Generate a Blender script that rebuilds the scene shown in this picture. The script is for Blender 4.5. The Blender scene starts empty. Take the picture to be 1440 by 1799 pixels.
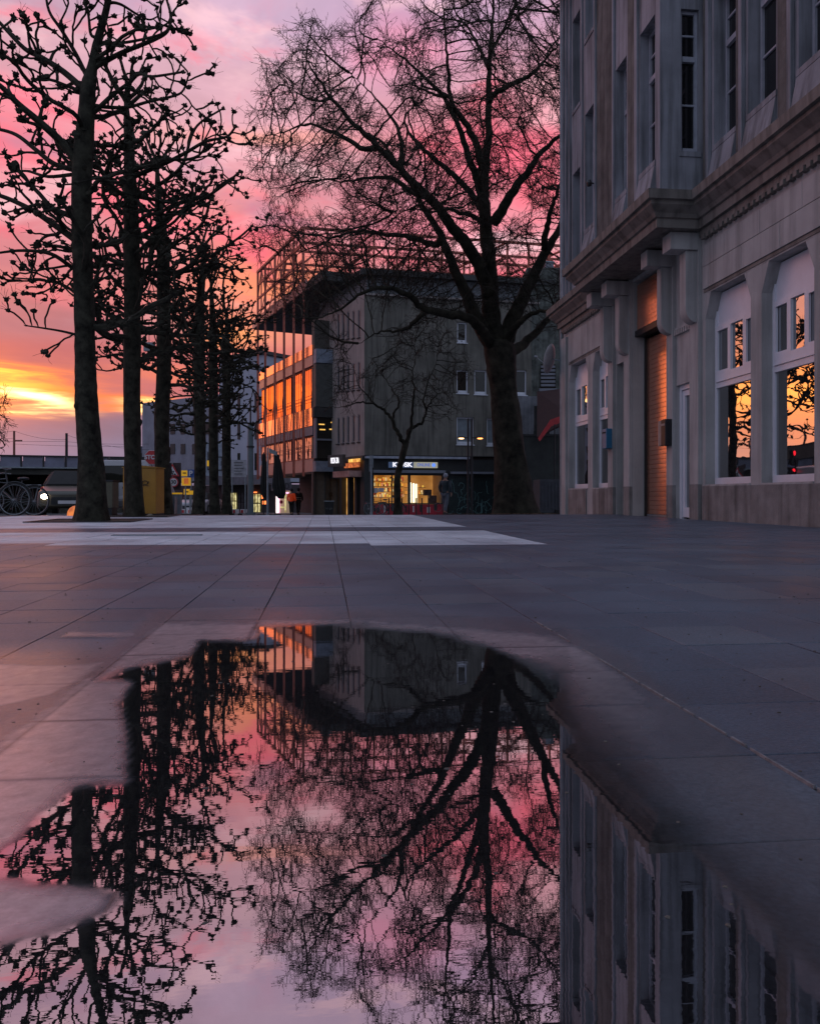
import bpy, math, random
import numpy as np
from mathutils import Vector, kdtree
random.seed(7)
rng = np.random.default_rng(11)
scn = bpy.context.scene
col = scn.collection
# ------------------------------------------------------------ camera
TH = math.radians(6.13)
CT, ST = math.cos(TH), math.sin(TH)
CAMH = 0.41
cam_d = bpy.data.cameras.new('camera')
cam = bpy.data.objects.new('camera', cam_d); col.objects.link(cam)
cam.location = (0, 0, CAMH)
cam.rotation_euler = (math.pi/2, 0, -TH)
cam_d.sensor_fit = 'AUTO'; cam_d.sensor_width = 36.0
cam_d.lens = 28.0
cam_d.shift_y = -28.5/1799.0
cam_d.clip_start = 0.02; cam_d.clip_end = 3000
scn.camera = cam
# ------------------------------------------------------------ view
scn.view_settings.view_transform = 'Standard'
scn.view_settings.look = 'None'
scn.view_settings.exposure = 0.38
scn.view_settings.gamma = 1.0
scn.view_settings.use_curve_mapping = False
scn.cycles.max_bounces = 6; scn.cycles.glossy_bounces = 4; scn.cycles.diffuse_bounces = 3
scn.cycles.transparent_max_bounces = 8
scn.cycles.sample_clamp_indirect = 4.0
# ------------------------------------------------------------ world: dusk sky
SUN_AZ = math.radians(-29.0)          # clockwise from +Y
SUN_EL = math.radians(4.0)
w = bpy.data.worlds.new('World'); scn.world = w; w.use_nodes = True
nt = w.node_tree; nt.nodes.clear()
def N(t, **k):
    n = nt.nodes.new(t)
    for a, b in k.items(): setattr(n, a, b)
    return n
def setin(sock, v):
    if hasattr(v, 'is_output') or isinstance(v, bpy.types.NodeSocket): nt.links.new(v, sock)
    else: sock.default_value = v
def M(op, a, b=None, c=None, clamp=False):
    n = N('ShaderNodeMath', operation=op); n.use_clamp = clamp
    setin(n.inputs[0], a)
    if b is not None: setin(n.inputs[1], b)
    if c is not None: setin(n.inputs[2], c)
    return n.outputs[0]
def ramp(fac, stops, interp='EASE'):
    r = N('ShaderNodeValToRGB'); cr = r.color_ramp; cr.interpolation = interp
    while len(cr.elements) < len(stops): cr.elements.new(0.5)
    for e, (p, c) in zip(cr.elements, stops): e.position = p; e.color = (*c, 1)
    setin(r.inputs[0], fac); return r.outputs[0]
def mixc(f, a, b, mode='MIX'):
    n = N('ShaderNodeMix', data_type='RGBA', blend_type=mode)
    setin(n.inputs[0], f)
    for s, v in ((n.inputs[6], a), (n.inputs[7], b)):
        if isinstance(v, tuple): s.default_value = (*v, 1)
        else: nt.links.new(v, s)
    return n.outputs[2]
tc = N('ShaderNodeTexCoord'); sx = N('ShaderNodeSeparateXYZ'); nt.links.new(tc.outputs['Generated'], sx.inputs[0])
az0 = M('ARCTAN2', sx.outputs[0], sx.outputs[1])
el0 = M('ARCSINE', M('MINIMUM', M('MAXIMUM', sx.outputs[2], -1.0), 1.0))
def noise(scale, su, sv, detail=4, rough=.55, off=0.0, dist=0.0):
    c = N('ShaderNodeCombineXYZ'); setin(c.inputs[0], M('MULTIPLY', az0, su)); setin(c.inputs[1], M('MULTIPLY', el0, sv)); c.inputs[2].default_value = off
    n = N('ShaderNodeTexNoise'); nt.links.new(c.outputs[0], n.inputs['Vector'])
    n.inputs['Scale'].default_value = scale; n.inputs['Detail'].default_value = detail; n.inputs['Roughness'].default_value = rough
    n.inputs['Distortion'].default_value = dist
    return n.outputs['Fac']
nA = noise(1.0, 5, 14, 5, .55, 3.1); nB = noise(1.0, 4, 16, 4, .55, 9.7); nC = noise(1.0, 3.2, 8, 6, .6, 21.0, .6); nD = noise(1.0, 6, 60, 5, .6, 33.0, .4)
az = M('ADD', az0, M('MULTIPLY', M('SUBTRACT', nA, .5), .20))
el = M('ADD', el0, M('MULTIPLY', M('SUBTRACT', nB, .5), .07))
W_RAMP = [(0.0, (.11,.085,.12)), (.035, (.27,.20,.30)), (.07, (.23,.16,.23)), (.10, (.30,.15,.20)), (.13, (.42,.13,.15)), (.17, (.46,.13,.14)),
          (.215, (.38,.15,.18)), (.28, (.60,.20,.22)), (.36, (.68,.26,.30)), (.45, (.68,.33,.38)), (.56, (.58,.36,.45)), (.70, (.41,.35,.48)), (.86, (.38,.41,.57)), (1.0, (.37,.44,.60))]
west = ramp(M('DIVIDE', el, 1.0, clamp=True), W_RAMP, 'LINEAR')
east = ramp(M('DIVIDE', el, 1.0, clamp=True), [(0, (.25,.28,.38)), (.2, (.35,.39,.52)), (.5, (.38,.44,.60)), (1.0, (.37,.44,.60))])
fw = M('MULTIPLY_ADD', M('COSINE', M('ADD', az0, .25)), .5, .5)      # 1 toward the sunset, 0 opposite
fw_f = ramp(fw, [(.25, (0,0,0)), (.85, (1,1,1))]); fw = fw_f
sky = mixc(fw, east, west)
def blob(prev, px, py, su, sv, color, k=1.0, add=False, rot=0.0, src=None):
    a0 = math.atan((px-720)/1400.0); b0 = math.atan((871-py)/1400.0*math.cos(a0)); a0 += TH
    A, B = src or (az, el)
    du = M('SUBTRACT', A, a0); dv = M('SUBTRACT', B, b0)
    if rot: dv = M('ADD', dv, M('MULTIPLY', du, rot))
    q = M('ADD', M('POWER', M('ABSOLUTE', M('DIVIDE', du, su)), 2.0), M('POWER', M('ABSOLUTE', M('DIVIDE', dv, sv)), 2.0))
    g = M('MULTIPLY', M('EXPONENT', M('MULTIPLY', q, -1.0)), k)
    if add:
        c = mixc(1.0, color, g, 'MULTIPLY') if False else None
        n = N('ShaderNodeVectorMath', operation='SCALE'); n.inputs[0].default_value = color; nt.links.new(g, n.inputs['Scale'])
        return mixc(1.0, prev, n.outputs[0], 'ADD')
    return mixc(M('MINIMUM', g, 1.0), prev, color)
for a in [(250,120,.30,.07,(.56,.38,.45),.45), (430,190,.10,.10,(.78,.42,.48),.75), (540,30,.20,.07,(.48,.36,.50),.7), (820,40,.20,.06,(.40,.26,.42),.6),
          (-20,235,.10,.045,(.95,.16,.22),.95), (120,330,.16,.03,(.85,.22,.27),.5), (480,252,.12,.012,(.95,.38,.25),.75),
          (890,265,.11,.045,(.90,.11,.18),1.0), (690,95,.06,.03,(.80,.22,.32),.6), (980,170,.12,.04,(.85,.30,.38),.6), (640,330,.18,.06,(.62,.26,.33),.6),
          (470,500,.09,.07,(1.0,.30,.12),.85), (520,430,.14,.04,(.82,.22,.26),.6), (330,560,.12,.03,(.85,.25,.16),.6), (760,420,.16,.03,(.85,.24,.32),.7),
          (110,565,.22,.022,(.40,.16,.19),.8), (60,505,.14,.02,(.72,.22,.20),.6), (250,800,.5,.035,(.24,.19,.29),.8)]:
    sky = blob(sky, *a)
nE = noise(1.0, 6, 17, 6, .6, 50.0, .5); nF = noise(1.0, 4.5, 12, 5, .58, 71.0, .4)
def sm(x, a, b_):
    r = N('ShaderNodeMapRange', interpolation_type='SMOOTHSTEP'); nt.links.new(x, r.inputs[0]); r.inputs[1].default_value = a; r.inputs[2].default_value = b_; return r.outputs[0]
high = M('MULTIPLY', fw_f, M('MULTIPLY', sm(el0, .17, .27), M('SUBTRACT', 1.0, sm(el0, .55, .85))))
sky = mixc(M('MULTIPLY', M('MULTIPLY', sm(nE, .50, .68), M('MULTIPLY', high, M('SUBTRACT', 1.0, sm(el0, .44, .58)))), .8), sky, (.95, .15, .21))
sky = mixc(M('MULTIPLY', M('MULTIPLY', sm(nF, .50, .68), high), .75), sky, (.86, .52, .56))
sky = mixc(M('MULTIPLY', M('MULTIPLY', sm(nA, .56, .70), high), .40), sky, (.36, .22, .34))
el2 = M('ADD', el0, M('MULTIPLY', M('SUBTRACT', nD, .5), .055)); az2 = M('ADD', az0, M('MULTIPLY', M('SUBTRACT', nC, .5), .16))
S2 = (az2, el2)
# band of fire near the horizon, strongest where the sun went down (left of and beyond the frame)
sky = blob(sky, -460, 660, .19, .065, (1.6,.32,.045), .97, src=S2)
sky = blob(sky, 0, 682, .095, .017, (1.25,.22,.04), .93, src=S2)
sky = blob(sky, 230, 706, .11, .011, (1.05,.22,.06), .8, src=S2)
sky = blob(sky, 320, 655, .08, .012, (.9,.22,.09), .5, src=S2)
sky = blob(sky, -300, 665, .14, .022, (3.0,.95,.07), .9, src=S2)
sky = blob(sky, -40, 660, .05, .006, (2.0,.85,.12), .9, src=S2, rot=0.05)
sky = blob(sky, 22, 697, .038, .0080, (4.6,3.0,1.1), 1.0, src=S2, rot=.16)
sky = blob(sky, 262, 717, .030, .006, (3.6,2.2,.7), .95, src=S2)
sky = blob(sky, 420, 590, .05, .012, (1.1,.4,.12), .7, src=S2)
# soft cloud modelling
cm = N('ShaderNodeMapRange'); nt.links.new(nC, cm.inputs[0]); cm.inputs[1].default_value = .3; cm.inputs[2].default_value = .72; cm.inputs[3].default_value = .78; cm.inputs[4].default_value = 1.16
vs = N('ShaderNodeVectorMath', operation='SCALE'); nt.links.new(sky, vs.inputs[0]); nt.links.new(cm.outputs[0], vs.inputs['Scale'])
gnd = M('GREATER_THAN', el0, -0.02)
sk = N('ShaderNodeTexSky', sky_type='NISHITA'); sk.sun_disc = False; sk.sun_elevation = SUN_EL; sk.sun_rotation = SUN_AZ; sk.dust_density = 2.0
bg1 = N('ShaderNodeBackground'); nt.links.new(sk.outputs[0], bg1.inputs[0]); bg1.inputs[1].default_value = 0.05
bg2 = N('ShaderNodeBackground'); nt.links.new(vs.outputs[0], bg2.inputs[0]); bg2.inputs[1].default_value = 1.0
mx = N('ShaderNodeMixShader'); mx.inputs[0].default_value = 0.985
nt.links.new(bg1.outputs[0], mx.inputs[1]); nt.links.new(bg2.outputs[0], mx.inputs[2])
wo = N('ShaderNodeOutputWorld'); nt.links.new(mx.outputs[0], wo.inputs[0])
w.cycles.sampling_method = 'MANUAL'; w.cycles.sample_map_resolution = 1024
# ------------------------------------------------------------ sun: already in the cloud bank, weak, warm and soft
sl = bpy.data.lights.new('sun', 'SUN'); sl.energy = 0.12; sl.angle = math.radians(26); sl.color = (1.0, .42, .22)
so = bpy.data.objects.new('sun', sl); col.objects.link(so)
so.rotation_euler = Vector((-math.sin(SUN_AZ)*math.cos(SUN_EL), -math.cos(SUN_AZ)*math.cos(SUN_EL), -math.sin(SUN_EL))).to_track_quat('-Z', 'Y').to_euler()

# ============================================================ helpers
def gz(Y):                                    # the square is level, then falls away to the street
    return -0.0241*max(0.0, min(Y, 56.0)-17.0)
def at(px, py, zc):                           # a point at a distance, measured off the photograph
    xc = (px-720)/1400.0*zc
    return Vector((xc*CT+zc*ST, zc*CT-xc*ST, CAMH+(871-py)/1400.0*zc))
def foot(px, zc):
    p = at(px, 871, zc); p.z = gz(p.y); return p
def pix(X, Y, Z=0):
    xc = X*CT-Y*ST; zc = X*ST+Y*CT
    return 720+1400*xc/zc, 871+1400*(CAMH-Z)/zc
def tag(o, label=None, cat=None, group=None, kind=None):
    if label: o['label'] = label
    if cat: o['category'] = cat
    if group: o['group'] = group
    if kind: o['kind'] = kind
    return o
def thing(name, loc, label, cat, group=None, rz=0):
    o = bpy.data.objects.new(name, None); col.objects.link(o); o.location = loc; o.rotation_euler.z = rz
    o.empty_display_size = .2
    return tag(o, label, cat, group)
def dup(o, parent=None):
    c = o.copy(); col.objects.link(c)
    if parent is not None: c.parent = parent
    for ch in kids.get(o.name, []): dup2(ch, c)
    return c
kids = {}
def dup2(o, parent):
    c = o.copy(); col.objects.link(c); c.parent = parent
    kids.setdefault(parent.name, []).append(c)
    for ch in kids.get(o.name, []): dup2(ch, c)
class MB:
    def __init__(s): s.v = []; s.f = []
    def hexa(s, p):                           # 8 points: bottom 4, top 4
        b = len(s.v); s.v += [tuple(q) for q in p]
        q_ = [Vector(v) for v in p]; inv = (q_[1]-q_[0]).cross(q_[3]-q_[0]).dot(q_[4]-q_[0]) < 0
        for f in ((3,2,1,0), (4,5,6,7), (0,1,5,4), (1,2,6,5), (2,3,7,6), (3,0,4,7)): s.f.append(tuple(b+i for i in (reversed(f) if inv else f)))
        return s
    def box(s, x0, x1, y0, y1, z0, z1):
        return s.hexa([(x0,y0,z0),(x1,y0,z0),(x1,y1,z0),(x0,y1,z0),(x0,y0,z1),(x1,y0,z1),(x1,y1,z1),(x0,y1,z1)])
    def fbox(s, F, a0, a1, d0, d1, z0, z1):   # face frame: a along, d outward
        (ox, oy), (tx, ty), (nx, ny) = F
        P = lambda a, d, z: (ox+tx*a+nx*d, oy+ty*a+ny*d, z)
        q = [P(a0,d0,z0),P(a1,d0,z0),P(a1,d1,z0),P(a0,d1,z0)]
        q += [P(a0,d0,z1),P(a1,d0,z1),P(a1,d1,z1),P(a0,d1,z1)]
        return s.hexa(q)
    def prism(s, F, pts, d0, d1):             # outline in (a, z), extruded along d
        (ox, oy), (tx, ty), (nx, ny) = F; b = len(s.v); n = len(pts)
        for d in (d0, d1):
            for a, z in pts: s.v.append((ox+tx*a+nx*d, oy+ty*a+ny*d, z))
        s.f.append(tuple(range(b, b+n))); s.f.append(tuple(b+n+i for i in reversed(range(n))))
        for i in range(n): j = (i+1) % n; s.f.append((b+j, b+i, b+n+i, b+n+j))
        return s
    def xprism(s, pts, z0, z1):               # plan outline extruded up
        b = len(s.v); n = len(pts)
        for z in (z0, z1):
            for x, y in pts: s.v.append((x, y, z))
        s.f.append(tuple(b+i for i in reversed(range(n)))); s.f.append(tuple(range(b+n, b+2*n)))
        for i in range(n): j = (i+1) % n; s.f.append((b+i, b+j, b+n+j, b+n+i))
        return s
    def tube(s, pts, r, n=8, caps=True):
        pts = [Vector(p) for p in pts]
        rs = r if isinstance(r, (list, tuple)) else [r]*len(pts)
        b = len(s.v); up = None
        for i, p in enumerate(pts):
            t = (pts[min(i+1, len(pts)-1)]-pts[max(i-1, 0)])
            t = t.normalized() if t.length > 1e-9 else Vector((0,0,1))
            if up is None: up = t.orthogonal().normalized()
            up = (up-t*up.dot(t)); up = up.normalized() if up.length > 1e-6 else t.orthogonal().normalized()
            sd = t.cross(up)
            for k in range(n):
                a = 2*math.pi*k/n; s.v.append(tuple(p+(up*math.cos(a)+sd*math.sin(a))*rs[i]))
        for i in range(len(pts)-1):
            for k in range(n):
                k2 = (k+1) % n; s.f.append((b+i*n+k, b+i*n+k2, b+(i+1)*n+k2, b+(i+1)*n+k))
        if caps: s.f.append(tuple(b+k for k in reversed(range(n)))); s.f.append(tuple(b+(len(pts)-1)*n+k for k in range(n)))
        return s
    def ring(s, c, R, r, ax='x', n=28, m=6, rot=None):
        pts = []
        b = len(s.v)
        for i in range(n):
            a = 2*math.pi*i/n
            for k in range(m):
                q = 2*math.pi*k/m; rr = R+r*math.cos(q); h = r*math.sin(q)
                v = {'x': (h, rr*math.cos(a), rr*math.sin(a)), 'y': (rr*math.cos(a), h, rr*math.sin(a)), 'z': (rr*math.cos(a), rr*math.sin(a), h)}[ax]
                s.v.append(tuple(Vector(c)+Vector(v)))
        for i in range(n):
            for k in range(m):
                i2 = (i+1) % n; k2 = (k+1) % m
                s.f.append((b+i*m+k, b+i2*m+k, b+i2*m+k2, b+i*m+k2))
        return s
    def ball(s, c, r, n=6, m=8, sq=(1,1,1), jit=0.0):
        b = len(s.v)
        for i in range(1, n):
            t = math.pi*i/n
            for k in range(m):
                q = 2*math.pi*k/m; j = 1+random.uniform(-jit, jit)
                s.v.append((c[0]+r*sq[0]*j*math.sin(t)*math.cos(q), c[1]+r*sq[1]*j*math.sin(t)*math.sin(q), c[2]+r*sq[2]*j*math.cos(t)))
        s.v.append((c[0], c[1], c[2]+r*sq[2])); s.v.append((c[0], c[1], c[2]-r*sq[2]))
        T, B = len(s.v)-2, len(s.v)-1
        for k in range(m):
            k2 = (k+1) % m; s.f.append((T, b+k, b+k2)); s.f.append((B, b+(n-2)*m+k2, b+(n-2)*m+k))
            for i in range(n-2): s.f.append((b+i*m+k, b+(i+1)*m+k, b+(i+1)*m+k2, b+i*m+k2))
        return s
    def build(s, name, mat, parent=None, smooth=False, bevel=0, label=None):
        me = bpy.data.meshes.new(name)
        off = Vector((0,0,0)); p = parent
        while p is not None:
            off = off+p.location; p = p.parent
        me.from_pydata([(v[0]-off.x, v[1]-off.y, v[2]-off.z) for v in s.v], [], s.f); me.materials.append(mat)
        if smooth: me.polygons.foreach_set('use_smooth', [True]*len(me.polygons))
        o = bpy.data.objects.new(name, me); col.objects.link(o)
        if parent is not None:
            o.parent = parent; kids.setdefault(parent.name, []).append(o)
        if bevel:
            md = o.modifiers.new('bevel', 'BEVEL'); md.width = bevel; md.segments = 2; md.limit_method = 'ANGLE'
        if label: o['label'] = label
        return o
def frame(origin, az_deg, left=True):         # face frame running along azimuth; outward normal to its left or right
    a = math.radians(az_deg); t = (math.sin(a), math.cos(a)); n = (-t[1], t[0]) if left else (t[1], -t[0])
    return ((origin[0], origin[1]), t, n)
def np_mesh(name, V, Fq, mat, parent=None, smooth=False):
    me = bpy.data.meshes.new(name)
    off = np.zeros(3); p = parent
    while p is not None: off = off+np.array(p.location); p = p.parent
    V = (V-off).astype(np.float32); k = Fq.shape[1]
    me.vertices.add(len(V)); me.vertices.foreach_set('co', V.ravel())
    me.loops.add(Fq.size); me.loops.foreach_set('vertex_index', Fq.ravel().astype(np.int32))
    me.polygons.add(len(Fq)); me.polygons.foreach_set('loop_start', np.arange(0, Fq.size, k, dtype=np.int32))
    try: me.polygons.foreach_set('loop_total', np.full(len(Fq), k, dtype=np.int32))
    except Exception: pass
    me.update(calc_edges=True)
    if smooth: me.polygons.foreach_set('use_smooth', [True]*len(me.polygons))
    me.materials.append(mat)
    o = bpy.data.objects.new(name, me); col.objects.link(o)
    if parent is not None: o.parent = parent; kids.setdefault(parent.name, []).append(o)
    return o
def edge_tubes(P0, P1, R0, R1, n=4):          # vectorised: one open prism per edge
    P0 = np.asarray(P0, float); P1 = np.asarray(P1, float); R0 = np.asarray(R0, float); R1 = np.asarray(R1, float)
    T = P1-P0; L = np.linalg.norm(T, axis=1, keepdims=True)+1e-9; T = T/L
    A = np.where(np.abs(T[:, 2:3]) < .8, np.array([[0,0,1.]]), np.array([[1.,0,0]]))
    U = np.cross(T, A); U /= np.linalg.norm(U, axis=1, keepdims=True)+1e-9; S = np.cross(T, U)
    E = len(P0); V = np.zeros((E, 2*n, 3)); P1 = P1+T*R1[:, None]*.4
    for k in range(n):
        a = 2*math.pi*k/n; D = U*math.cos(a)+S*math.sin(a)
        V[:, k] = P0+D*R0[:, None]; V[:, n+k] = P1+D*R1[:, None]
    base = (np.arange(E)*2*n)[:, None]
    F = np.concatenate([base+np.array([[k, (k+1) % n, n+(k+1) % n, n+k]]) for k in range(n)], axis=0)
    return V.reshape(-1, 3), F
# ------------------------------------------------------------ materials
def mat(name, color, rough=.6, metal=0.0, var=.25, scale=4.0, bump=.1, bscale=30.0, emit=None, estr=0.0, spec=.5, stain=0.0, aniso=(1,1,1), c2=None, detail=5):
    m = bpy.data.materials.new(name); m.use_nodes = True; t = m.node_tree; n = t.nodes; b = n['Principled BSDF']
    b.inputs['Roughness'].default_value = rough; b.inputs['Metallic'].default_value = metal
    b.inputs['Specular IOR Level'].default_value = spec
    geo = n.new('ShaderNodeNewGeometry'); mp = n.new('ShaderNodeMapping'); mp.inputs['Scale'].default_value = aniso
    t.links.new(geo.outputs['Position'], mp.inputs['Vector'])
    nz = n.new('ShaderNodeTexNoise'); nz.inputs['Scale'].default_value = scale; nz.inputs['Detail'].default_value = detail; nz.inputs['Roughness'].default_value = .62
    t.links.new(mp.outputs[0], nz.inputs['Vector'])
    cr = n.new('ShaderNodeValToRGB'); cr.color_ramp.elements[0].position = .32; cr.color_ramp.elements[1].position = .68
    lo = tuple(c*(1-var) for c in color); hi = tuple(min(1, c*(1+var)) for c in (c2 or color))
    cr.color_ramp.elements[0].color = (*lo, 1); cr.color_ramp.elements[1].color = (*hi, 1)
    t.links.new(nz.outputs['Fac'], cr.inputs[0]); out = cr.outputs[0]
    if stain:                                  # long rain streaks and grime
        mp2 = n.new('ShaderNodeMapping'); mp2.inputs['Scale'].default_value = (5, 5, .35); t.links.new(geo.outputs['Position'], mp2.inputs['Vector'])
        n2 = n.new('ShaderNodeTexNoise'); n2.inputs['Scale'].default_value = 1.3; n2.inputs['Detail'].default_value = 6; t.links.new(mp2.outputs[0], n2.inputs['Vector'])
        r2 = n.new('ShaderNodeValToRGB'); r2.color_ramp.elements[0].position = .45; r2.color_ramp.elements[0].color = (1,1,1,1); r2.color_ramp.elements[1].position = .68
        r2.color_ramp.elements[1].color = (1-stain, 1-stain*.98, 1-stain, 1); t.links.new(n2.outputs['Fac'], r2.inputs[0])
        mm = n.new('ShaderNodeMix'); mm.data_type = 'RGBA'; mm.blend_type = 'MULTIPLY'; mm.inputs[0].default_value = 1
        t.links.new(out, mm.inputs[6]); t.links.new(r2.outputs[0], mm.inputs[7]); out = mm.outputs[2]
    t.links.new(out, b.inputs['Base Color'])
    if bump:
        nb = n.new('ShaderNodeTexNoise'); nb.inputs['Scale'].default_value = bscale; nb.inputs['Detail'].default_value = 4; t.links.new(mp.outputs[0], nb.inputs['Vector'])
        bp = n.new('ShaderNodeBump'); bp.inputs['Strength'].default_value = bump; bp.inputs['Distance'].default_value = .02
        t.links.new(nb.outputs['Fac'], bp.inputs['Height']); t.links.new(bp.outputs[0], b.inputs['Normal'])
    if emit: b.inputs['Emission Color'].default_value = (*emit, 1); b.inputs['Emission Strength'].default_value = estr
    return m
def glassmat(name, tint=(.012,.013,.015), ior=2.3, wob=.02, rough=.01, wscale=2.2, gl=(1,1,1)):
    m = bpy.data.materials.new(name); m.use_nodes = True; t = m.node_tree; n = t.nodes; n.clear()
    out = n.new('ShaderNodeOutputMaterial'); d = n.new('ShaderNodeBsdfDiffuse'); d.inputs[0].default_value = (*tint, 1)
    g = n.new('ShaderNodeBsdfGlossy'); g.inputs['Roughness'].default_value = rough; g.inputs['Color'].default_value = (*gl, 1)
    f = n.new('ShaderNodeFresnel'); f.inputs[0].default_value = ior; mx = n.new('ShaderNodeMixShader')
    geo = n.new('ShaderNodeNewGeometry'); mp = n.new('ShaderNodeMapping'); mp.inputs['Scale'].default_value = (1, 1, 2.2); t.links.new(geo.outputs['Position'], mp.inputs[0])
    nz = n.new('ShaderNodeTexNoise'); nz.inputs['Scale'].default_value = wscale; nz.inputs['Detail'].default_value = 1.5; t.links.new(mp.outputs[0], nz.inputs['Vector'])
    bp = n.new('ShaderNodeBump'); bp.inputs['Strength'].default_value = 1; bp.inputs['Distance'].default_value = wob
    t.links.new(nz.outputs['Fac'], bp.inputs['Height']); t.links.new(bp.outputs[0], g.inputs['Normal'])
    t.links.new(f.outputs[0], mx.inputs[0]); t.links.new(d.outputs[0], mx.inputs[1]); t.links.new(g.outputs[0], mx.inputs[2]); t.links.new(mx.outputs[0], out.inputs[0])
    return m
def emat(name, color, s, var=0.0, scale=8.0, dark=(0,0,0)):
    m = bpy.data.materials.new(name); m.use_nodes = True; t = m.node_tree; n = t.nodes; b = n['Principled BSDF']
    b.inputs['Base Color'].default_value = (*[c*.4 for c in color], 1); b.inputs['Emission Strength'].default_value = s
    if var:
        geo = n.new('ShaderNodeNewGeometry'); nz = n.new('ShaderNodeTexNoise'); nz.inputs['Scale'].default_value = scale; nz.inputs['Detail'].default_value = 3
        t.links.new(geo.outputs['Position'], nz.inputs['Vector'])
        cr = n.new('ShaderNodeValToRGB'); cr.color_ramp.elements[0].position = .5-var*.2; cr.color_ramp.elements[1].position = .5+var*.25
        cr.color_ramp.elements[0].color = (*dark, 1); cr.color_ramp.elements[1].color = (*color, 1)
        t.links.new(nz.outputs['Fac'], cr.inputs[0]); t.links.new(cr.outputs[0], b.inputs['Emission Color'])
    else: b.inputs['Emission Color'].default_value = (*color, 1)
    return m
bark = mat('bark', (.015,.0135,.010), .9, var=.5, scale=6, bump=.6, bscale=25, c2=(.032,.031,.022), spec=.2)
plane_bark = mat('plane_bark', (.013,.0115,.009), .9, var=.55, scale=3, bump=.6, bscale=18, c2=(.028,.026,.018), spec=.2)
twigm = mat('twig_bark', (.022,.018,.012), .9, var=.2, bump=0)
stucco = mat('grey_stucco', (.355,.35,.345), .85, var=.12, scale=1.6, bump=.12, bscale=45, stain=.30)
stucco_up = mat('weathered_render', (.235,.245,.275), .85, var=.18, scale=1.3, bump=.15, bscale=50, stain=.6)
grime = mat('grimy_render', (.105,.103,.098), .9, var=.4, scale=2.2, bump=.2, bscale=50, stain=.55)
cornice_m = mat('cornice_stone', (.17,.155,.14), .8, var=.15, scale=3, bump=.2, bscale=40, stain=.5)
plinth_m = mat('plinth_render', (.19,.185,.18), .8, var=.28, scale=2.5, bump=.2, bscale=40, stain=.45)
whitepaint = mat('white_frame_paint', (.62,.64,.70), .35, var=.06, scale=4, bump=.03)
pane_m = glassmat('window_pane', ior=4.6, wob=.0016, wscale=1.4)
pane_up = glassmat('upper_pane', ior=1.5, wob=.004)
shutter_m = mat('roller_slat', (.68,.36,.25), .27, metal=.85, var=.10, scale=3, bump=.008, bscale=15)
darkmetal = mat('dark_metal', (.03,.032,.035), .45, metal=.6, var=.2, bump=.03)
galv = mat('galvanised', (.22,.25,.27), .5, metal=.5, var=.2, scale=6, bump=.03)
black = mat('black_void', (.004,.004,.004), .9, var=.1, bump=0)
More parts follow.
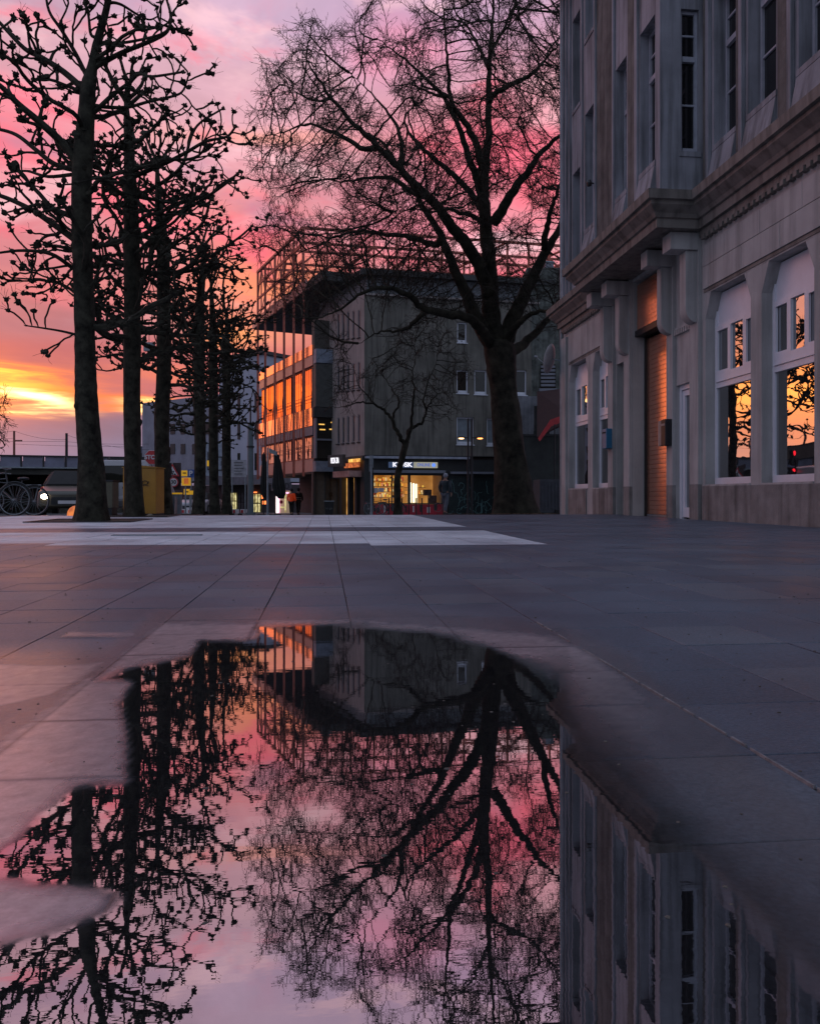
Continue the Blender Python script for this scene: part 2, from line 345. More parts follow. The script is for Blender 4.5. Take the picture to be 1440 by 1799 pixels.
# ============================================================ ground
def tile_mat(name, c, rough=.42):
    m = bpy.data.materials.new(name); m.use_nodes = True; t = m.node_tree; n = t.nodes; b = n['Principled BSDF']
    geo = n.new('ShaderNodeNewGeometry'); oi = n.new('ShaderNodeObjectInfo')
    n1 = n.new('ShaderNodeTexNoise'); n1.inputs['Scale'].default_value = 140; n1.inputs['Detail'].default_value = 3; t.links.new(geo.outputs['Position'], n1.inputs['Vector'])
    n2 = n.new('ShaderNodeTexNoise'); n2.inputs['Scale'].default_value = 1.1; n2.inputs['Detail'].default_value = 7; n2.inputs['Roughness'].default_value = .6; t.links.new(geo.outputs['Position'], n2.inputs['Vector'])
    r1 = n.new('ShaderNodeValToRGB'); r1.color_ramp.elements[0].position = .3; r1.color_ramp.elements[1].position = .75
    r1.color_ramp.elements[0].color = (*[v*.72 for v in c], 1); r1.color_ramp.elements[1].color = (*[v*1.25 for v in c], 1); t.links.new(n1.outputs['Fac'], r1.inputs[0])
    r2 = n.new('ShaderNodeValToRGB'); r2.color_ramp.elements[0].position = .36; r2.color_ramp.elements[0].color = (.70,.70,.72,1); r2.color_ramp.elements[1].position = .66; r2.color_ramp.elements[1].color = (1.12,1.12,1.1,1); t.links.new(n2.outputs['Fac'], r2.inputs[0])
    mm0 = n.new('ShaderNodeMix'); mm0.data_type = 'RGBA'; mm0.blend_type = 'MULTIPLY'; mm0.inputs[0].default_value = 1; t.links.new(r1.outputs[0], mm0.inputs[6]); t.links.new(r2.outputs[0], mm0.inputs[7])
    # tone of each slab, gum and oil spots
    sh_ = n.new('ShaderNodeVectorMath'); sh_.operation = 'ADD'; sh_.inputs[1].default_value = (-.085, -1.2, 3.0); t.links.new(geo.outputs['Position'], sh_.inputs[0])
    sn = n.new('ShaderNodeVectorMath'); sn.operation = 'SNAP'; sn.inputs[1].default_value = (.3, .3, 9.0); t.links.new(sh_.outputs[0], sn.inputs[0])
    wn = n.new('ShaderNodeTexWhiteNoise'); t.links.new(sn.outputs[0], wn.inputs['Vector'])
    wr_ = n.new('ShaderNodeMapRange'); wr_.inputs[3].default_value = .90; wr_.inputs[4].default_value = 1.08; t.links.new(wn.outputs['Value'], wr_.inputs[0])
    vo = n.new('ShaderNodeTexVoronoi'); vo.inputs['Scale'].default_value = 3.1; t.links.new(geo.outputs['Position'], vo.inputs['Vector'])
    n3 = n.new('ShaderNodeTexNoise'); n3.inputs['Scale'].default_value = 22; t.links.new(geo.outputs['Position'], n3.inputs['Vector'])
    ad = n.new('ShaderNodeMath'); ad.operation = 'MULTIPLY_ADD'; ad.inputs[1].default_value = .05; t.links.new(n3.outputs['Fac'], ad.inputs[0]); t.links.new(vo.outputs['Distance'], ad.inputs[2])
    gm_ = n.new('ShaderNodeMapRange'); gm_.inputs[1].default_value = .055; gm_.inputs[2].default_value = .075; gm_.inputs[3].default_value = .62; gm_.inputs[4].default_value = 1.0; t.links.new(ad.outputs[0], gm_.inputs[0])
    pr_ = n.new('ShaderNodeMath'); pr_.operation = 'MULTIPLY'; t.links.new(wr_.outputs[0], pr_.inputs[0]); t.links.new(gm_.outputs[0], pr_.inputs[1])
    mm = n.new('ShaderNodeMix'); mm.data_type = 'RGBA'; mm.blend_type = 'MULTIPLY'; mm.inputs[0].default_value = 1; t.links.new(mm0.outputs[2], mm.inputs[6]); t.links.new(pr_.outputs[0], mm.inputs[7])
    t.links.new(mm.outputs[2], b.inputs['Base Color'])
    mr = n.new('ShaderNodeMapRange'); mr.inputs[1].default_value = .3; mr.inputs[2].default_value = .7; mr.inputs[3].default_value = rough-.08; mr.inputs[4].default_value = rough+.14; t.links.new(n2.outputs['Fac'], mr.inputs[0]); t.links.new(mr.outputs[0], b.inputs['Roughness'])
    bp = n.new('ShaderNodeBump'); bp.inputs['Strength'].default_value = .35; bp.inputs['Distance'].default_value = .004; t.links.new(n1.outputs['Fac'], bp.inputs['Height']); t.links.new(bp.outputs[0], b.inputs['Normal'])
    b.inputs['Specular IOR Level'].default_value = .28
    return m
t_dark = tile_mat('dark_granite', (.095,.120,.160)); t_light = tile_mat('light_granite', (.58,.62,.68), .5)
t_mid = tile_mat('pale_dark_granite', (.115,.137,.170))
joint = mat('joint_sand', (.03,.029,.028), .9, var=.3, scale=60, bump=.2, bscale=200)
asphalt = mat('asphalt', (.05,.05,.055), .7, var=.25, scale=9, bump=.3, bscale=120)
TS = .30; X0 = .085; Y0 = 1.20
# base sheet under everything (follows the fall of the ground)
ysamp = [-40, -5, 17, 20, 25, 30, 36, 42, 48, 56, 90, 200, 900]
def strip(name, xs, ys, dz, m, kind='structure'):
    v = []; f = []
    for y in ys:
        for x in xs: v.append((x, y, gz(y)+dz))
    k = len(xs)
    for i in range(len(ys)-1):
        for j in range(k-1): f.append((i*k+j, i*k+j+1, (i+1)*k+j+1, (i+1)*k+j))
    b = MB(); b.v = v; b.f = f
    return tag(b.build(name, m), kind=kind)
tag(strip('ground', [-900, -60, -20, 0, 20, 60, 900], ysamp, -.012, joint), 'dark bedding and ground under the paved square', 'ground')
# the road to the left and at the far end of the square
strip('road', [-200, -30, -6.2], [-30, 17, 30, 42, 56, 120, 300], -.006, asphalt)
strip('street', [-6.2, 40], [48.4, 56, 90, 300], -.006, asphalt)
plaza = thing('plaza_paving', (0, 0, 0), 'grey square paving slabs with pale bands and wet patches across the whole square', 'paving'); plaza['kind'] = 'structure'
def is_light(x, y): return (x < 2.0 and (5.9 <= y < 9.25 or y >= 10.45))
def slab_mesh(name, m, h=.020):
    b = MB(); g = .0018; w = TS/2-g; c = .0012
    lo = [(-w,-w,-h),(w,-w,-h),(w,w,-h),(-w,w,-h)]; md = [(-w,-w,-c),(w,-w,-c),(w,w,-c),(-w,w,-c)]; tp = [(-w+c,-w+c,0),(w-c,-w+c,0),(w-c,w-c,0),(-w+c,w-c,0)]
    b.v = lo+md+tp
    for o_ in (0, 4):
        for i in range(4): j = (i+1) % 4; b.f.append((o_+i, o_+j, o_+4+j, o_+4+i))
    b.f.append((8, 9, 10, 11))
    me = bpy.data.meshes.new(name); me.from_pydata(b.v, [], b.f); me.materials.append(m); return me
sm_d, sm_l, sm_m = slab_mesh('slab_dark', t_dark), slab_mesh('slab_pale', t_light), slab_mesh('slab_mid', t_mid)
cells = []
for i in range(-40, 21):
    for j in range(-6, 70):
        x = X0+TS*(i+.5); y = Y0+TS*(j+.5)
        if x > 6.36 or x < -6.2 or y > 21.5: continue
        cells.append((x, y, i, j))
def vis(x, y):
    zc = x*ST+y*CT
    if zc < .35: return -1
    px, py = pix(x, y)
    if -90 < px < 1530 and py < 1990: return 1000.0/zc
    return -1
order = sorted(cells, key=lambda c: -vis(c[0], c[1]))
near = [c for c in order if vis(c[0], c[1]) > 0][:290]; nearset = {(c[2], c[3]) for c in near}
for x, y, i, j in near:
    r = random.Random(i*977+j*31); k = sm_m if r.random() < .3 else sm_d
    o = bpy.data.objects.new('paving_slab', k); col.objects.link(o); o.parent = plaza
    o.location = (x, y, -.001-r.random()*.0018); o.rotation_euler = (r.uniform(-.0012,.0012), r.uniform(-.0012,.0012), r.uniform(-.002,.002))
def far_slabs(name, test, m):
    b = MB(); g = .0028; w = TS/2-g
    for x, y, i, j in cells:
        if (i, j) in nearset or not test(x, y): continue
        r = random.Random(i*977+j*31); z = gz(y)-.001-r.random()*.0022; a = r.uniform(-.0012,.0012); c = -.0241 if y > 17 else 0
        q = len(b.v)
        for dx, dy in ((-w,-w),(w,-w),(w,w),(-w,w)): b.v.append((x+dx, y+dy, z+dx*a+dy*c))
        for dx, dy in ((-w,-w),(w,-w),(w,w),(-w,w)): b.v.append((x+dx, y+dy, z-.011+dy*c))
        b.f.append((q, q+1, q+2, q+3))
        for e in range(4): e2 = (e+1) % 4; b.f.append((q+4+e, q+4+e2, q+e2, q+e))
    o = b.build(name, m, plaza); o['kind'] = 'stuff'; return o
far_slabs('dark_slabs', lambda x, y: not is_light(x, y), t_dark)
far_slabs('pale_slabs', is_light, t_light)
# paving beyond the slabs we can tell apart
strip('pavement', [-6.2, -3, 0, 2.0, 6.36], [21.6, 26, 30, 36, 42, 48.2], -.002, t_dark)
kb = MB()
for y in range(-2, 46): kb.box(-6.35, -6.21, y, y+.992, gz(y+.5)-.15, gz(y+.5)+.004)
tag(kb.build('kerb', t_mid, bevel=.006), kind='structure')
# right-hand paving strip along the far side
strip('side_pavement', [6.36, 30], [21.0, 26, 30, 36, 42, 48.2], -.003, t_dark)
# ---- long slot drain in the pale band
dr = thing('slot_drain', (0, 0, 0), 'long dark slot drain sunk in the nearer pale paving band', 'drain')
b = MB(); p0 = at(197, 940, 574/69.5); p1 = at(355, 939.5, 574/69.2)
F = ((p0.x, p0.y), ((p1-p0).normalized().x, (p1-p0).normalized().y), (0, -1)); L = (p1-p0).length
b.fbox(F, 0, L, -.05, -.035, -.005, .007); b.fbox(F, 0, L, .035, .05, -.005, .007); b.build('drain_edge', galv, dr)
b = MB(); b.fbox(F, 0, L, -.035, .035, -.004, .0015); b.build('slot', black, dr)
b = MB()
for k in range(int(L/.05)): b.fbox(F, k*.05, k*.05+.016, -.035, .035, .0016, .006)
b.build('grille', darkmetal, dr)['kind'] = 'stuff'
# ---- leaf litter and grit: small bits lying about near the puddle
b = MB()
for k in range(420):
    zc = random.uniform(.75, 7)**1.0; px = random.uniform(-40, 1480); p = at(px, 871, zc); s = random.uniform(.0012, .0035)
    if p.x > 6.3: continue
    b.ball((p.x, p.y, .002), s, 4, 5, (random.uniform(.8,1.8), 1, .5), .3)
tag(b.build('grit', mat('grit', (.08,.07,.06), .8, bump=0)), 'scattered specks of grit and leaf crumbs on the wet slabs', 'grit', kind='stuff')
# ---- water: one thin sheet whose film gets thinner and rougher to its edges
def sd_poly(px, py, poly):
    n = len(poly); d = np.full(px.shape, 1e9); ins = np.zeros(px.shape, bool)
    for i in range(n):
        x1, y1 = poly[i]; x2, y2 = poly[(i+1) % n]; ex, ey = x2-x1, y2-y1
        t = np.clip(((px-x1)*ex+(py-y1)*ey)/(ex*ex+ey*ey+1e-9), 0, 1)
        d = np.minimum(d, np.hypot(px-(x1+t*ex), py-(y1+t*ey)))
        c = ((y1 > py) != (y2 > py)) & (px < (x2-x1)*(py-y1)/(y2-y1+1e-12)+x1); ins ^= c
    return np.where(ins, d, -d)
def sstep(a, b_, x): t = np.clip((x-a)/(b_-a), 0, 1); return t*t*(3-2*t)
def vnoise(x, y, s, seed):                    # value noise on a lattice
    r = np.random.default_rng(seed); G = r.random((64, 64)); x = x*s+17.3; y = y*s+9.1
    xi = np.floor(x).astype(int); yi = np.floor(y).astype(int); fx = x-xi; fy = y-yi; fx = fx*fx*(3-2*fx); fy = fy*fy*(3-2*fy)
    g = lambda a, b_: G[a % 64, b_ % 64]
    return (g(xi, yi)*(1-fx)+g(xi+1, yi)*fx)*(1-fy)+(g(xi, yi+1)*(1-fx)+g(xi+1, yi+1)*fx)*fy
gx = np.arange(-1.75, 2.15, .0105); gy = np.arange(.42, 3.3, .0105)
GX, GY = np.meshgrid(gx, gy); ZC = GX*ST+GY*CT; PX = 720+1400*(GX*CT-GY*ST)/ZC; PY = 871+574/ZC
def fbm(s, seed): return vnoise(GX, GY, s, seed)*.5+vnoise(GX, GY, s*2.1, seed+1)*.28+vnoise(GX, GY, s*4.3, seed+2)*.14+vnoise(GX, GY, s*9, seed+3)*.08-.5
# outline of the standing water (shape read off the photograph, then laid on the slabs)
pud = [(452,1101),(520,1097),(640,1100),(790,1119),(850,1135),(905,1160),(985,1188),(992,1240),(1010,1290),(1070,1345),(1130,1400),(1240,1500),(1340,1600),(1480,1730),(1700,1990),(-300,1990),(-300,1640),(0,1648),(110,1632),(190,1605),(205,1580),(150,1560),(0,1552),(-80,1530),(20,1480),(60,1440),(130,1385),(215,1372),(222,1300),(205,1240),(225,1203),(165,1197),(240,1172),(330,1150),(350,1124),(448,1122)]
film = [(284,1090),(440,1092),(470,1086),(620,1086),(760,1096),(900,1106),(980,1118),(1045,1150),(1100,1180),(1140,1215),(1230,1300),(1330,1400),(1500,1560),(1700,1800),(1700,1990),(-300,1990),(-300,1500),(0,1292),(105,1218),(213,1150),(262,1108)]
film2 = [(-300,1150),(60,1168),(150,1166),(190,1162),(150,1190),(90,1226),(0,1245),(-300,1250)]
film3 = [(120,1112),(240,1112),(238,1120),(200,1122),(110,1120)]
film4 = [(1060,1175),(1180,1168),(1300,1195),(1440,1260),(1700,1330),(1700,1700),(1440,1560),(1250,1400),(1120,1290)]
wob = fbm(5, 5)+fbm(38, 15)*.22
sc = 574/ZC/330.0                             # photo pixels per metre shrink with distance
s1 = sd_poly(PX, PY, pud)/np.maximum(sc, .5)+wob*26
s2 = sd_poly(PX, PY, film)/np.maximum(sc, .5)+fbm(5, 40)*16+fbm(36, 45)*9
s3 = sd_poly(PX, PY, film2)+fbm(6, 60)*10; s4 = sd_poly(PX, PY, film3)+fbm(8, 70)*3; s5 = sd_poly(PX, PY, film4)+fbm(4, 80)*60
wq = sstep(880, 1080, PX); deep = sstep(-5-75*wq, 9+40*wq, s1)
tn = (GX-X0)/TS; tm = (GY-Y0)/TS; dj = np.minimum(np.abs(tn-np.round(tn)), np.abs(tm-np.round(tm)))*TS
nearj = np.exp(-(dj/.004)**2)
soft = sstep(-2, 26, s1+14)                   # blurry to sharp inside the film
fl = np.maximum.reduce([sstep(-3, 18, s2), .8*sstep(-2, 6, s3), .6*sstep(-2, 3, s4), .45*sstep(-10, 90, s5)])
alpha = np.clip(np.maximum(fl*(.90-.75*nearj)*(.86+.5*fbm(60, 210)), deep), 0, 1)
rightdry = sstep(1000, 1250, PX)*(1-deep)
alpha *= 1-.75*rightdry
damp2 = [(1010,1215),(1180,1290),(1330,1360),(1500,1400),(1900,1500),(1900,1990),(900,1990),(960,1400)]
s6 = sd_poly(PX, PY, damp2)/np.maximum(sc, .5)+fbm(5, 120)*60+fbm(30, 130)*14
dampA = np.maximum(.42*sstep(-46, -4, np.maximum(s2, s3)), .55*sstep(-10, 120, s6))*(1-deep)
isd = dampA > alpha
dk_ = np.clip((dampA-alpha)/.25, 0, 1)*(1-deep)
alpha = np.maximum(alpha, dampA)
edge = np.minimum.reduce([sstep(-1.75, -1.6, GX), 1-sstep(2.0, 2.14, GX), sstep(.42, .5, GY), 1-sstep(3.1, 3.28, GY)])
alpha *= edge
speck = (np.random.default_rng(3).random(GX.shape) > .9993) & (deep > .5) & (PY < 1700)
roughn = .30*(1-deep)**1.0*(1-.5*soft)+.0; roughn += .05*np.clip(fbm(9, 90)+.2, 0, 1)*(1-deep)
roughn += np.clip(fbm(70, 220), -.3, .3)*.12*(1-deep); roughn = np.where(PX > 1000, roughn+.06*(1-deep), roughn)
nyv, nxv = GX.shape
Vw = np.stack([GX.ravel(), GY.ravel(), np.full(GX.size, .0022)], 1)
idx = np.arange(nyv*nxv).reshape(nyv, nxv)
keep = (alpha[:-1, :-1]+alpha[1:, :-1]+alpha[:-1, 1:]+alpha[1:, 1:]) > .04
q = np.stack([idx[:-1, :-1][keep], idx[:-1, 1:][keep], idx[1:, 1:][keep], idx[1:, :-1][keep]], 1)
wm = bpy.data.materials.new('standing_water'); wm.use_nodes = True; t = wm.node_tree; n = t.nodes; n.clear()
out = n.new('ShaderNodeOutputMaterial'); at1 = n.new('ShaderNodeAttribute'); at1.attribute_name = 'cover'; at2 = n.new('ShaderNodeAttribute'); at2.attribute_name = 'film'; at3 = n.new('ShaderNodeAttribute'); at3.attribute_name = 'depth'
g = n.new('ShaderNodeBsdfGlossy'); g.inputs['Color'].default_value = (.97,.97,1,1); tr = n.new('ShaderNodeBsdfTransparent'); dd = n.new('ShaderNodeBsdfDiffuse'); dd.inputs[0].default_value = (.018,.018,.019,1)
geo = n.new('ShaderNodeNewGeometry'); mp = n.new('ShaderNodeMapping'); mp.inputs['Scale'].default_value = (1.0, 3.2, 1); t.links.new(geo.outputs['Position'], mp.inputs[0])
nz = n.new('ShaderNodeTexNoise'); nz.inputs['Scale'].default_value = 16; nz.inputs['Detail'].default_value = 3; t.links.new(mp.outputs[0], nz.inputs['Vector'])
bp = n.new('ShaderNodeBump'); bp.inputs['Strength'].default_value = 1; bp.inputs['Distance'].default_value = .00004; t.links.new(nz.outputs['Fac'], bp.inputs['Height']); t.links.new(bp.outputs[0], g.inputs['Normal'])
t.links.new(at2.outputs['Fac'], g.inputs['Roughness'])
fr = n.new('ShaderNodeFresnel'); fr.inputs[0].default_value = 3.2
fm = n.new('ShaderNodeMapRange'); fm.inputs[1].default_value = 0; fm.inputs[2].default_value = 1; fm.inputs[3].default_value = .34; fm.inputs[4].default_value = 1.0; t.links.new(fr.outputs[0], fm.inputs[0])
sky_sheen = n.new('ShaderNodeMix'); sky_sheen.data_type = 'RGBA'; sky_sheen.inputs[6].default_value = (.36,.34,.36,1); sky_sheen.inputs[7].default_value = (.016,.016,.017,1); t.links.new(at3.outputs['Fac'], sky_sheen.inputs[0]); gn = n.new('ShaderNodeTexNoise'); gn.inputs['Scale'].default_value = 170; gn.inputs['Detail'].default_value = 4; t.links.new(geo.outputs['Position'], gn.inputs['Vector']); gr_ = n.new('ShaderNodeMapRange'); gr_.inputs[1].default_value = .3; gr_.inputs[2].default_value = .7; gr_.inputs[3].default_value = .55; gr_.inputs[4].default_value = 1.25; t.links.new(gn.outputs['Fac'], gr_.inputs[0]); gv = n.new('ShaderNodeVectorMath'); gv.operation = 'SCALE'; t.links.new(sky_sheen.outputs[2], gv.inputs[0]); t.links.new(gr_.outputs[0], gv.inputs['Scale']); t.links.new(gv.outputs[0], dd.inputs[0])  # pale film colour paints in the broad sky reflection; dark where depth is high
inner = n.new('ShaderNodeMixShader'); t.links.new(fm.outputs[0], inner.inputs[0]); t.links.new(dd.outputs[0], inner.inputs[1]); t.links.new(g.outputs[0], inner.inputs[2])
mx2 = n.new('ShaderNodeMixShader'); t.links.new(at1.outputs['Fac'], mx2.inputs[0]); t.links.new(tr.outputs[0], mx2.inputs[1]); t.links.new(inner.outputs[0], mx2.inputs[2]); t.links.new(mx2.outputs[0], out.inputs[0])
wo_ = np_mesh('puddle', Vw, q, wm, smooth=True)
for nm, arr in (('cover', alpha*(.92-.12*(1-deep))), ('film', roughn), ('depth', np.clip(deep+dk_+.75*sstep(900, 1080, PX)*sstep(1130, 1230, PY), 0, 1))):  # depth also confines the painted sky sheen to the far rim
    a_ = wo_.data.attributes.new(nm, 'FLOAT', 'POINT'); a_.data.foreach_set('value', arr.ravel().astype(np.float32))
ml = MB(); rr_ = random.Random(2)
yy = .55
while yy < 2.6:
    L2_ = rr_.uniform(.03, .12); w2 = rr_.uniform(.0010, .0022)
    if rr_.random() < .8: ml.box(.685-w2+rr_.uniform(-.0004,.0004), .685+w2, yy, yy+L2_, -.003, .0026)
    yy += L2_+rr_.uniform(0, .02)
tag(ml.build('mortar_line', mat('pale_mortar', (.17,.165,.17), .8, var=.4, scale=40, bump=.2)), 'pale broken line of mortar in the long joint right of the puddle', 'mortar', kind='stuff')
tag(wo_, 'large puddle mirroring trees and pink sky in the foreground', 'puddle', kind='structure')
# ============================================================ old building on the right
XW = 6.4
oldb = thing('old_building', (XW, 12, 0), 'weathered grey old building with oriel bay, cornice and tall shop windows on the right', 'building')
FR = ((XW, 0.0), (0.0, 1.0), (-1.0, 0.0))      # along +Y, outward -X
def fb(mb, y0, y1, d0, d1, z0, z1): return mb.fbox(FR, y0, y1, d0, d1, z0, z1)
WIN = [(9.85, 11.12), (11.42, 12.86), (17.36, 18.56), (18.90, 20.42)]
ZS, ZT = .60, 3.82
YE = 20.9; YN = -7.0
# lower wall as butted blocks round the openings
b = MB()
ops = [(9.85,11.12,ZS,ZT),(11.42,12.86,ZS,ZT),(13.32,13.98,-.1,2.42),(14.26,16.06,-.1,4.86),(16.40,16.98,-.1,3.30),(17.36,18.56,ZS,ZT),(18.90,20.42,ZS,ZT)]
y = YN
for (a0, a1, z0, z1) in ops:
    fb(b, y, a0, -.45, 0, -.3, 4.97)
    if z0 > 0: fb(b, a0, a1, -.45, 0, -.3, z0)
    fb(b, a0, a1, -.45, 0, z1, 4.97); y = a1
fb(b, y, YE, -.45, 0, -.3, 4.97)
b.build('wall', stucco, oldb)
# core so that nothing shows through
b = MB(); b.box(XW+.451, XW+11, YN, YE-.002, -.3, 4.97); b.box(XW+.60, XW+11, YN, YE-.002, 4.98, 14.2); b.build('inner_wall', black, oldb)
b = MB(); fb(b, YN, YE, -11, -.45, 4.971, 5.0); b.build('floor_slab', cornice_m, oldb)
b = MB(); b.box(XW+.0, XW+11, YE+.0, YE+.35, -.35, 14.2); b.build('end_wall', stucco_up, oldb)
# chamfered heads of the shop windows
for (a0, a1) in WIN:
    for s in (0, 1):
        c = .19; e = a0 if s == 0 else a1; q = 1 if s == 0 else -1
        b = MB(); b.prism(FR, [(e, ZT-.42), (e+q*c, ZT-.002), (e, ZT-.002)] if s == 0 else [(e, ZT-.42), (e, ZT-.002), (e+q*c, ZT-.002)], -.44, -.001); b.build('haunch', stucco, oldb)
# plinth slabs and soot-dark foot courses
b = MB(); fb(b, YN, 12.92, .001, .035, -.3, .575); b.build('plinth', plinth_m, oldb, bevel=.008)
for (a0, a1) in ((17.45, 18.50), (18.98, 20.40)):
    b = MB(); fb(b, a0, a1, .001, .028, -.3, .575); b.build('plinth', plinth_m, oldb, bevel=.006)
# tall shop windows
def shop_window(a0, a1, R=.17):
    wnd = MB(); f = .055; d0, d1 = -R-.05, -R
    Zt = 2.24; Zu = 2.47
    W_ = lambda y0, y1, z0, z1, e=0, dd=0: fb(wnd, y0, y1, d0, d1+dd, z0, z1)
    W_(a0, a0+f, .60, 3.82); W_(a1-f, a1, .60, 3.82); W_(a0+f, a1-f, .60, .71, dd=.03)
    W_(a0+f, a1-f, Zt-.02, Zt+.07, dd=.004); W_(a0+f, a1-f, Zt+.075, Zt+.10, dd=.022); W_(a0+f, a1-f, Zt+.105, Zu, dd=.006)
    W_(a0+f, a1-f, 3.21, 3.26, dd=.003)
    w3 = (a1-a0-2*f)/3.0
    for k in (1, 2): W_(a0+f+w3*k-.03, a0+f+w3*k+.03, Zu, 3.21, dd=.008)
    o = wnd.build('window', whitepaint, oldb)
    pn = MB(); fb(pn, a0+f, a1-f, -R-.03, -R-.025, 3.26, 3.80); pn.build('panel', whitepaint, o)
    g = MB(); fb(g, a0+f, a1-f, -R-.035, -R-.03, .71, Zt-.02); g.build('pane', pane_m, o)
    for k in range(3):
        s = MB(); y0 = a0+f+w3*k+(.03 if k else 0); y1 = a0+f+w3*(k+1)-(.03 if k < 2 else 0)
        if k != 1:                              # opening sashes
            e = .035
            fb(s, y0, y0+e, -R-.03, -R+.006, Zu, 3.21); fb(s, y1-e, y1, -R-.03, -R+.006, Zu, 3.21); fb(s, y0+e, y1-e, -R-.03, -R+.006, Zu, Zu+e); fb(s, y0+e, y1-e, -R-.03, -R+.006, 3.21-e, 3.21)
            s.build('sash', whitepaint, o); y0 += e; y1 -= e
        g = MB(); z0, z1 = (Zu+.035, 3.175) if k != 1 else (Zu, 3.21)
        fb(g, y0, y1, -R-.04, -R-.035, z0, z1); g.build('pane', pane_m, o)
    bk = MB(); fb(bk, a0, a1, -.44, -.43, .6, 3.82); bk.build('dark_interior', black, o)
    sl_ = MB(); fb(sl_, a0+.005, a1-.005, -R+.001, .018, .575, .600); sl_.build('sill', stucco, o)
for a0, a1 in WIN: shop_window(a0, a1)
# ashlar frieze over the right windows and one over the far pair
def ashlar(y0, y1, zz, step, off):
    for r in range(len(zz)-1):
        y = y0+(off*(r % 2)) - step if r % 2 else y0
        y = y0
        first = True
        while y < y1-.01:
            st = step*(.5 if (first and r % 2) else 1); e = min(y+st, y1); first = False
            b = MB(); j = .004; fb(b, y+j, e-j, .001, .03, zz[r]+j, zz[r+1]-j); b.build('stone_block', stucco, oldb, bevel=.004); y = e
ashlar(6.4, 12.90, [3.90, 4.28, 4.64], 1.05, .5)
ashlar(17.4, 20.35, [3.90, 4.64], 1.5, .5)
for a0, a1 in ((6.4, 12.90), (17.36, 20.42)): b = MB(); fb(b, a0, a1, .001, .012, 3.845, 3.895); b.build('string_course', cornice_m, oldb)
# corner pilaster and piers
b = MB(); fb(b, 20.52, 20.9, .001, .07, -.3, 4.62); b.build('pilaster', stucco, oldb, bevel=.006)
piers = [(17.02, 17.34), (16.07, 16.39), (13.99, 14.25), (12.98, 13.31)]
for (a0, a1) in piers:
    b = MB(); fb(b, a0, a1, .001, .075, -.3, .60); b.build('pier_base', plinth_m, oldb, bevel=.006)
    b = MB(); fb(b, a0, a1, .001, .072, .602, 4.95); b.build('pilaster', stucco, oldb, bevel=.006)
    # long console with a rounded foot
    b = MB(); m_ = (a0+a1)/2; h = (a1-a0)*.36; n_ = 10
    prof = [(.073, 4.60), (.27, 4.60), (.27, 3.62)]+[(.27-.20*(1-math.cos(t_*math.pi/2/n_)), 3.62-.24*math.sin(t_*math.pi/2/n_)) for t_ in range(1, n_+1)]
    bb = len(b.v)
    for yy in (m_-h, m_+h):
        for d, z in prof: b.v.append((XW-d, yy, z))
    k = len(prof); b.f.append(tuple(range(k))); b.f.append(tuple(k+i for i in reversed(range(k))))
    for i in range(k): j = (i+1) % k; b.f.append((j, i, k+i, k+j))
    b.build('console', stucco, oldb, bevel=.004)
    b = MB(); fb(b, m_-h-.05, m_+h+.05, .073, .56, 4.605, 4.90); b.build('bracket', stucco, oldb, bevel=.008)
# small dentilled foot over the narrow door
b = MB()
for k in range(7): fb(b, 13.36+k*.09, 13.36+k*.09+.05, .001, .06, 3.33, 3.42)
fb(b, 13.32, 13.98, .001, .035, 3.421, 3.47); b.build('dentil_strip', stucco, oldb)
# narrow white door with its own frame
d = MB(); fb(d, 13.32, 13.40, -.16, -.06, -.2, 2.42); fb(d, 13.90, 13.98, -.16, -.06, -.2, 2.42); fb(d, 13.40, 13.90, -.16, -.06, 2.33, 2.42)
dr_ = d.build('side_door', whitepaint, oldb)
d = MB(); fb(d, 13.41, 13.49, -.15, -.085, .02, 2.32); fb(d, 13.81, 13.89, -.15, -.085, .02, 2.32); fb(d, 13.49, 13.81, -.15, -.085, .02, .2); fb(d, 13.49, 13.81, -.15, -.085, 2.22, 2.32); d.build('door_leaf', whitepaint, dr_)
d = MB(); fb(d, 13.49, 13.81, -.13, -.12, .2, 2.22); d.build('pane', pane_m, dr_)
d = MB(); fb(d, 13.50, 13.53, -.084, -.03, 1.0, 1.15); d.build('handle', galv, dr_)
d = MB(); fb(d, 13.32, 13.98, -.05, .0005, 2.43, 3.32); d.build('infill_panel', stucco, oldb)
d = MB(); fb(d, 16.40, 16.98, -.20, -.19, -.3, 3.29); d.build('niche_back', grime, oldb)
d = MB(); fb(d, 16.45, 16.62, -.188, -.02, 1.9, 3.1); d.build('downpipe_box', stucco, oldb, bevel=.01)
# roller shutter: every slat its own piece
sh = thing('roller_shutter', (XW+.3, 15.16, 0), None, None); sh.parent = oldb; kids.setdefault(oldb.name, []).append(sh)
sh.location = (.3, 15.16-12, 0)
def rel(mb, name, m, **k): return mb.build(name, m, sh, **k)
R = .30
me0 = None
pitch = .0935
def slat_profile(y0, y1, p):
    b = MB(); prof = [(0, 0), (.006, .004), (.0064, p*.5), (.006, p-.006), (.0, p-.002)]
    for yy in (y0, y1):
        for dd, z in prof: b.v.append((-dd, yy, z))
    k = len(prof)
    for i in range(k-1): b.f.append((i+1, i, k+i, k+i+1))
    me = bpy.data.meshes.new('slat'); me.from_pydata(b.v, [], b.f); me.materials.append(shutter_m); return me
me0 = slat_profile(-.84, .84, pitch)
for k in range(39):
    o = bpy.data.objects.new('slat', me0); col.objects.link(o); o.parent = sh; o.location = (random.uniform(-.0015,.0015), 0, .05-.02+k*pitch); o.rotation_euler = (0, random.uniform(-.008, .008), random.uniform(-.0012,.0012))
for k in range(10):
    o = bpy.data.objects.new('slat', me0); col.objects.link(o); o.parent = sh; o.location = (-.22, 0, 3.86+k*pitch); o.rotation_euler = (0, random.uniform(-.008, .008), 0)
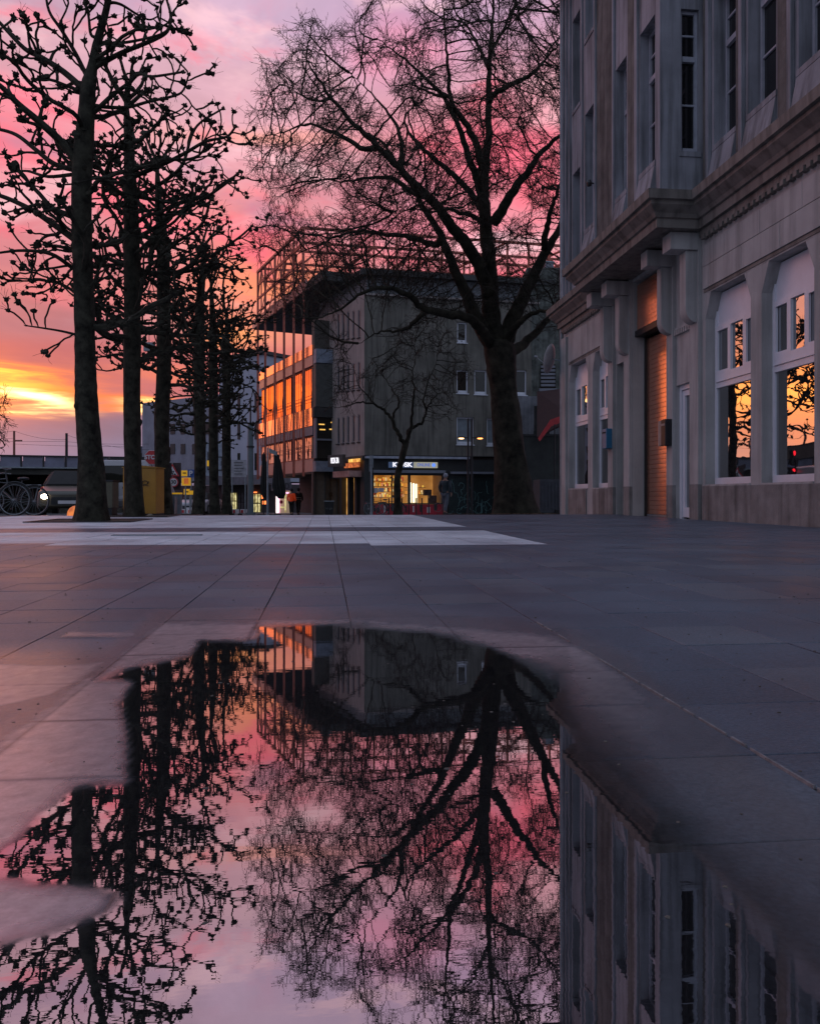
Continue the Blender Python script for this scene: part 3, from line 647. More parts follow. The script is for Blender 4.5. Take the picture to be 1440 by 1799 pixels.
b = MB(); fb(b, 14.262, 16.058, -R-.06, -R+.25, 3.725, 3.845); rel(b, 'transom', darkmetal)
b = MB(); fb(b, 14.262, 14.32, -R-.06, -R+.05, -.2, 4.85); fb(b, 16.0, 16.058, -R-.06, -R+.05, -.2, 4.85); rel(b, 'guide_rail', darkmetal)
b = MB(); fb(b, 14.32, 16.0, -R-.02, -R+.02, -.1, .028); rel(b, 'bottom_bar', galv)
b = MB(); fb(b, 14.262, 16.058, -.44, -.40, -.2, 4.85); rel(b, 'backing', black)
# letter boxes
lb = thing('letter_box', (XW-.2, 14.1, 1.3), 'dark two-part letter box mounted on the pier right of the shutter', 'letter box')
b = MB(); fb(b, 14.00, 14.20, .074, .20, 1.33, 1.82); b.build('housing', darkmetal, lb, bevel=.012)
b = MB(); fb(b, 14.205, 14.40, .074, .17, 1.34, 1.81); b.build('side_housing', galv, lb, bevel=.012)
b = MB(); fb(b, 14.02, 14.18, .2005, .207, 1.70, 1.74); b.build('flap', galv, lb)
bl = thing('blue_mailbox', (XW-.1, 17.2, 1.5), 'blue metal mailbox on the pier beside the far shop windows', 'mailbox')
bluem = mat('blue_enamel', (.02,.13,.24), .45, var=.1, bump=.02)
b = MB(); fb(b, 17.05, 17.32, .074, .21, 1.46, 1.90); b.build('housing', bluem, bl, bevel=.01)
b = MB(); fb(b, 17.08, 17.29, .211, .217, 1.80, 1.83); b.build('slot', black, bl)
# ---- cornice sweep following the plan, with the projecting bay
XB = 5.66
plan = [(XW, YN), (XW, 12.95), (XB, 12.95), (XB, 17.0), (XW, 17.0), (XW, YE), (XW+3, YE)]
def sweep(prof, plan, name, m, parent, close=False):
    b = MB(); k = len(prof); offs = []
    for i, (x, y) in enumerate(plan):
        def nrm(p, q): dx, dy = q[0]-p[0], q[1]-p[1]; l = math.hypot(dx, dy); return (-dy/l, dx/l)
        if i == 0: n_ = nrm(plan[0], plan[1]); o_ = n_
        elif i == len(plan)-1: o_ = nrm(plan[-2], plan[-1])
        else:
            n1 = nrm(plan[i-1], plan[i]); n2 = nrm(plan[i], plan[i+1]); sx_, sy_ = n1[0]+n2[0], n1[1]+n2[1]
            dn = 1+n1[0]*n2[0]+n1[1]*n2[1]; o_ = (sx_/dn, sy_/dn)
        for d, z in prof: b.v.append((x+o_[0]*d, y+o_[1]*d, z))
    for i in range(len(plan)-1):
        for j in range(k):
            j2 = (j+1) % k
            b.f.append((i*k+j, i*k+j2, (i+1)*k+j2, (i+1)*k+j))
    b.f.append(tuple(range(k))); b.f.append(tuple((len(plan)-1)*k+j for j in reversed(range(k))))
    return b.build(name, m, parent)
prof = [(-.10, 4.91), (.13, 4.91), (.13, 5.06), (.17, 5.07), (.20, 5.13), (.27, 5.20), (.31, 5.24), (.31, 5.30), (.37, 5.31), (.38, 5.46), (.33, 5.475), (-.10, 5.56)]
sweep(prof, plan, 'cornice', cornice_m, oldb)
b = MB(); b.box(XB+.1, XW-.001, 13.05, 16.9, 4.93, 5.2); b.build('bay_soffit', cornice_m, oldb)
# thin lower cornice under it on the flat stretches, and dentils
b = MB(); fb(b, YN, 12.93, .001, .07, 4.80, 4.905); fb(b, 17.42, YE+.1, .001, .07, 4.80, 4.905); b.build('bed_mould', cornice_m, oldb)
dm = MB(); dm.box(XW-.09, XW, 11.955, 12.045, -.07, 0); dme = dm.build('dentil', cornice_m, oldb)
src = dme.data; first = True
for y0, y1 in ((8.6, 12.80), (17.55, 20.8)):
    y = y0
    while y < y1:
        if first: o = dme; first = False
        else: o = bpy.data.objects.new('dentil', src); col.objects.link(o); o.parent = oldb
        o.location = (-.001, y-12, 4.798); y += .155
# ---- upper storeys
up = 13.9
def upper_wall(F, y0, y1, ops, m, name='upper_wall', th=.34, z0=5.5, z1=14.0):
    b = MB(); y = y0
    for (a0, a1, zz) in ops:
        b.fbox(F, y, a0, -th, 0, z0, z1); zl = z0
        for (c0, c1) in zz: b.fbox(F, a0, a1, -th, 0, zl, c0); zl = c1
        b.fbox(F, a0, a1, -th, 0, zl, z1); y = a1
    b.fbox(F, y, y1, -th, 0, z0, z1)
    return b.build(name, m, oldb)
ZZ = [(6.20, 8.72), (10.35, 12.7)]
uppaint = mat('weathered_frame_paint', (.30,.32,.37), .5, var=.15, scale=5, bump=.05)
def sash_window(F, a0, a1, z0, z1, R=.24, bars=True):
    o = MB(); f = .05
    o.fbox(F, a0, a0+f, -R-.06, -R, z0, z1); o.fbox(F, a1-f, a1, -R-.06, -R, z0, z1); o.fbox(F, a0+f, a1-f, -R-.06, -R+.03, z0, z0+.07); o.fbox(F, a0+f, a1-f, -R-.06, -R, z1-f, z1)
    zt = z0+(z1-z0)*.64; o.fbox(F, a0+f, a1-f, -R-.06, -R+.02, zt, zt+.09)
    if bars:
        for zz in (z0+(zt-z0)*.52, zt+.09+(z1-f-zt-.09)*.48): o.fbox(F, a0+f, a1-f, -R-.05, -R-.01, zz, zz+.03)
    w_ = o.build('window', uppaint, oldb)
    g = MB(); g.fbox(F, a0+f, a1-f, -R-.045, -R-.04, z0+.07, z1-f); g.build('pane', pane_up, w_)
    s = MB(); s.fbox(F, a0-.03, a1+.03, -R+.001, .02, z0-.09, z0-.003); s.build('sill', stucco_up, w_)
    return w_
near_ops = [(8.2, 8.92, ZZ), (9.5, 10.2, ZZ), (10.74, 11.5, ZZ), (11.86, 12.56, ZZ)]
upper_wall(FR, YN, 12.949, near_ops, stucco_up)
for a0, a1, zz in near_ops:
    for c in zz: sash_window(FR, a0, a1, *c, R=.20)
FBY = ((XB, 0.0), (0.0, 1.0), (-1.0, 0.0))
bay_ops = [(13.20, 13.86, ZZ), (14.50, 15.06, ZZ), (16.24, 16.90, ZZ)]
upper_wall(FBY, 12.951, 17.0, bay_ops, stucco_up, 'bay_wall', .30)
for a0, a1, zz in bay_ops:
    for c in zz: sash_window(FBY, a0, a1, *c, R=.17)
# bay returns; the near one faces the camera and carries a window
FRT = ((XB+.30, 12.951), (1.0, 0.0), (0.0, -1.0))
L_ = XW-XB-.30
b = MB()
for (z0, z1) in ((5.5, 6.26), (8.68, 10.3), (12.7, 14.0)): b.fbox(FRT, .0, L_-.001, -.20, 0, z0, z1)
for (z0, z1) in ((6.26, 8.68), (10.3, 12.7)): b.fbox(FRT, 0, .05, -.20, 0, z0, z1); b.fbox(FRT, L_-.07, L_-.001, -.20, 0, z0, z1)
b.build('bay_return', stucco_up, oldb)
for z0, z1 in ((6.26, 8.68), (10.3, 12.7)): sash_window(FRT, .05, L_-.07, z0, z1, R=.07)
b = MB(); b.box(XB+.30, XW-.002, 16.70, 16.999, 5.5, 14.0); b.build('bay_return', stucco_up, oldb)
b = MB(); b.box(XB+.32, XW+.2, 13.2, 16.65, 5.5, 14.0); b.build('bay_interior', black, oldb)
far_ops = [(18.1, 18.75, ZZ), (19.5, 20.1, ZZ)]
upper_wall(FR, 17.001, YE, far_ops, stucco_up)
for a0, a1, zz in far_ops:
    for c in zz: sash_window(FR, a0, a1, *c, R=.2)
# stained flat pilaster panels, ribs and corner boards
def rib(F, a0, a1, d, m=stucco_up, z0=5.52, z1=14.0, nm='rib'):
    b = MB(); b.fbox(F, a0, a1, .001, d, z0, z1); b.build(nm, m, oldb, bevel=.01)
for a in (9.02, 10.28, 11.57, 12.64): rib(FR, a, a+.10, .07)
for a in (9.18, 10.44): rib(FR, a, a+.22, .03, grime)
for a in (11.69, 12.78): rib(FR, a, a+.12, .03, grime)
rib(FBY, 12.953, 13.12, .02); rib(FBY, 13.90, 14.02, .05); rib(FBY, 15.10, 16.12, .012, grime, nm='stained_panel'); rib(FBY, 15.08, 15.16, .05); rib(FBY, 14.02, 14.42, .012, grime, nm='stained_panel'); rib(FBY, 16.14, 16.22, .05)
for a in (17.15, 17.5, 17.85, 18.85, 19.2, 20.2, 20.5, 20.78): rib(FR, a, a+.09, .06)
# sill splashes: sloping render below first-floor windows
for F, a0, a1 in [(FR, a[0], a[1]) for a in near_ops]+[(FBY, a[0], a[1]) for a in bay_ops]:
    b = MB(); (ox, oy), t_, n_ = F
    P = lambda a, dd, z: (ox+t_[0]*a+n_[0]*dd, oy+t_[1]*a+n_[1]*dd, z)
    b.hexa([P(a0-.02,.001,5.53),P(a1+.02,.001,5.53),P(a1+.02,.13,5.53),P(a0-.02,.13,5.53),P(a0-.02,.001,6.10),P(a1+.02,.001,6.10),P(a1+.02,.02,6.10),P(a0-.02,.02,6.10)]); b.build('apron', stucco_up, oldb)
b = MB(); fb(b, YN, YE+.3, -11, .5, 14.0, 14.25); b.box(XB-.4, XW-.5, 12.6, 17.3, 14.0, 14.24); b.build('roof', cornice_m, oldb)
# rain gutter and a small black fixture on the bay window jamb
b = MB(); b.tube([(XW-.05, 20.93, -.1), (XW-.05, 20.93, 13.9)], .045, 8); b.build('downpipe', galv, oldb)
fx = thing('wall_lamp', (XB, 16.22, 6.95), 'small dark fixture on the bay jamb above the big cornice', 'lamp')
b = MB(); b.tube([(XB, 16.20, 6.95), (XB-.14, 16.18, 6.97)], .015, 6); b.build('bracket', darkmetal, fx)
b = MB(); b.ball((XB-.16, 16.18, 6.95), .06, 6, 8, (1,1,1.3), .15); b.build('shade', darkmetal, fx)
# satellite dish on the far corner
ds = thing('satellite_dish', (XW-.1, 20.95, 4.1), 'pale satellite dish on the far corner of the grey building', 'satellite dish')
b = MB(); c = Vector((XW-.32, 21.05, 4.12)); n_ = Vector((-.8, .55, .22)).normalized(); u = n_.orthogonal().normalized(); v_ = n_.cross(u)
rings = 5; seg = 18; b.v.append(tuple(c-n_*.06))
for i in range(1, rings+1):
    r = .40*i/rings
    for k in range(seg): a = 2*math.pi*k/seg; b.v.append(tuple(c+(u*math.cos(a)+v_*math.sin(a))*r+n_*(-.06+.10*(i/rings)**2)))
for k in range(seg): b.f.append((0, 1+k, 1+(k+1) % seg))
for i in range(rings-1):
    for k in range(seg): k2 = (k+1) % seg; b.f.append((1+i*seg+k, 1+(i+1)*seg+k, 1+(i+1)*seg+k2, 1+i*seg+k2))
dsh = b.build('dish', mat('dish_grey', (.35,.35,.36), .5, bump=0), ds, smooth=True); sd = dsh.modifiers.new('thick', 'SOLIDIFY'); sd.thickness = .012
b = MB(); b.tube([tuple(c-n_*.07), (XW-.0, 20.95, 4.05)], .022, 6); b.tube([tuple(c-v_*.3), tuple(c+n_*.42)], .01, 5); b.build('arm', galv, ds)
b = MB(); b.tube([tuple(c+n_*.38), tuple(c+n_*.46)], .03, 8); b.build('receiver', galv, ds)
# ============================================================ trees
def wiggle(pts, amp, sub, seed):
    r = random.Random(seed); out = []
    for i in range(len(pts)-1):
        a, b_ = Vector(pts[i]), Vector(pts[i+1])
        for k in range(sub):
            t_ = k/sub; p = a.lerp(b_, t_); out.append(p+Vector((r.uniform(-1,1), r.uniform(-1,1), r.uniform(-1,1)))*(amp if k or i else 0))
    out.append(Vector(pts[-1])); return out
def smooth_path(pts, sub=4):                  # Catmull-Rom through the points
    P = [Vector(p) for p in pts]; P = [P[0]*2-P[1]]+P+[P[-1]*2-P[-2]]; out = []
    for i in range(1, len(P)-2):
        for k in range(sub):
            t_ = k/sub; a, b_, c, d = P[i-1], P[i], P[i+1], P[i+2]
            out.append(.5*((2*b_)+(c-a)*t_+(2*a-5*b_+4*c-d)*t_*t_+(3*b_-a-3*c+d)*t_**3))
    out.append(P[-2]); return out
def trunk_mesh(mb, tp, rs, z0, seed, n=26, flare=.55, fh=.9):
    rr = random.Random(seed); ph = [rr.random()*6.28 for _ in range(4)]; b = len(mb.v); N_ = len(tp)
    dz = []
    for i, p in enumerate(tp):
        h = max(0.0, p.z-z0); fl = flare*math.exp(-h/(fh*.45)); w_ = .05+.30*math.exp(-h/(fh*.8))
        for k in range(n):
            a = 2*math.pi*k/n; r = rs[i]*(1+fl*(.55+.45*math.cos(5*a+ph[0]+h*.3))*1.0+w_*.25*math.sin(3*a+ph[1]+h*.7)+.035*math.sin(7*a+ph[2]+h*2.1)+.02*math.sin(11*a+h*5))
            mb.v.append((p.x+r*math.cos(a), p.y+r*math.sin(a), p.z))
    for i in range(N_-1):
        for k in range(n): k2 = (k+1) % n; mb.f.append((b+i*n+k, b+i*n+k2, b+(i+1)*n+k2, b+(i+1)*n+k))
    mb.f.append(tuple(b+(N_-1)*n+k for k in range(n)))
def dense_foot(tp, rs, z0, H):                # more rings near the ground
    i = next(k for k in range(len(tp)) if tp[k].z > z0+H)
    a, ra, c, rc = tp[0], rs[0], tp[i], rs[i]; P, R = [], []
    for k in range(12): t_ = k/12; P.append(a.lerp(c, t_)); R.append(ra+(rc-ra)*t_)
    return P+tp[i:], R+rs[i:]
# ---------- pollarded planes in a row
def knob(mb, p, r, rr):
    mb.ball(tuple(p), r, 5, 7, (rr.uniform(.8,1.25), rr.uniform(.8,1.25), rr.uniform(.7,1.1)), .35)
    for k in range(rr.randint(2, 5)):
        d = Vector((rr.uniform(-1,1), rr.uniform(-1,1), rr.uniform(-.4,1))).normalized(); mb.tube([p, p+d*r*rr.uniform(1.2,1.9)], [r*.45, r*.22], 4)
def limb_grow(mb, tw, p, d, L, r, lvl, rr, sp=1.0):
    step = .085 if lvl else .12; n_ = max(2, int(L/step)); pts = [Vector(p)]; rs = [r]; d = Vector(d).normalized(); bend = Vector((rr.uniform(-1,1), rr.uniform(-1,1), rr.uniform(-.3,.8)))*.15
    side = 1
    for i in range(n_):
        d = (d+bend*.35+Vector((rr.uniform(-1,1), rr.uniform(-1,1), rr.uniform(-1,1)))*(.26+.07*lvl)+Vector((0,0,.07*(i/n_)))).normalized()
        if rr.random() < .14: bend = Vector((rr.uniform(-1,1), rr.uniform(-1,1), rr.uniform(-.7,.9)))*.30
        q = pts[-1]+d*step; pts.append(q); rs.append(max(.015, r*(1-.38*(i+1)/n_)))
        pr = {0: .46, 1: .30, 2: .04}.get(lvl, 0)*sp
        if i > (1 if lvl else 2) and rr.random() < pr and lvl < 3:
            side = -side; ax = d.cross(Vector((rr.uniform(-.5,.5), rr.uniform(-.5,.5), 1))).normalized()*side
            nd = (d*rr.uniform(.5,1)+ax*rr.uniform(.6,1.1)+Vector((0,0,rr.uniform(-.35,.45)))).normalized()
            limb_grow(mb, tw, q, nd, L*rr.uniform(.28,.55)*(1-.45*i/n_)+.12, rs[-1]*.74, lvl+1, rr, sp)
        if lvl < 2 and rr.random() < .05: knob(mb, q, rs[-1]*rr.uniform(1.3,1.8), rr)
    mb.tube(pts, rs, 6 if lvl == 0 else (5 if lvl == 1 else 4))
    knob(mb, pts[-1], max(.040, min(.080, rs[-1]*rr.uniform(2.0, 3.3))), rr)
    for k in range(rr.randint(0, 3)):          # thin whips from the knob
        dd = (d+Vector((rr.uniform(-1,1), rr.uniform(-1,1), rr.uniform(-.6,1)))*.9).normalized(); a = pts[-1]
        for s_ in range(3):
            b_ = a+dd*rr.uniform(.03,.09); tw[0].append(a); tw[1].append(b_); a = b_; dd = (dd+Vector((rr.uniform(-1,1),)*3)*.3).normalized()
def pollard(name, base, trunk_px, zc, seed, label, group, H=9.0, traced=(), nlimb=34, rad=1.95, fan=1.0):
    rr = random.Random(seed); T = thing(name, base, label, 'tree', group)
    tp = smooth_path([at(px, py, zc) for px, py, r in trunk_px], 5); rsrc = [r for _, _, r in trunk_px]
    rs = []
    for i in range(len(rsrc)-1):
        for k in range(5): rs.append(rsrc[i]+(rsrc[i+1]-rsrc[i])*k/5)
    rs.append(rsrc[-1]); rs = [r*(1+rr.uniform(-.03,.03)) for r in rs]
    tp[0].z = min(tp[0].z, base.z-.05)
    P_, R_ = dense_foot(tp, rs, base.z, .8); b = MB(); trunk_mesh(b, P_, R_, base.z, seed, 22, .22, .4)
    for k in range(16):                        # burrs and old cuts
        i = rr.randrange(3, len(tp)-4); a = rr.random()*6.28; b.ball(tuple(tp[i]+Vector((math.cos(a), math.sin(a), 0))*rs[i]*.85), rs[i]*rr.uniform(.2,.4), 5, 7, (1,1,1.4), .2)
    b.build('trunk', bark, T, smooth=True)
    tw = ([], [])
    def put(mb): mb.build('limb', bark, T)
    def zat(z):
        for i in range(len(tp)-1):
            if tp[i+1].z >= z: t_ = (z-tp[i].z)/max(1e-4, tp[i+1].z-tp[i].z); return tp[i].lerp(tp[i+1], t_), rs[i]
        return tp[-1], rs[-1]
    for path, r0, dpt in traced:
        n_ = len(path); q0 = at(*path[0], zc); pts = smooth_path([zat(q0.z-.06)[0]]+[at(px, py, zc+dpt*i/(n_-1)) for i, (px, py) in enumerate(path)], 5); mb = MB(); k = len(pts)
        rrs = [r0*(1-.62*i/(k-1)) for i in range(k)]; mb.tube(pts, rrs, 7)
        for i in range(3, k):
            if rr.random() < .32:
                d = (pts[min(i, k-1)]-pts[i-1]).normalized(); ax = d.cross(Vector((rr.uniform(-.6,.6), rr.uniform(-1,1), rr.uniform(-.3,.3)))).normalized()
                limb_grow(mb, tw, pts[i], (d*.6+ax*rr.choice((-1,1))+Vector((0,0,.15))), rr.uniform(.35,.85), rrs[i]*.6, 1, rr)
        knob(mb, pts[-1], rrs[-1]*1.9, rr); put(mb)
    z0 = 3.0; z1 = tp[-1].z-.4
    for k in range(nlimb):
        f = (k+rr.random()*.6)/nlimb; z = z0+(z1-z0)*f; p, r = zat(z); a = k*2.39996+rr.uniform(-.35,.35)
        L = rad*(.80+.2*math.sin(f*3.0))*rr.uniform(.75,1.08)*(1-.45*max(0, f-.75)/.25)
        up = .10+.55*f*f*fan; d = Vector((math.cos(a), math.sin(a), up+rr.uniform(-.12,.2)))
        mb = MB(); limb_grow(mb, tw, p+Vector((math.cos(a), math.sin(a), 0))*r*.5, d, L*1.12, .052*(1-.30*f)*rr.uniform(.8,1.15), 0, rr); put(mb)
    for k in range(5):                         # leaders at the top
        a = k*1.3; mb = MB(); limb_grow(mb, tw, tp[-1], Vector((math.cos(a)*.6, math.sin(a)*.6, 1)), .9, .045, 0, rr); put(mb)
    V, Fq = edge_tubes(tw[0], tw[1], [.0035]*len(tw[0]), [.0022]*len(tw[0]), 3); o = np_mesh('whips', V, Fq, twigm, T); o['kind'] = 'stuff'
    return T
GRP = 'pollarded plane trees in a row on the left of the square'
b1 = foot(162, 13.05); b1.z = 0
t1 = [(162,920,.25),(161,880,.215),(160,820,.20),(156,760,.185),(152,700,.178),(150,640,.165),(148,560,.155),(146,480,.152),(144,400,.155),(144,320,.160),(146,270,.160),(151,210,.135),(156,150,.115),(163,115,.080),(172,70,.062),(186,20,.055),(195,-30,.045)]
tr1 = [([(145,300),(110,252),(72,216),(32,182),(0,150),(-45,120)], .085, -.6), ([(150,160),(112,126),(72,100),(42,84),(2,42),(-30,10)], .065, .5), ([(152,132),(132,92),(108,52),(86,18),(78,-30)], .045, -.3),
       ([(166,196),(196,168),(226,146),(244,130),(268,134),(322,126)], .045, -.4), ([(176,112),(214,92),(268,70),(294,54),(300,28),(292,-4)], .050, .3), ([(178,76),(222,74),(276,62),(300,48)], .034, -.5),
       ([(140,300),(96,288),(62,262),(28,236),(-6,226),(-40,222)], .055, .8), ([(132,420),(92,392),(52,366),(2,344),(-40,336)], .070, .2), ([(128,470),(90,446),(40,440),(-10,445)], .045, -.9),
       ([(160,185),(190,188),(224,188),(262,178),(306,168),(322,158),(332,130)], .038, .6), ([(196,4),(214,8),(240,24),(262,34),(278,28)], .030, .3), ([(160,60),(156,30),(150,0),(150,-30)], .030, -.3),
       ([(134,306),(84,310),(46,300),(10,304)], .040, 1.2), ([(140,520),(110,500),(70,492),(24,488)], .035, .9), ([(140,590),(110,582),(74,576),(46,572)], .028, -.4)]
pollard('pollarded_tree', b1, t1, 13.05, 5, 'nearest and tallest pollarded tree with knobbly arms at the far left', GRP, traced=tr1, nlimb=12, rad=1.6)
b2 = foot(236, 16.0); b2.z = gz(b2.y)
t2 = [(238,912,.20),(235,880,.168),(233,800,.165),(232,700,.165),(232,600,.165),(232,500,.16),(231,400,.15),(229,330,.13),(227,270,.10),(224,220,.07),(222,180,.045)]
tr2 = [([(236,310),(268,296),(300,282),(330,266),(362,248),(398,240),(414,222)], .055, -.4), ([(236,420),(266,404),(300,380),(340,360),(372,340),(400,320),(422,300)], .055, .4), ([(240,345),(286,320),(320,290),(336,240),(352,215),(392,190)], .050, .5)]
T2 = pollard('pollarded_tree', b2, t2, 16.0, 21, 'second pollarded tree from the left, in front of the yellow cabinet', GRP, traced=tr2, nlimb=23, rad=1.95)
# the others in the row are copies of the second, turned and scaled
lab = ['third pollarded tree from the left, half hiding the red stop sign', 'fourth pollarded tree, its pale trunk right of the yellow signs', 'fifth pollarded tree, thin trunk in the middle of the far group', 'sixth and farthest pollarded tree, trunk beside the lit shop door']
for k, (px, zc, rz, s) in enumerate([(287, 18.9, 2.1, .98), (350, 24.3, 3.9, 1.0), (377, 27.7, .9, .97), (398, 31.2, 5.0, .98)]):
    if k == 0:
        sh_ = lambda x_, y_: (px+(x_-235)*16/zc*.98, 871+(y_-871)*16/zc*.98)
        t3 = [(*sh_(x_+(4 if 300 < y_ < 650 else 0), y_), r_*1.02) for x_, y_, r_ in t2]; tr3 = [([sh_(*q_) for q_ in path_], r_, -d_) for path_, r_, d_ in tr2[1:]]
        T3 = pollard('pollarded_tree', foot(px, zc), t3, zc, 57, lab[0], GRP, traced=tr3, nlimb=23, rad=1.9); continue
    c = dup(T3 if k in (1, 3) else T2); p = foot(px, zc); c.location = p; c.rotation_euler.z = rz; c.scale = (s, s, s*random.uniform(.97, 1.03)); c['label'] = lab[k]
# ---------- space colonisation for the free-growing trees
def colonise(seeds, attract, D=.30, di=2.2, dk=.42, iters=90, jit=.07, grav=0.0):
    nodes = [Vector(s[0]) for s in seeds]; parent = [s[1] for s in seeds]; att = [Vector(a) for a in attract]; alive = list(range(len(att)))
    kidn = {}
    for it in range(iters):
        kd = kdtree.KDTree(len(nodes))
        for i, p in enumerate(nodes): kd.insert(p, i)
        kd.balance(); acc = {}; keep_ = []
        for a in alive:
            co, i, dist = kd.find(att[a])
            if dist < dk: continue
            keep_.append(a)
            if dist < di: acc.setdefault(i, []).append((att[a]-co).normalized())
        alive = keep_
        if not acc: di *= 1.6; 
        if not alive or di > 30: break
        for i, ds_ in acc.items():
            if kidn.get(i, 0) >= 3: continue
            kidn[i] = kidn.get(i, 0)+1
            d = sum(ds_, Vector())
            d = (d.normalized() if d.length > 1e-4 else Vector((0,0,1)))+Vector((rng.uniform(-1,1), rng.uniform(-1,1), rng.uniform(-1,1)))*jit*2.2+Vector((0,0,grav))
            nodes.append(nodes[i]+d.normalized()*D*random.uniform(.75,1.15)); parent.append(i)
    return nodes, parent
def free_tree(name, base, label, zc, trunk, limbs, poly, zspan, natt, D, dk, rtip, expo, twl, mat_, group=None, depth=5.5, rootr=.8, seedballs=True, ntw=3, di=2.2):
    T = thing(name, base, label, 'tree', group)
    tpx = trunk; tp = smooth_path([at(px, py, zc) for px, py, r in tpx], 4); rs = []
    for i in range(len(tpx)-1):
        for k in range(4): rs.append(tpx[i][2]+(tpx[i+1][2]-tpx[i][2])*k/4)
    rs.append(tpx[-1][2]); rs = [r*(1+random.uniform(-.04,.04)) for r in rs]; b = MB(); P_, R_ = dense_foot(tp, rs, base.z, tpx[0][2]*2.2); trunk_mesh(b, P_, R_, base.z, 3, 30, .24, tpx[0][2]*1.3)
    b.build('trunk', mat_, T, smooth=True)
    seeds = []
    def add_path(pts, par):
        pr = par
        for p in pts: seeds.append((p, pr)); pr = len(seeds)-1
        return pr
    starts = []
    for path, r0, dp in limbs:
        n_ = len(path); pts = smooth_path([at(px, py, zc+(dp[i] if isinstance(dp, (list, tuple)) else dp*i/(n_-1))) for i, (px, py) in enumerate(path)], 4)
        k = len(pts); r1 = max(.012, r0*.07); rr_ = [max(r1, r0*(1-.95*(i/(k-1))**.9)) for i in range(k)]
        pts = [p+Vector((random.uniform(-1,1), random.uniform(-1,1), random.uniform(-1,1)))*.035*(1 if i else 0) for i, p in enumerate(pts)]
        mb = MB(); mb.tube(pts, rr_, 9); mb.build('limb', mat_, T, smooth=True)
        i0 = len(seeds)
        for i, p in enumerate(pts): seeds.append((p, -1 if i == 0 else len(seeds)-1))
    ns = len(seeds)
    gap = lambda u_, v_: float(vnoise(np.array([u_]), np.array([v_]), 1/46., 77)[0]*.65+vnoise(np.array([u_]), np.array([v_]), 1/20., 78)[0]*.35)
    P = np.array(poly, float); x0, y0 = P.min(0); x1, y1 = P.max(0); att = []
    cx = (x0+x1)/2; cy = (y0+y1)/2
    while len(att) < natt:
        px = rng.uniform(x0, x1, 400); py = rng.uniform(y0, y1, 400); s = sd_poly(px, py, poly); hx = (x1-x0)/2
        for a_, c_, q_ in zip(px, py, s):
            if q_ <= 0 or len(att) >= natt or gap(a_, c_) < .36+.10*rng.random(): continue
            dd = depth*math.sqrt(max(.04, min(1, (q_/(hx*.55)))))
            att.append(at(a_, c_, zc+rng.uniform(-dd, dd)))
    nodes, par = colonise(seeds, att, D=D, dk=dk, di=di)
    n_ = len(nodes); rad = [0.0]*n_; cnt = [0]*n_
    for i in range(n_):
        if par[i] >= 0: cnt[par[i]] += 1
    for i in range(n_-1, ns-1, -1):
        if rad[i] == 0: rad[i] = rtip**expo
        if par[i] >= ns: rad[par[i]] += rad[i]
    A, B_, ra, rb = [], [], [], []
    for i in range(ns, n_):
        r = rad[i]**(1/expo); pp = par[i]; r_p = rad[pp]**(1/expo) if pp >= ns else r*1.15
        A.append(nodes[pp]); B_.append(nodes[i]); ra.append(min(r_p, r*1.35)); rb.append(r)
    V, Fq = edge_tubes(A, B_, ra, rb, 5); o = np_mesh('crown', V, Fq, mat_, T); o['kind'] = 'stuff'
    # fine twigs
    A, B_ = [], []; balls = []
    for i in range(ns, n_):
        r = rad[i]**(1/expo)
        if r > rtip*2.3 and rng.random() > .25: continue
        for k in range(ntw if cnt[i] == 0 else (1 if rng.random() < .75 else 2)):
            base_d = (nodes[i]-nodes[par[i]]).normalized(); d = (base_d*1.1+Vector(rng.uniform(-1,1,3))*.75+Vector((0,0,.05))).normalized(); p = nodes[i]; n2 = random.randint(2, 4)
            for s_ in range(n2):
                q = p+d*twl*random.uniform(.5,1.25); A.append(p); B_.append(q)
                if random.random() < .35:
                    e = (d+Vector(rng.uniform(-1,1,3))*1.0).normalized(); A.append(q); B_.append(q+e*twl*random.uniform(.5,1.0))
                p = q; d = (d+Vector(rng.uniform(-1,1,3))*.28+Vector((0,0,-.05))).normalized()
            if seedballs and random.random() < .16: balls.append(p)
    V, Fq = edge_tubes(A, B_, [rtip*.80]*len(A), [rtip*.55]*len(A), 3); o = np_mesh('twigs', V, Fq, twigm, T); o['kind'] = 'stuff'
    if balls:
        mb = MB()
        for p in balls:
            q = p+Vector((0,0,-random.uniform(.03,.10))); mb.tube([p, q], .003, 3, False); mb.ball(tuple(q), .017, 3, 5)
        o = mb.build('seed_ball', twigm, T); o['kind'] = 'stuff'
    return T, n_
PZ = 28.7
pb = foot(905, PZ)
trunk = [(906,912,.74),(905,885,.70),(901,850,.64),(897,810,.58),(892,770,.54),(888,720,.50),(884,680,.49),(881,650,.52),(878,620,.58),(874,600,.50)]
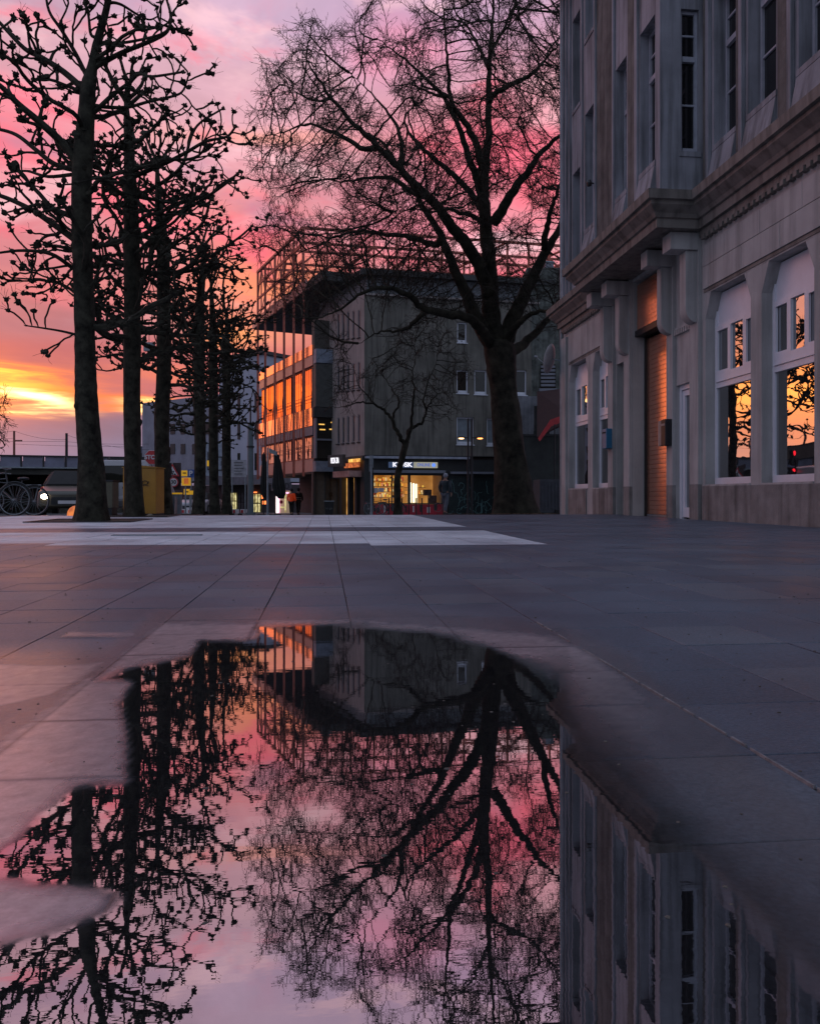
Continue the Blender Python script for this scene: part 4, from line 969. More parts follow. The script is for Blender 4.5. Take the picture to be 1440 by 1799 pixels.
limbs = [
 ([(876,622),(866,575),(862,530),(860,480),(857,430),(852,380),(850,340),(853,290),(858,230),(857,160),(861,90),(866,20),(868,-60)], .40, 1.0),
 ([(852,385),(846,350),(836,310),(822,270),(806,222),(780,170),(742,132),(700,96),(662,66)], .19, -2.0),
 ([(869,615),(839,564),(820,520),(798,471),(774,415),(742,362),(718,318),(690,270)], .31, -1.5),
 ([(860,520),(846,478),(820,430),(794,399),(768,362),(742,338),(702,294),(662,256),(621,217),(581,169),(552,128),(530,90)], .27, [0,-.2,-.5,-.8,-1,-1.3,-1.6,-2,-2.3,-2.6,-3,-3.2]),
 ([(742,345),(716,332),(686,312),(650,312),(621,318),(590,318),(556,312)], .12, 1.8), ([(662,258),(641,262),(608,244),(573,228),(536,218),(500,232),(468,238)], .12, 1.0),
 ([(702,294),(706,262),(700,230),(688,206),(664,178),(640,150),(612,128)], .11, 2.2),
 ([(849,372),(819,330),(790,300),(768,284),(740,256),(722,238),(712,216),(716,196),(734,176),(742,150)], .13, 2.6),
 ([(851,392),(826,378),(804,372),(786,366),(758,372),(728,366),(690,372)], .10, -2.6),
 ([(866,392),(880,372),(903,334),(922,308),(939,282),(962,256),(984,238),(1020,205),(1060,150)], .22, -1.5),
 ([(884,612),(895,576),(911,536),(930,500),(948,463),(966,430),(984,395),(1012,350),(1050,300),(1090,230)], .34, 1.0),
 ([(956,440),(958,410),(964,383),(974,350),(984,322),(1000,280),(1010,230)], .14, -1.6),
 ([(884,612),(894,592),(906,572),(919,561),(940,550),(961,544),(990,536),(1030,520)], .17, -2.2),
 ([(882,622),(900,616),(918,606),(936,588),(961,560),(980,532),(1002,490),(1040,440)], .26, 2.5),
 ([(869,612),(858,600),(848,584),(836,567),(816,556),(794,553),(766,548),(739,539),(724,522),(711,516),(684,506),(656,507),(628,519),(600,544),(566,556),(530,560)], .22, [0,-.4,-.8,-1.2,-1.5,-1.8,-2,-2.2,-2.4,-2.6,-2.8,-3,-3.1,-3.2,-3.3,-3.4]),
 ([(744,550),(728,566),(711,578),(690,582),(669,583),(648,592),(630,604)], .09, [-2.2,-2.0,-1.8,-1.6,-1.4,-1.2,-1.0]),
 ([(776,418),(766,430),(744,424),(720,415),(694,414),(668,410),(630,405),(592,416),(556,432),(520,446),(480,448)], .13, [-.8,-.6,0,.4,.8,1.2,1.6,2,2.3,2.6,2.8]),
 ([(848,300),(839,262),(826,230),(807,201),(794,184),(790,165),(787,130),(785,96),(781,52),(778,8),(770,-40)], .15, -3.2),
 ([(790,170),(764,166),(738,153),(712,148),(684,152)], .07, [-1.4,-1.2,-1,-.6,-.2]),
 ([(860,178),(868,163),(894,150),(923,137),(942,122),(956,105),(972,88),(990,70),(1020,40)], .12, -2.0),
 ([(858,120),(840,80),(820,46),(796,14),(780,-30)], .08, 2.8), ([(862,90),(880,58),(898,20),(912,-20)], .08, 1.5),
 ([(690,275),(672,250),(640,232),(604,226),(570,240)], .07, .8), ([(581,172),(560,176),(530,168),(500,150)], .06, -1.2)]
poly = [(470,70),(500,36),(545,22),(590,52),(640,6),(700,-60),(860,-130),(1000,-110),(1110,-20),(1160,160),(1140,380),(1080,500),(990,590),(930,560),(880,540),(800,560),(730,575),(660,625),(600,640),(560,590),(500,560),(462,480),(436,430),(450,380),(470,330),(440,300),(430,245),(432,205),(460,180),(444,130)]
free_tree('plane_tree', pb, 'huge bare plane tree with spreading crown in front of the corner building', PZ, trunk, limbs, poly, None, 17000, .22, .29,   .0088, 2.02, .16, plane_bark, depth=5.2, ntw=4)
# small tree in front of the kiosk
SZ = 34.0
trunk = [(699,908,.20),(698,880,.155),(698,840,.14),(706,805,.14),(711,785,.14),(714,776,.12)]
limbs = [([(711,784),(703,768),(695,755),(687,735),(676,722),(667,715),(650,708),(633,707),(616,711),(600,715),(580,716)], .105, -1.0),
 ([(688,738),(692,725),(700,712),(698,698),(689,684),(678,668),(667,653),(655,630)], .06, 1.0), ([(713,783),(716,770),(718,757),(728,749),(740,744),(746,732),(749,720),(757,704),(769,693),(786,690),(802,691)], .10, .8),
 ([(714,778),(722,748),(724,720),(728,690),(724,660),(730,630),(728,600)], .085, -.6), ([(749,722),(744,700),(752,670),(764,640),(770,610)], .05, -.8), ([(660,712),(644,694),(630,676),(622,650),(610,630)], .04, .8)]
poly = [(572,724),(585,650),(606,590),(650,560),(700,545),(760,552),(810,590),(832,640),(826,700),(800,735),(760,742),(735,720),(690,715),(650,740),(610,740)]
free_tree('small_tree', foot(699, SZ), 'small bare tree with forked dark trunk in front of the kiosk window', SZ, trunk, limbs, poly, None, 1900, .20, .30, .0095, 2.2, .13, plane_bark, depth=2.2, ntw=3, seedballs=False)
# bare tree at the left edge of the frame, far off
trunk = [(-60,900,.22),(-58,860,.18),(-55,800,.15),(-52,760,.10)]
limbs = [([(-55,800),(-40,770),(-25,745),(-8,730),(4,712)], .07, 0), ([(-54,790),(-66,750),(-60,710),(-50,690)], .07, .4), ([(-56,810),(-30,800),(-8,790),(10,784)], .05, -.5)]
poly = [(-130,680),(-60,640),(-10,668),(8,680),(18,705),(14,730),(20,752),(6,800),(-20,830),(-90,840),(-130,780)]
free_tree('edge_tree', foot(-60, 42), 'bare tree cut off by the left edge of the picture above the parked bicycles', 42, trunk, limbs, poly, None, 900, .22, .32, .014, 2.2, .16, plane_bark, depth=2.0, ntw=4, seedballs=False)
# ============================================================ far side of the square
def text(body, size, loc, normal_az, m, parent, name='lettering', ext=.01, sx=1.0, right_z=0.0, align='CENTER', bold=0.0):
    cu = bpy.data.curves.new(name, 'FONT'); cu.body = body; cu.size = size; cu.extrude = ext; cu.align_x = align; cu.align_y = 'CENTER'; cu.offset = bold; cu.resolution_u = 3
    o = bpy.data.objects.new(name, cu); col.objects.link(o)
    dg = bpy.context.evaluated_depsgraph_get(); me = bpy.data.meshes.new_from_object(o.evaluated_get(dg)); bpy.data.objects.remove(o)
    me.materials.clear(); me.materials.append(m); o = bpy.data.objects.new(name, me); col.objects.link(o)
    # text reads in local XY; stand it up facing azimuth normal_az (degrees clockwise from +Y)
    o.rotation_euler = (math.pi/2, 0, math.pi-math.radians(normal_az)); o.scale = (sx, 1, 1)
    off = Vector((0,0,0)); p = parent
    while p is not None: off = off+p.location; p = p.parent
    o.location = Vector(loc)-off
    if parent is not None: o.parent = parent; kids.setdefault(parent.name, []).append(o)
    return o
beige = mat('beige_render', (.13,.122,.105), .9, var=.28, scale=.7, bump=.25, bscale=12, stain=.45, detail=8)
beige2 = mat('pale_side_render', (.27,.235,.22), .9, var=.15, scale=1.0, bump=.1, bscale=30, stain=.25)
slate = mat('dark_roof', (.035,.036,.036), .7, var=.3, scale=2, bump=.2)
fascia = mat('shop_fascia', (.022,.024,.024), .6, var=.2, bump=.03)
grey_f = mat('grey_sheet', (.16,.17,.20), .5, var=.1, bump=.02)
pinkst = mat('red_painted_steel', (.34,.085,.055), .5, metal=.25, var=.2, scale=5, bump=.03)
pinkpanel = mat('salmon_panel', (.48,.25,.22), .4, var=.08, scale=2, bump=.02)
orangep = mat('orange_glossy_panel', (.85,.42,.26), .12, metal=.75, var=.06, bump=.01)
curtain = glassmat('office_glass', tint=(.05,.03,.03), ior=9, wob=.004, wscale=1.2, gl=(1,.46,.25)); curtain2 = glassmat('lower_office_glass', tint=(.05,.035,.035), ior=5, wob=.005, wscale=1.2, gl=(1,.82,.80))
dullglass = glassmat('dull_glass', tint=(.02,.02,.016), ior=1.45, wob=.004)
whiter = mat('white_blue_render', (.34,.38,.46), .8, var=.08, scale=.8, bump=.04)
warm = emat('warm_shop_light', (1.0,.52,.14), .75, var=.6, scale=1.4, dark=(.28,.10,.015))
warm_wall = emat('lit_shop_wall', (1.0,.48,.12), .42, var=.7, scale=.9, dark=(.40,.15,.02))
pale_lit = emat('pale_shop_light', (1.0,.88,.42), .7, var=.5, scale=3, dark=(.3,.24,.08))
tube_w = emat('white_neon', (1,.85,.95), 2.4); tube_p = emat('pink_neon', (1,.45,.72), 1.8); tube_o = emat('orange_neon', (1,.20,.05), 1.8)
lettl = emat('lit_lettering', (.95,.93,1.0), .85); lett_warm = emat('lit_yellow_lettering', (1,.86,.5), 1.1); blue_lit = emat('blue_lightbox', (.05,.08,.16), .5)
redad = mat('red_advert', (.34,.015,.03), .5, var=.35, scale=4, bump=0); whitead = mat('white_print', (.5,.45,.45), .5, var=.2, bump=0)
blindm = mat('window_blind', (.15,.18,.20), .5, var=.2, scale=3)
# ---- beige corner block (K)
KZ = 43.0
kc = at(640, 871, KZ); gk = gz(kc.y)
kio = thing('corner_building', (kc.x, kc.y, gk), 'dark beige corner apartment block behind the plane tree with a kiosk below', 'building')
KR = frame((kc.x, kc.y), 84.0, left=False)     # faces the square
KL = frame((kc.x, kc.y), -21.5, left=True)     # side street face
pm = KZ/1400.0
def zk(py, px=640, zc=KZ): return CAMH+(871-py)/1400.0*zc
LEN = 15.5
# main body outline
tR = KR[1]; tL = KL[1]
A = (kc.x, kc.y); B = (kc.x+tR[0]*LEN, kc.y+tR[1]*LEN); D_ = (kc.x+tL[0]*7.2, kc.y+tL[1]*7.2); C_ = (B[0]+tL[0]*8, B[1]+tL[1]*8)
zE = zk(515); zTop = zk(472)
def opening_wall(F, a0, a1, z0, z1, ops, th, m, name, parent):
    """wall with rectangular openings (a0,a1,z0,z1), built as butted blocks"""
    xs = sorted({a0, a1}|{o[0] for o in ops}|{o[1] for o in ops}); b = MB()
    for i in range(len(xs)-1):
        l, r = xs[i], xs[i+1]; cur = z0
        for o in sorted([o for o in ops if o[0] <= l+1e-6 and o[1] >= r-1e-6], key=lambda q: q[2]):
            if o[2] > cur: b.fbox(F, l, r, -th, 0, cur, o[2])
            cur = o[3]
        if cur < z1: b.fbox(F, l, r, -th, 0, cur, z1)
    return b.build(name, m, parent)
def k_a(px): # distance along KR where a pixel column hits the face
    lo, hi = 0.0, 60.0
    for _ in range(40):
        m_ = (lo+hi)/2; x, y = kc.x+tR[0]*m_, kc.y+tR[1]*m_
        if pix(x, y)[0] < px: lo = m_
        else: hi = m_
    return lo
def k_z(px, py):
    a = k_a(px); x, y = kc.x+tR[0]*a, kc.y+tR[1]*a; zc = x*ST+y*CT; return CAMH+(871-py)/1400.0*zc
def l_a(F, px):
    lo, hi = -2.0, 40.0
    for _ in range(40):
        m_ = (lo+hi)/2; x, y = F[0][0]+F[1][0]*m_, F[0][1]+F[1][1]*m_
        if pix(x, y)[0] > px: lo = m_
        else: hi = m_
    return lo
def f_z(F, a, py):
    x, y = F[0][0]+F[1][0]*a, F[0][1]+F[1][1]*a; zc = x*ST+y*CT; return CAMH+(871-py)/1400.0*zc
zF = zk(800)                                    # top of the shop storey
wins = []
for (p0, p1, q0, q1) in [(802,832,733,781),(855,884,735,783),(802,822,650,691),(833,855,650,693),(803,820,566,602),(846,866,566,602),(905,925,650,694),(905,925,735,783),(700,722,566,602)]:
    wins.append((k_a(p0), k_a(p1), k_z((p0+p1)/2, q1), k_z((p0+p1)/2, q0)))
wins_k = wins[:-1]
for w_ in list(wins_k):
    pass
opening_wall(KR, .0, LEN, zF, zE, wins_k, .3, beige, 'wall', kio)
for (a0, a1, z0, z1) in wins_k:
    b = MB(); f = .07; d0, d1 = -.20, -.10
    b.fbox(KR, a0, a0+f, d0, d1, z0, z1); b.fbox(KR, a1-f, a1, d0, d1, z0, z1); b.fbox(KR, a0+f, a1-f, d0, d1, z0, z0+f+.10); b.fbox(KR, a0+f, a1-f, d0, d1, z1-f, z1)
    wd = b.build('window', whitepaint, kio); g = MB(); g.fbox(KR, a0+f, a1-f, -.17, -.16, z0+f+.10, z1-f); g.build('pane', blindm if a1-a0 > .75 else dullglass, wd)
    s = MB(); s.fbox(KR, a0-.04, a1+.04, -.05, .05, z0-.05, z0-.002); s.build('sill', whitepaint, wd)
wl = []
for r in range(3):
    for px0 in (592, 600.5, 609, 618.5, 628):
        a = l_a(KL, px0+5); a1 = l_a(KL, px0); z0 = f_z(KL, a, 779-(px0-592)*.1-r*92); wl.append((a+.06, a1-.06, z0, z0+1.5))
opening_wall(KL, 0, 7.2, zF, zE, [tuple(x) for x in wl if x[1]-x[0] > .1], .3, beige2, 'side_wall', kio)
for (a0, a1, z0, z1) in wl:
    if a1-a0 <= .1: continue
    b = MB(); f = .05; b.fbox(KL, a0, a0+f, -.1, -.03, z0, z1); b.fbox(KL, a1-f, a1, -.1, -.03, z0, z1); b.fbox(KL, a0+f, a1-f, -.1, -.03, z0, z0+f); b.fbox(KL, a0+f, a1-f, -.1, -.03, z1-f, z1)
    wd = b.build('window', grey_f, kio); g = MB(); g.fbox(KL, a0+f, a1-f, -.06, -.05, z0+f, z1-f); g.build('pane', dullglass, wd)
    s = MB(); s.fbox(KL, a0-.05, a1+.05, .001, .08, z0-.07, z0-.01); s.build('sill', slate, wd)
def inset(k):
    cx_ = (A[0]+B[0]+C_[0]+D_[0])/4; cy_ = (A[1]+B[1]+C_[1]+D_[1])/4
    return [(p[0]+(cx_-p[0])*k, p[1]+(cy_-p[1])*k) for p in (A, B, C_, D_)]
b = MB(); b.xprism(inset(.08), zF-.05, zTop-.3); b.build('inner_wall', black, kio)
# attic storey: set-back band, dark eave, attic windows
zA0, zA1 = zE+.02, zk(490)
b = MB(); b.xprism(inset(.02), zE, zA1+.2); b.build('attic', mat('attic_render', (.13,.14,.15), .85, var=.2, scale=1.5, stain=.4), kio)
b = MB(); b.fbox(KR, -.25, LEN+.2, -.3, .28, zA1+.2, zA1+.5); b.fbox(KL, .25, 7.3, -.3, .25, zA1+.2, zA1+.5); b.xprism(inset(-.004), zA1+.5, zTop-.12); b.build('roof', slate, kio)
b = MB(); b.fbox(KR, -.02, LEN, .0, .10, zE-.10, zE); b.build('string_course', beige2, kio)
for p0 in (676, 728, 779, 838, 890):
    a0, a1 = k_a(p0), k_a(p0+20); z0, z1 = k_z(p0, 512+(p0-676)*.05), k_z(p0, 497+(p0-676)*.05)
    b = MB(); b.fbox(KR, a0, a1, -.42, -.12, z0, z1); wd = b.build('window', slate, kio); g = MB(); g.fbox(KR, a0+.06, a1-.06, -.119, -.10, z0+.05, z1-.05); g.build('pane', dullglass, wd)
pc = k_a(945); b = MB(); zz = k_z(945, 527); x, y = kc.x+tR[0]*pc+KR[2][0]*.02, kc.y+tR[1]*pc+KR[2][1]*.02
b.tube([(x-KR[2][0]*.3, y-KR[2][1]*.3, zz), (x+KR[2][0]*.02, y+KR[2][1]*.02, zz)], .38, 24); b.build('round_window', dullglass, kio)
for p0, q0, q1 in ((869, 458, 484), (977, 452, 490)):
    a = k_a(p0); b = MB(); b.fbox(KR, a-.25, a+.25, -1.6, -1.0, k_z(p0, q1)-.3, k_z(p0, q0)); ch = b.build('chimney', grey_f, kio)
    c_ = MB(); c_.fbox(KR, a-.3, a+.3, -1.65, -.95, k_z(p0, q0)+.002, k_z(p0, q0)+.07); c_.build('cap', galv, ch)
# ---- shop storey of the corner building
zs1 = zF
b = MB(); b.fbox(KR, 0, LEN, -.3, .14, k_z(700, 809)+.28, zF-.002); b.fbox(KL, .0, 7.2, -.3, .12, zs1-.25, zF-.002); b.build('canopy_edge', slate, kio)
b = MB(); b.fbox(KR, .02, k_a(822), .05, .35, k_z(700, 806), k_z(700, 803)+.03); b.build('canopy_lip', mat('pale_lip', (.30,.32,.38), .5), kio)
ztop = k_z(700, 806)-.01; zg = gk-.05
aK0, aK1 = k_a(655), k_a(778); aM = k_a(719)
b = MB()
b.fbox(KR, 0, LEN, -.3, .0, k_z(700, 834), ztop)                                     # dark fascia
b.fbox(KR, 0, aK0, -.3, .0, zg, k_z(700, 834)); b.fbox(KR, aK1, k_a(786), -.3, 0, zg, k_z(700, 834))
b.build('shop_front', fascia, kio)
b = MB(); b.fbox(KR, aK0, k_a(781), .001, .22, k_z(700, 831), k_z(700, 826)); b.fbox(KR, k_a(790), k_a(870), .001, .2, k_z(700, 832), k_z(700, 828)); b.build('awning_box', grey_f, kio)
# kiosk window: frames, interior room with shelves and goods
wk = MB(); zl = k_z(700, 884); zh = k_z(700, 835)
for a0, a1 in ((aK0, aK0+.06), (aM-.07, aM+.07), (aK1-.06, aK1), (k_a(688), k_a(688)+.05)): wk.fbox(KR, a0, a1, -.14, -.02, zl, zh)
wk.fbox(KR, aK0, aK1, -.14, -.02, zl-.06, zl); wk.fbox(KR, aK0, aK1, -.14, -.02, zh, zh+.08)
kw = wk.build('window', fascia, kio)
b = MB(); b.fbox(KR, aK0+.02, aK1-.02, -2.31, -2.30, zg, zh+.3); b.build('shop_back_wall', warm_wall, kw)
b = MB(); b.fbox(KR, aK0+.02, aK1-.02, -2.30, -.3, zh+.28, zh+.3); b.fbox(KR, aK0+.02, aK1-.02, -2.3, -.3, zg, zg+.02); b.fbox(KR, aK0, aK0+.02, -2.3, -.3, zg, zh+.3); b.fbox(KR, aK1-.02, aK1, -2.3, -.3, zg, zh+.3); b.build('shop_room', mat('shop_plaster', (.5,.4,.28), .8, bump=0), kw)
b = MB()
for z in (.95, 1.25, 1.55, 1.85): b.fbox(KR, aK0+.1, aM-.1, -1.5, -1.2, gk+z, gk+z+.025); 
for z in (1.1, 1.5): b.fbox(KR, aM+.1, aK1-.6, -1.9, -1.6, gk+z, gk+z+.025)
b.build('shelf', mat('shelf_wood', (.18,.09,.04), .5, bump=0), kw)
gcol = [emat('goods_amber', (1,.42,.06), .55), emat('goods_red', (.9,.12,.04), .35), emat('goods_cream', (1,.75,.35), .7), mat('goods_dark', (.03,.02,.015), .5, bump=0), emat('goods_yellow', (1,.62,.1), .8)]
for ci, gm in enumerate(gcol):
    b = MB(); rr = random.Random(ci+5)
    for z, a_lo, a_hi, dep in [(.975, aK0+.12, aM-.12, -1.25), (1.275, aK0+.12, aM-.12, -1.25), (1.575, aK0+.12, aM-.12, -1.25), (1.875, aK0+.12, aM-.12, -1.25), (1.125, aM+.15, aK1-.65, -1.65), (1.525, aM+.15, aK1-.65, -1.65)]:
        a = a_lo+ci*.07
        while a < a_hi:
            wd_ = rr.uniform(.05, .13); h = rr.uniform(.08, .24)
            if rr.random() < .75: b.fbox(KR, a, a+wd_, dep-.15, dep, gk+z, gk+z+h)
            a += wd_+rr.uniform(.03, .22)
    o = b.build('shop_goods', gm, kw); o['kind'] = 'stuff'
b = MB(); x_ = lambda a, d, z: (kc.x+tR[0]*a+KR[2][0]*d, kc.y+tR[1]*a+KR[2][1]*d, z)
for a in (k_a(727), k_a(731)+.05, k_a(737)): b.tube([x_(a, -.9, zl+.02), x_(a, -.9, zl+1.15-.25*(a-k_a(727)))], .045, 6)
b.build('bright_tube', emat('fridge_tube', (1,.95,.7), 1.8), kw)
b = MB(); b.fbox(KR, k_a(724), k_a(741), -1.3, -.95, zl, zl+1.05); b.build('fridge', emat('fridge_glow', (.85,.6,.3), .45), kw)
b = MB(); b.fbox(KR, k_a(757), k_a(770), -.8, -.4, zl, zl+.42); b.fbox(KR, k_a(750), k_a(764), -1.0, -.8, zl+.42, zl+.75); b.build('counter', mat('counter_dark', (.05,.03,.02), .5, bump=0), kw)
b = MB(); b.fbox(KR, aK0+.06, aK1-.06, -.085, -.08, zl, zh)
gl = bpy.data.materials.new('shop_glass'); gl.use_nodes = True; tt = gl.node_tree; tt.nodes.clear(); oo = tt.nodes.new('ShaderNodeOutputMaterial'); g1 = tt.nodes.new('ShaderNodeBsdfTransparent'); g1.inputs[0].default_value = (.92,.92,.92,1); g2 = tt.nodes.new('ShaderNodeBsdfGlossy'); g2.inputs['Roughness'].default_value = .02; m3 = tt.nodes.new('ShaderNodeMixShader'); m3.inputs[0].default_value = .06
tt.links.new(g1.outputs[0], m3.inputs[1]); tt.links.new(g2.outputs[0], m3.inputs[2]); tt.links.new(m3.outputs[0], oo.inputs[0])
b.build('pane', gl, kw)
# posters stuck on the glass
for p0, p1, q0, q1 in ((657, 664, 857, 866), (665, 675, 857, 864)):
    b = MB(); b.fbox(KR, k_a(p0), k_a(p1), -.075, -.07, k_z(p0, q1), k_z(p0, q0)); b.build('poster', whitead, kw)
# red adverts along the bottom
b = MB(); b.fbox(KR, aK0, aK1, -.25, -.02, zg, zl-.065); kr = b.build('advert_panel', redad, kio)
for k in range(9):
    a = aK0+.2+k*.40; h = random.uniform(.1, .3); b = MB(); b.fbox(KR, a, a+random.uniform(.08, .2), -.0195, -.015, zg+.15+random.uniform(0,.15), zg+.35+h); b.build('advert_print', whitead if k % 2 else fascia, kr)
pp = x_(k_a(769), -.012, zg+.45); b = MB(); b.ring(pp, .24, .02, 'y', 20, 5); b.build('advert_emblem', mat('dim_print', (.16,.08,.09), .6), kr)
# graffiti shutter
gs0, gs1 = k_a(788), k_a(872)
for k in range(20):
    b = MB(); z = zg+.06+k*.105; b.fbox(KR, gs0, gs1, -.10, -.065, z, z+.097); b.build('shutter_slat', mat('dark_green_slat', (.016,.026,.026), .5, metal=.3, bump=.02) if k == 0 else bpy.data.materials['dark_green_slat'], kio)
b = MB(); b.fbox(KR, gs0, LEN, -.3, -.11, zg, k_z(800, 834)); b.build('shutter_box', fascia, kio)
spray = mat('spray_paint', (.10,.20,.20), .7, var=.5, scale=5, bump=0)
b = MB(); rr = random.Random(4)
for k in range(24):
    a = gs0+.15+(gs1-gs0-.3)*rr.random(); z = zg+.2+1.1*rr.random(); p = [Vector((a, z))]; d = rr.uniform(0, 6.28)
    for s_ in range(rr.randint(5, 11)): d += rr.uniform(-1.2, 1.2); p.append(p[-1]+Vector((math.cos(d), math.sin(d)*1.3))*.09)
    b.tube([x_(q_.x, -.058, max(zg+.1, q_.y)) for q_ in p], .014, 4)
b.build('graffiti', spray, kio)
# kiosk light box
ks = thing('kiosk_sign', tuple(x_(k_a(725), .15, k_z(725, 817))), 'long lit kiosk light box over the shop window', 'sign')
s0, s1, s2 = k_a(682), k_a(725), k_a(767); zb0, zb1 = k_z(725, 822), k_z(725, 812)
b = MB(); b.fbox(KR, s0, s1, .02, .2, zb0, zb1); b.build('blue_box', blue_lit, ks)
b = MB(); b.fbox(KR, s1+.002, s2, .02, .2, zb0, zb1); b.build('pale_box', emat('pale_lightbox', (.50,.48,.36), .42), ks)
text('KIOSK', .33, x_((s0+s1)/2+.05, .205, (zb0+zb1)/2), 174, lettl, ks, sx=1.15, bold=.012)
text('ONLINE', .24, x_((s1+s2)/2-.12, .205, (zb0+zb1)/2), 174, emat('blue_print', (.10,.16,.5), .6), ks, sx=.85, bold=.006)
b = MB(); b.tube([x_(k_a(760), .201, (zb0+zb1)/2), x_(k_a(760), .22, (zb0+zb1)/2)], .11, 14); b.build('emblem', emat('blue_dot', (.12,.25,.75), .9), ks)
# side-street shop front (KL): pizza shop
pzr = l_a(KL, 598); 
b = MB(); b.fbox(KL, 0, 7.2, -.3, 0, zg+2.1, zs1-.25); b.fbox(KL, 0, .55, -.3, 0, zg, zg+2.1)
for px0, px1 in ((600, 597), (613, 610), (626, 622)):
    b.fbox(KL, l_a(KL, px0), l_a(KL, px1), -.3, 0, zg, zg+2.1)
b.build('side_shop_front', fascia, kio)
b = MB(); b.fbox(KL, l_a(KL, 613), l_a(KL, 594), -.34, -.32, zg, zg+2.1); b.build('lit_shop_window', warm, kio)
b = MB(); b.fbox(KL, l_a(KL, 638), l_a(KL, 614), -.34, -.32, zg, zg+2.1); b.build('dim_shop_window', mat('dim_shop', (.10,.085,.075), .4, var=.4, scale=3), kio)
b = MB(); b.fbox(KL, l_a(KL, 636), l_a(KL, 626), -.315, -.31, zg, zg+.75); b.build('red_advert', redad, kio)
b = MB(); b.fbox(KL, l_a(KL, 636), l_a(KL, 606), .02, .75, zg+2.12, zg+2.45); b.build('shop_awning', mat('pink_canvas', (.36,.20,.17), .7), kio)
sg = thing('lit_shop_sign', tuple(Vector((kc.x+tL[0]*1.2, kc.y+tL[1]*1.2, zs1-.4))), 'orange and yellow lit sign above the side-street shop awning', 'sign')
b = MB(); b.fbox(KL, l_a(KL, 636), l_a(KL, 612), .13, .25, zs1-.62, zs1-.36); b.build('orange_panel', emat('orange_sign', (.9,.22,.06), .7, var=.4, scale=5, dark=(.25,.06,.02)), sg)
b = MB(); b.fbox(KL, l_a(KL, 637), l_a(KL, 620), .13, .27, zs1-.33, zs1-.16); b.build('yellow_panel', emat('yellow_sign', (1,.55,.12), 1.1, var=.4, scale=5, dark=(.4,.15,.03)), sg)
pz = thing('pizza_sign', tuple(at(588, 809, 43.8)), 'white lit lettering sign of the pizza shop on a dark box', 'sign')
q0 = at(577, 809, 44.0); q1 = at(600, 809, 43.2); FP = ((q0.x, q0.y), ((q1-q0).normalized().x, (q1-q0).normalized().y), ((q1-q0).normalized().y, -(q1-q0).normalized().x)); LP_ = (Vector((q1.x, q1.y))-Vector((q0.x, q0.y))).length
b = MB(); b.fbox(FP, -.05, LP_+.1, -.2, 0, at(0, 820, 43.6).z, at(0, 799, 43.6).z); b.build('sign_box', slate, pz)
text('PIZZA ZIA', .42, ((q0.x+q1.x)/2+FP[2][0]*.02, (q0.y+q1.y)/2+FP[2][1]*.02, at(0, 809.5, 43.6).z), math.degrees(math.atan2(FP[2][0], FP[2][1])), lettl, pz, sx=.36, bold=.008)
# ---- office building with the steel frame (S)
SA = at(550, 871, 47.0); SF = frame((SA.x, SA.y), -19.5, left=True); SE = frame((SA.x, SA.y), 72.0, left=False)
gs = gz(SA.y)
off = thing('office_building', (SA.x, SA.y, gs), 'glazed office building in red steel frame catching the sunset light', 'building')
SL = l_a(SF, 456)
def sz(px, py): return f_z(SF, l_a(SF, px), py)
zP0 = sz(531, 830); zP1 = zP0+.75; zB0 = sz(531, 742)-.0; zB1 = sz(531, 722); zC0 = sz(531, 632); zC1 = sz(531, 618)
zG0 = sz(531, 752)
def deckbox(mb, a0, a1, d0, d1, z0, z1): mb.fbox(SF, a0, a1, d0, d1, z0, z1)
b = MB(); deckbox(b, .3, SL, -7, -.35, zP0, zC1); b.build('inner_wall', mat('office_core', (.05,.03,.03), .8), off)
npan = 6; step_ = SL/npan
for k in range(npan):
    a0, a1 = k*step_+.05, (k+1)*step_-.05
    b = MB(); deckbox(b, a0, a1, -.12, 0, zP0, zP1); b.build('spandrel_panel', pinkpanel, off)
    b = MB(); deckbox(b, a0, a1, -.12, .02, zG0-.55, zG0-.02); b.build('grey_panel', grey_f, off)
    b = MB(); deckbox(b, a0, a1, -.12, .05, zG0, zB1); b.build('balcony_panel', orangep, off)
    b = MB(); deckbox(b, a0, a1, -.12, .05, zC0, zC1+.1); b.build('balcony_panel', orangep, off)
    b = MB(); deckbox(b, a0, a1, -.12, .02, zC0-.62, zC0-.02); b.build('grey_panel', pinkpanel, off)
    for (w0, w1) in ((zP1+.03, zG0-.6), (zB1+.03, zC0-.66)):
        fr_ = MB(); e = .05
        deckbox(fr_, a0, a1, -.2, -.1, w0, w0+e); deckbox(fr_, a0, a1, -.2, -.1, w1-e, w1)
        nm_ = 5
        for q_ in range(nm_+1):
            aa = a0+(a1-a0-.035)*q_/nm_; deckbox(fr_, aa, aa+.035, -.2, -.135, w0+e, w1-e)
        wd = fr_.build('window', pinkst, off)
        for q_ in range(nm_):
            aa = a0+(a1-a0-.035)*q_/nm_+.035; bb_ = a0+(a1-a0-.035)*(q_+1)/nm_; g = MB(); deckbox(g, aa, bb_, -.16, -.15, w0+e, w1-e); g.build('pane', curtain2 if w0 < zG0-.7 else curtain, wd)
    # thin railing in front of the glass
    for zr in (zP1+.55, zP1+.78, zB1+.5, zB1+.72):
        b = MB(); deckbox(b, a0, a1, .06, .08, zr, zr+.025); b.build('rail', darkmetal, off)
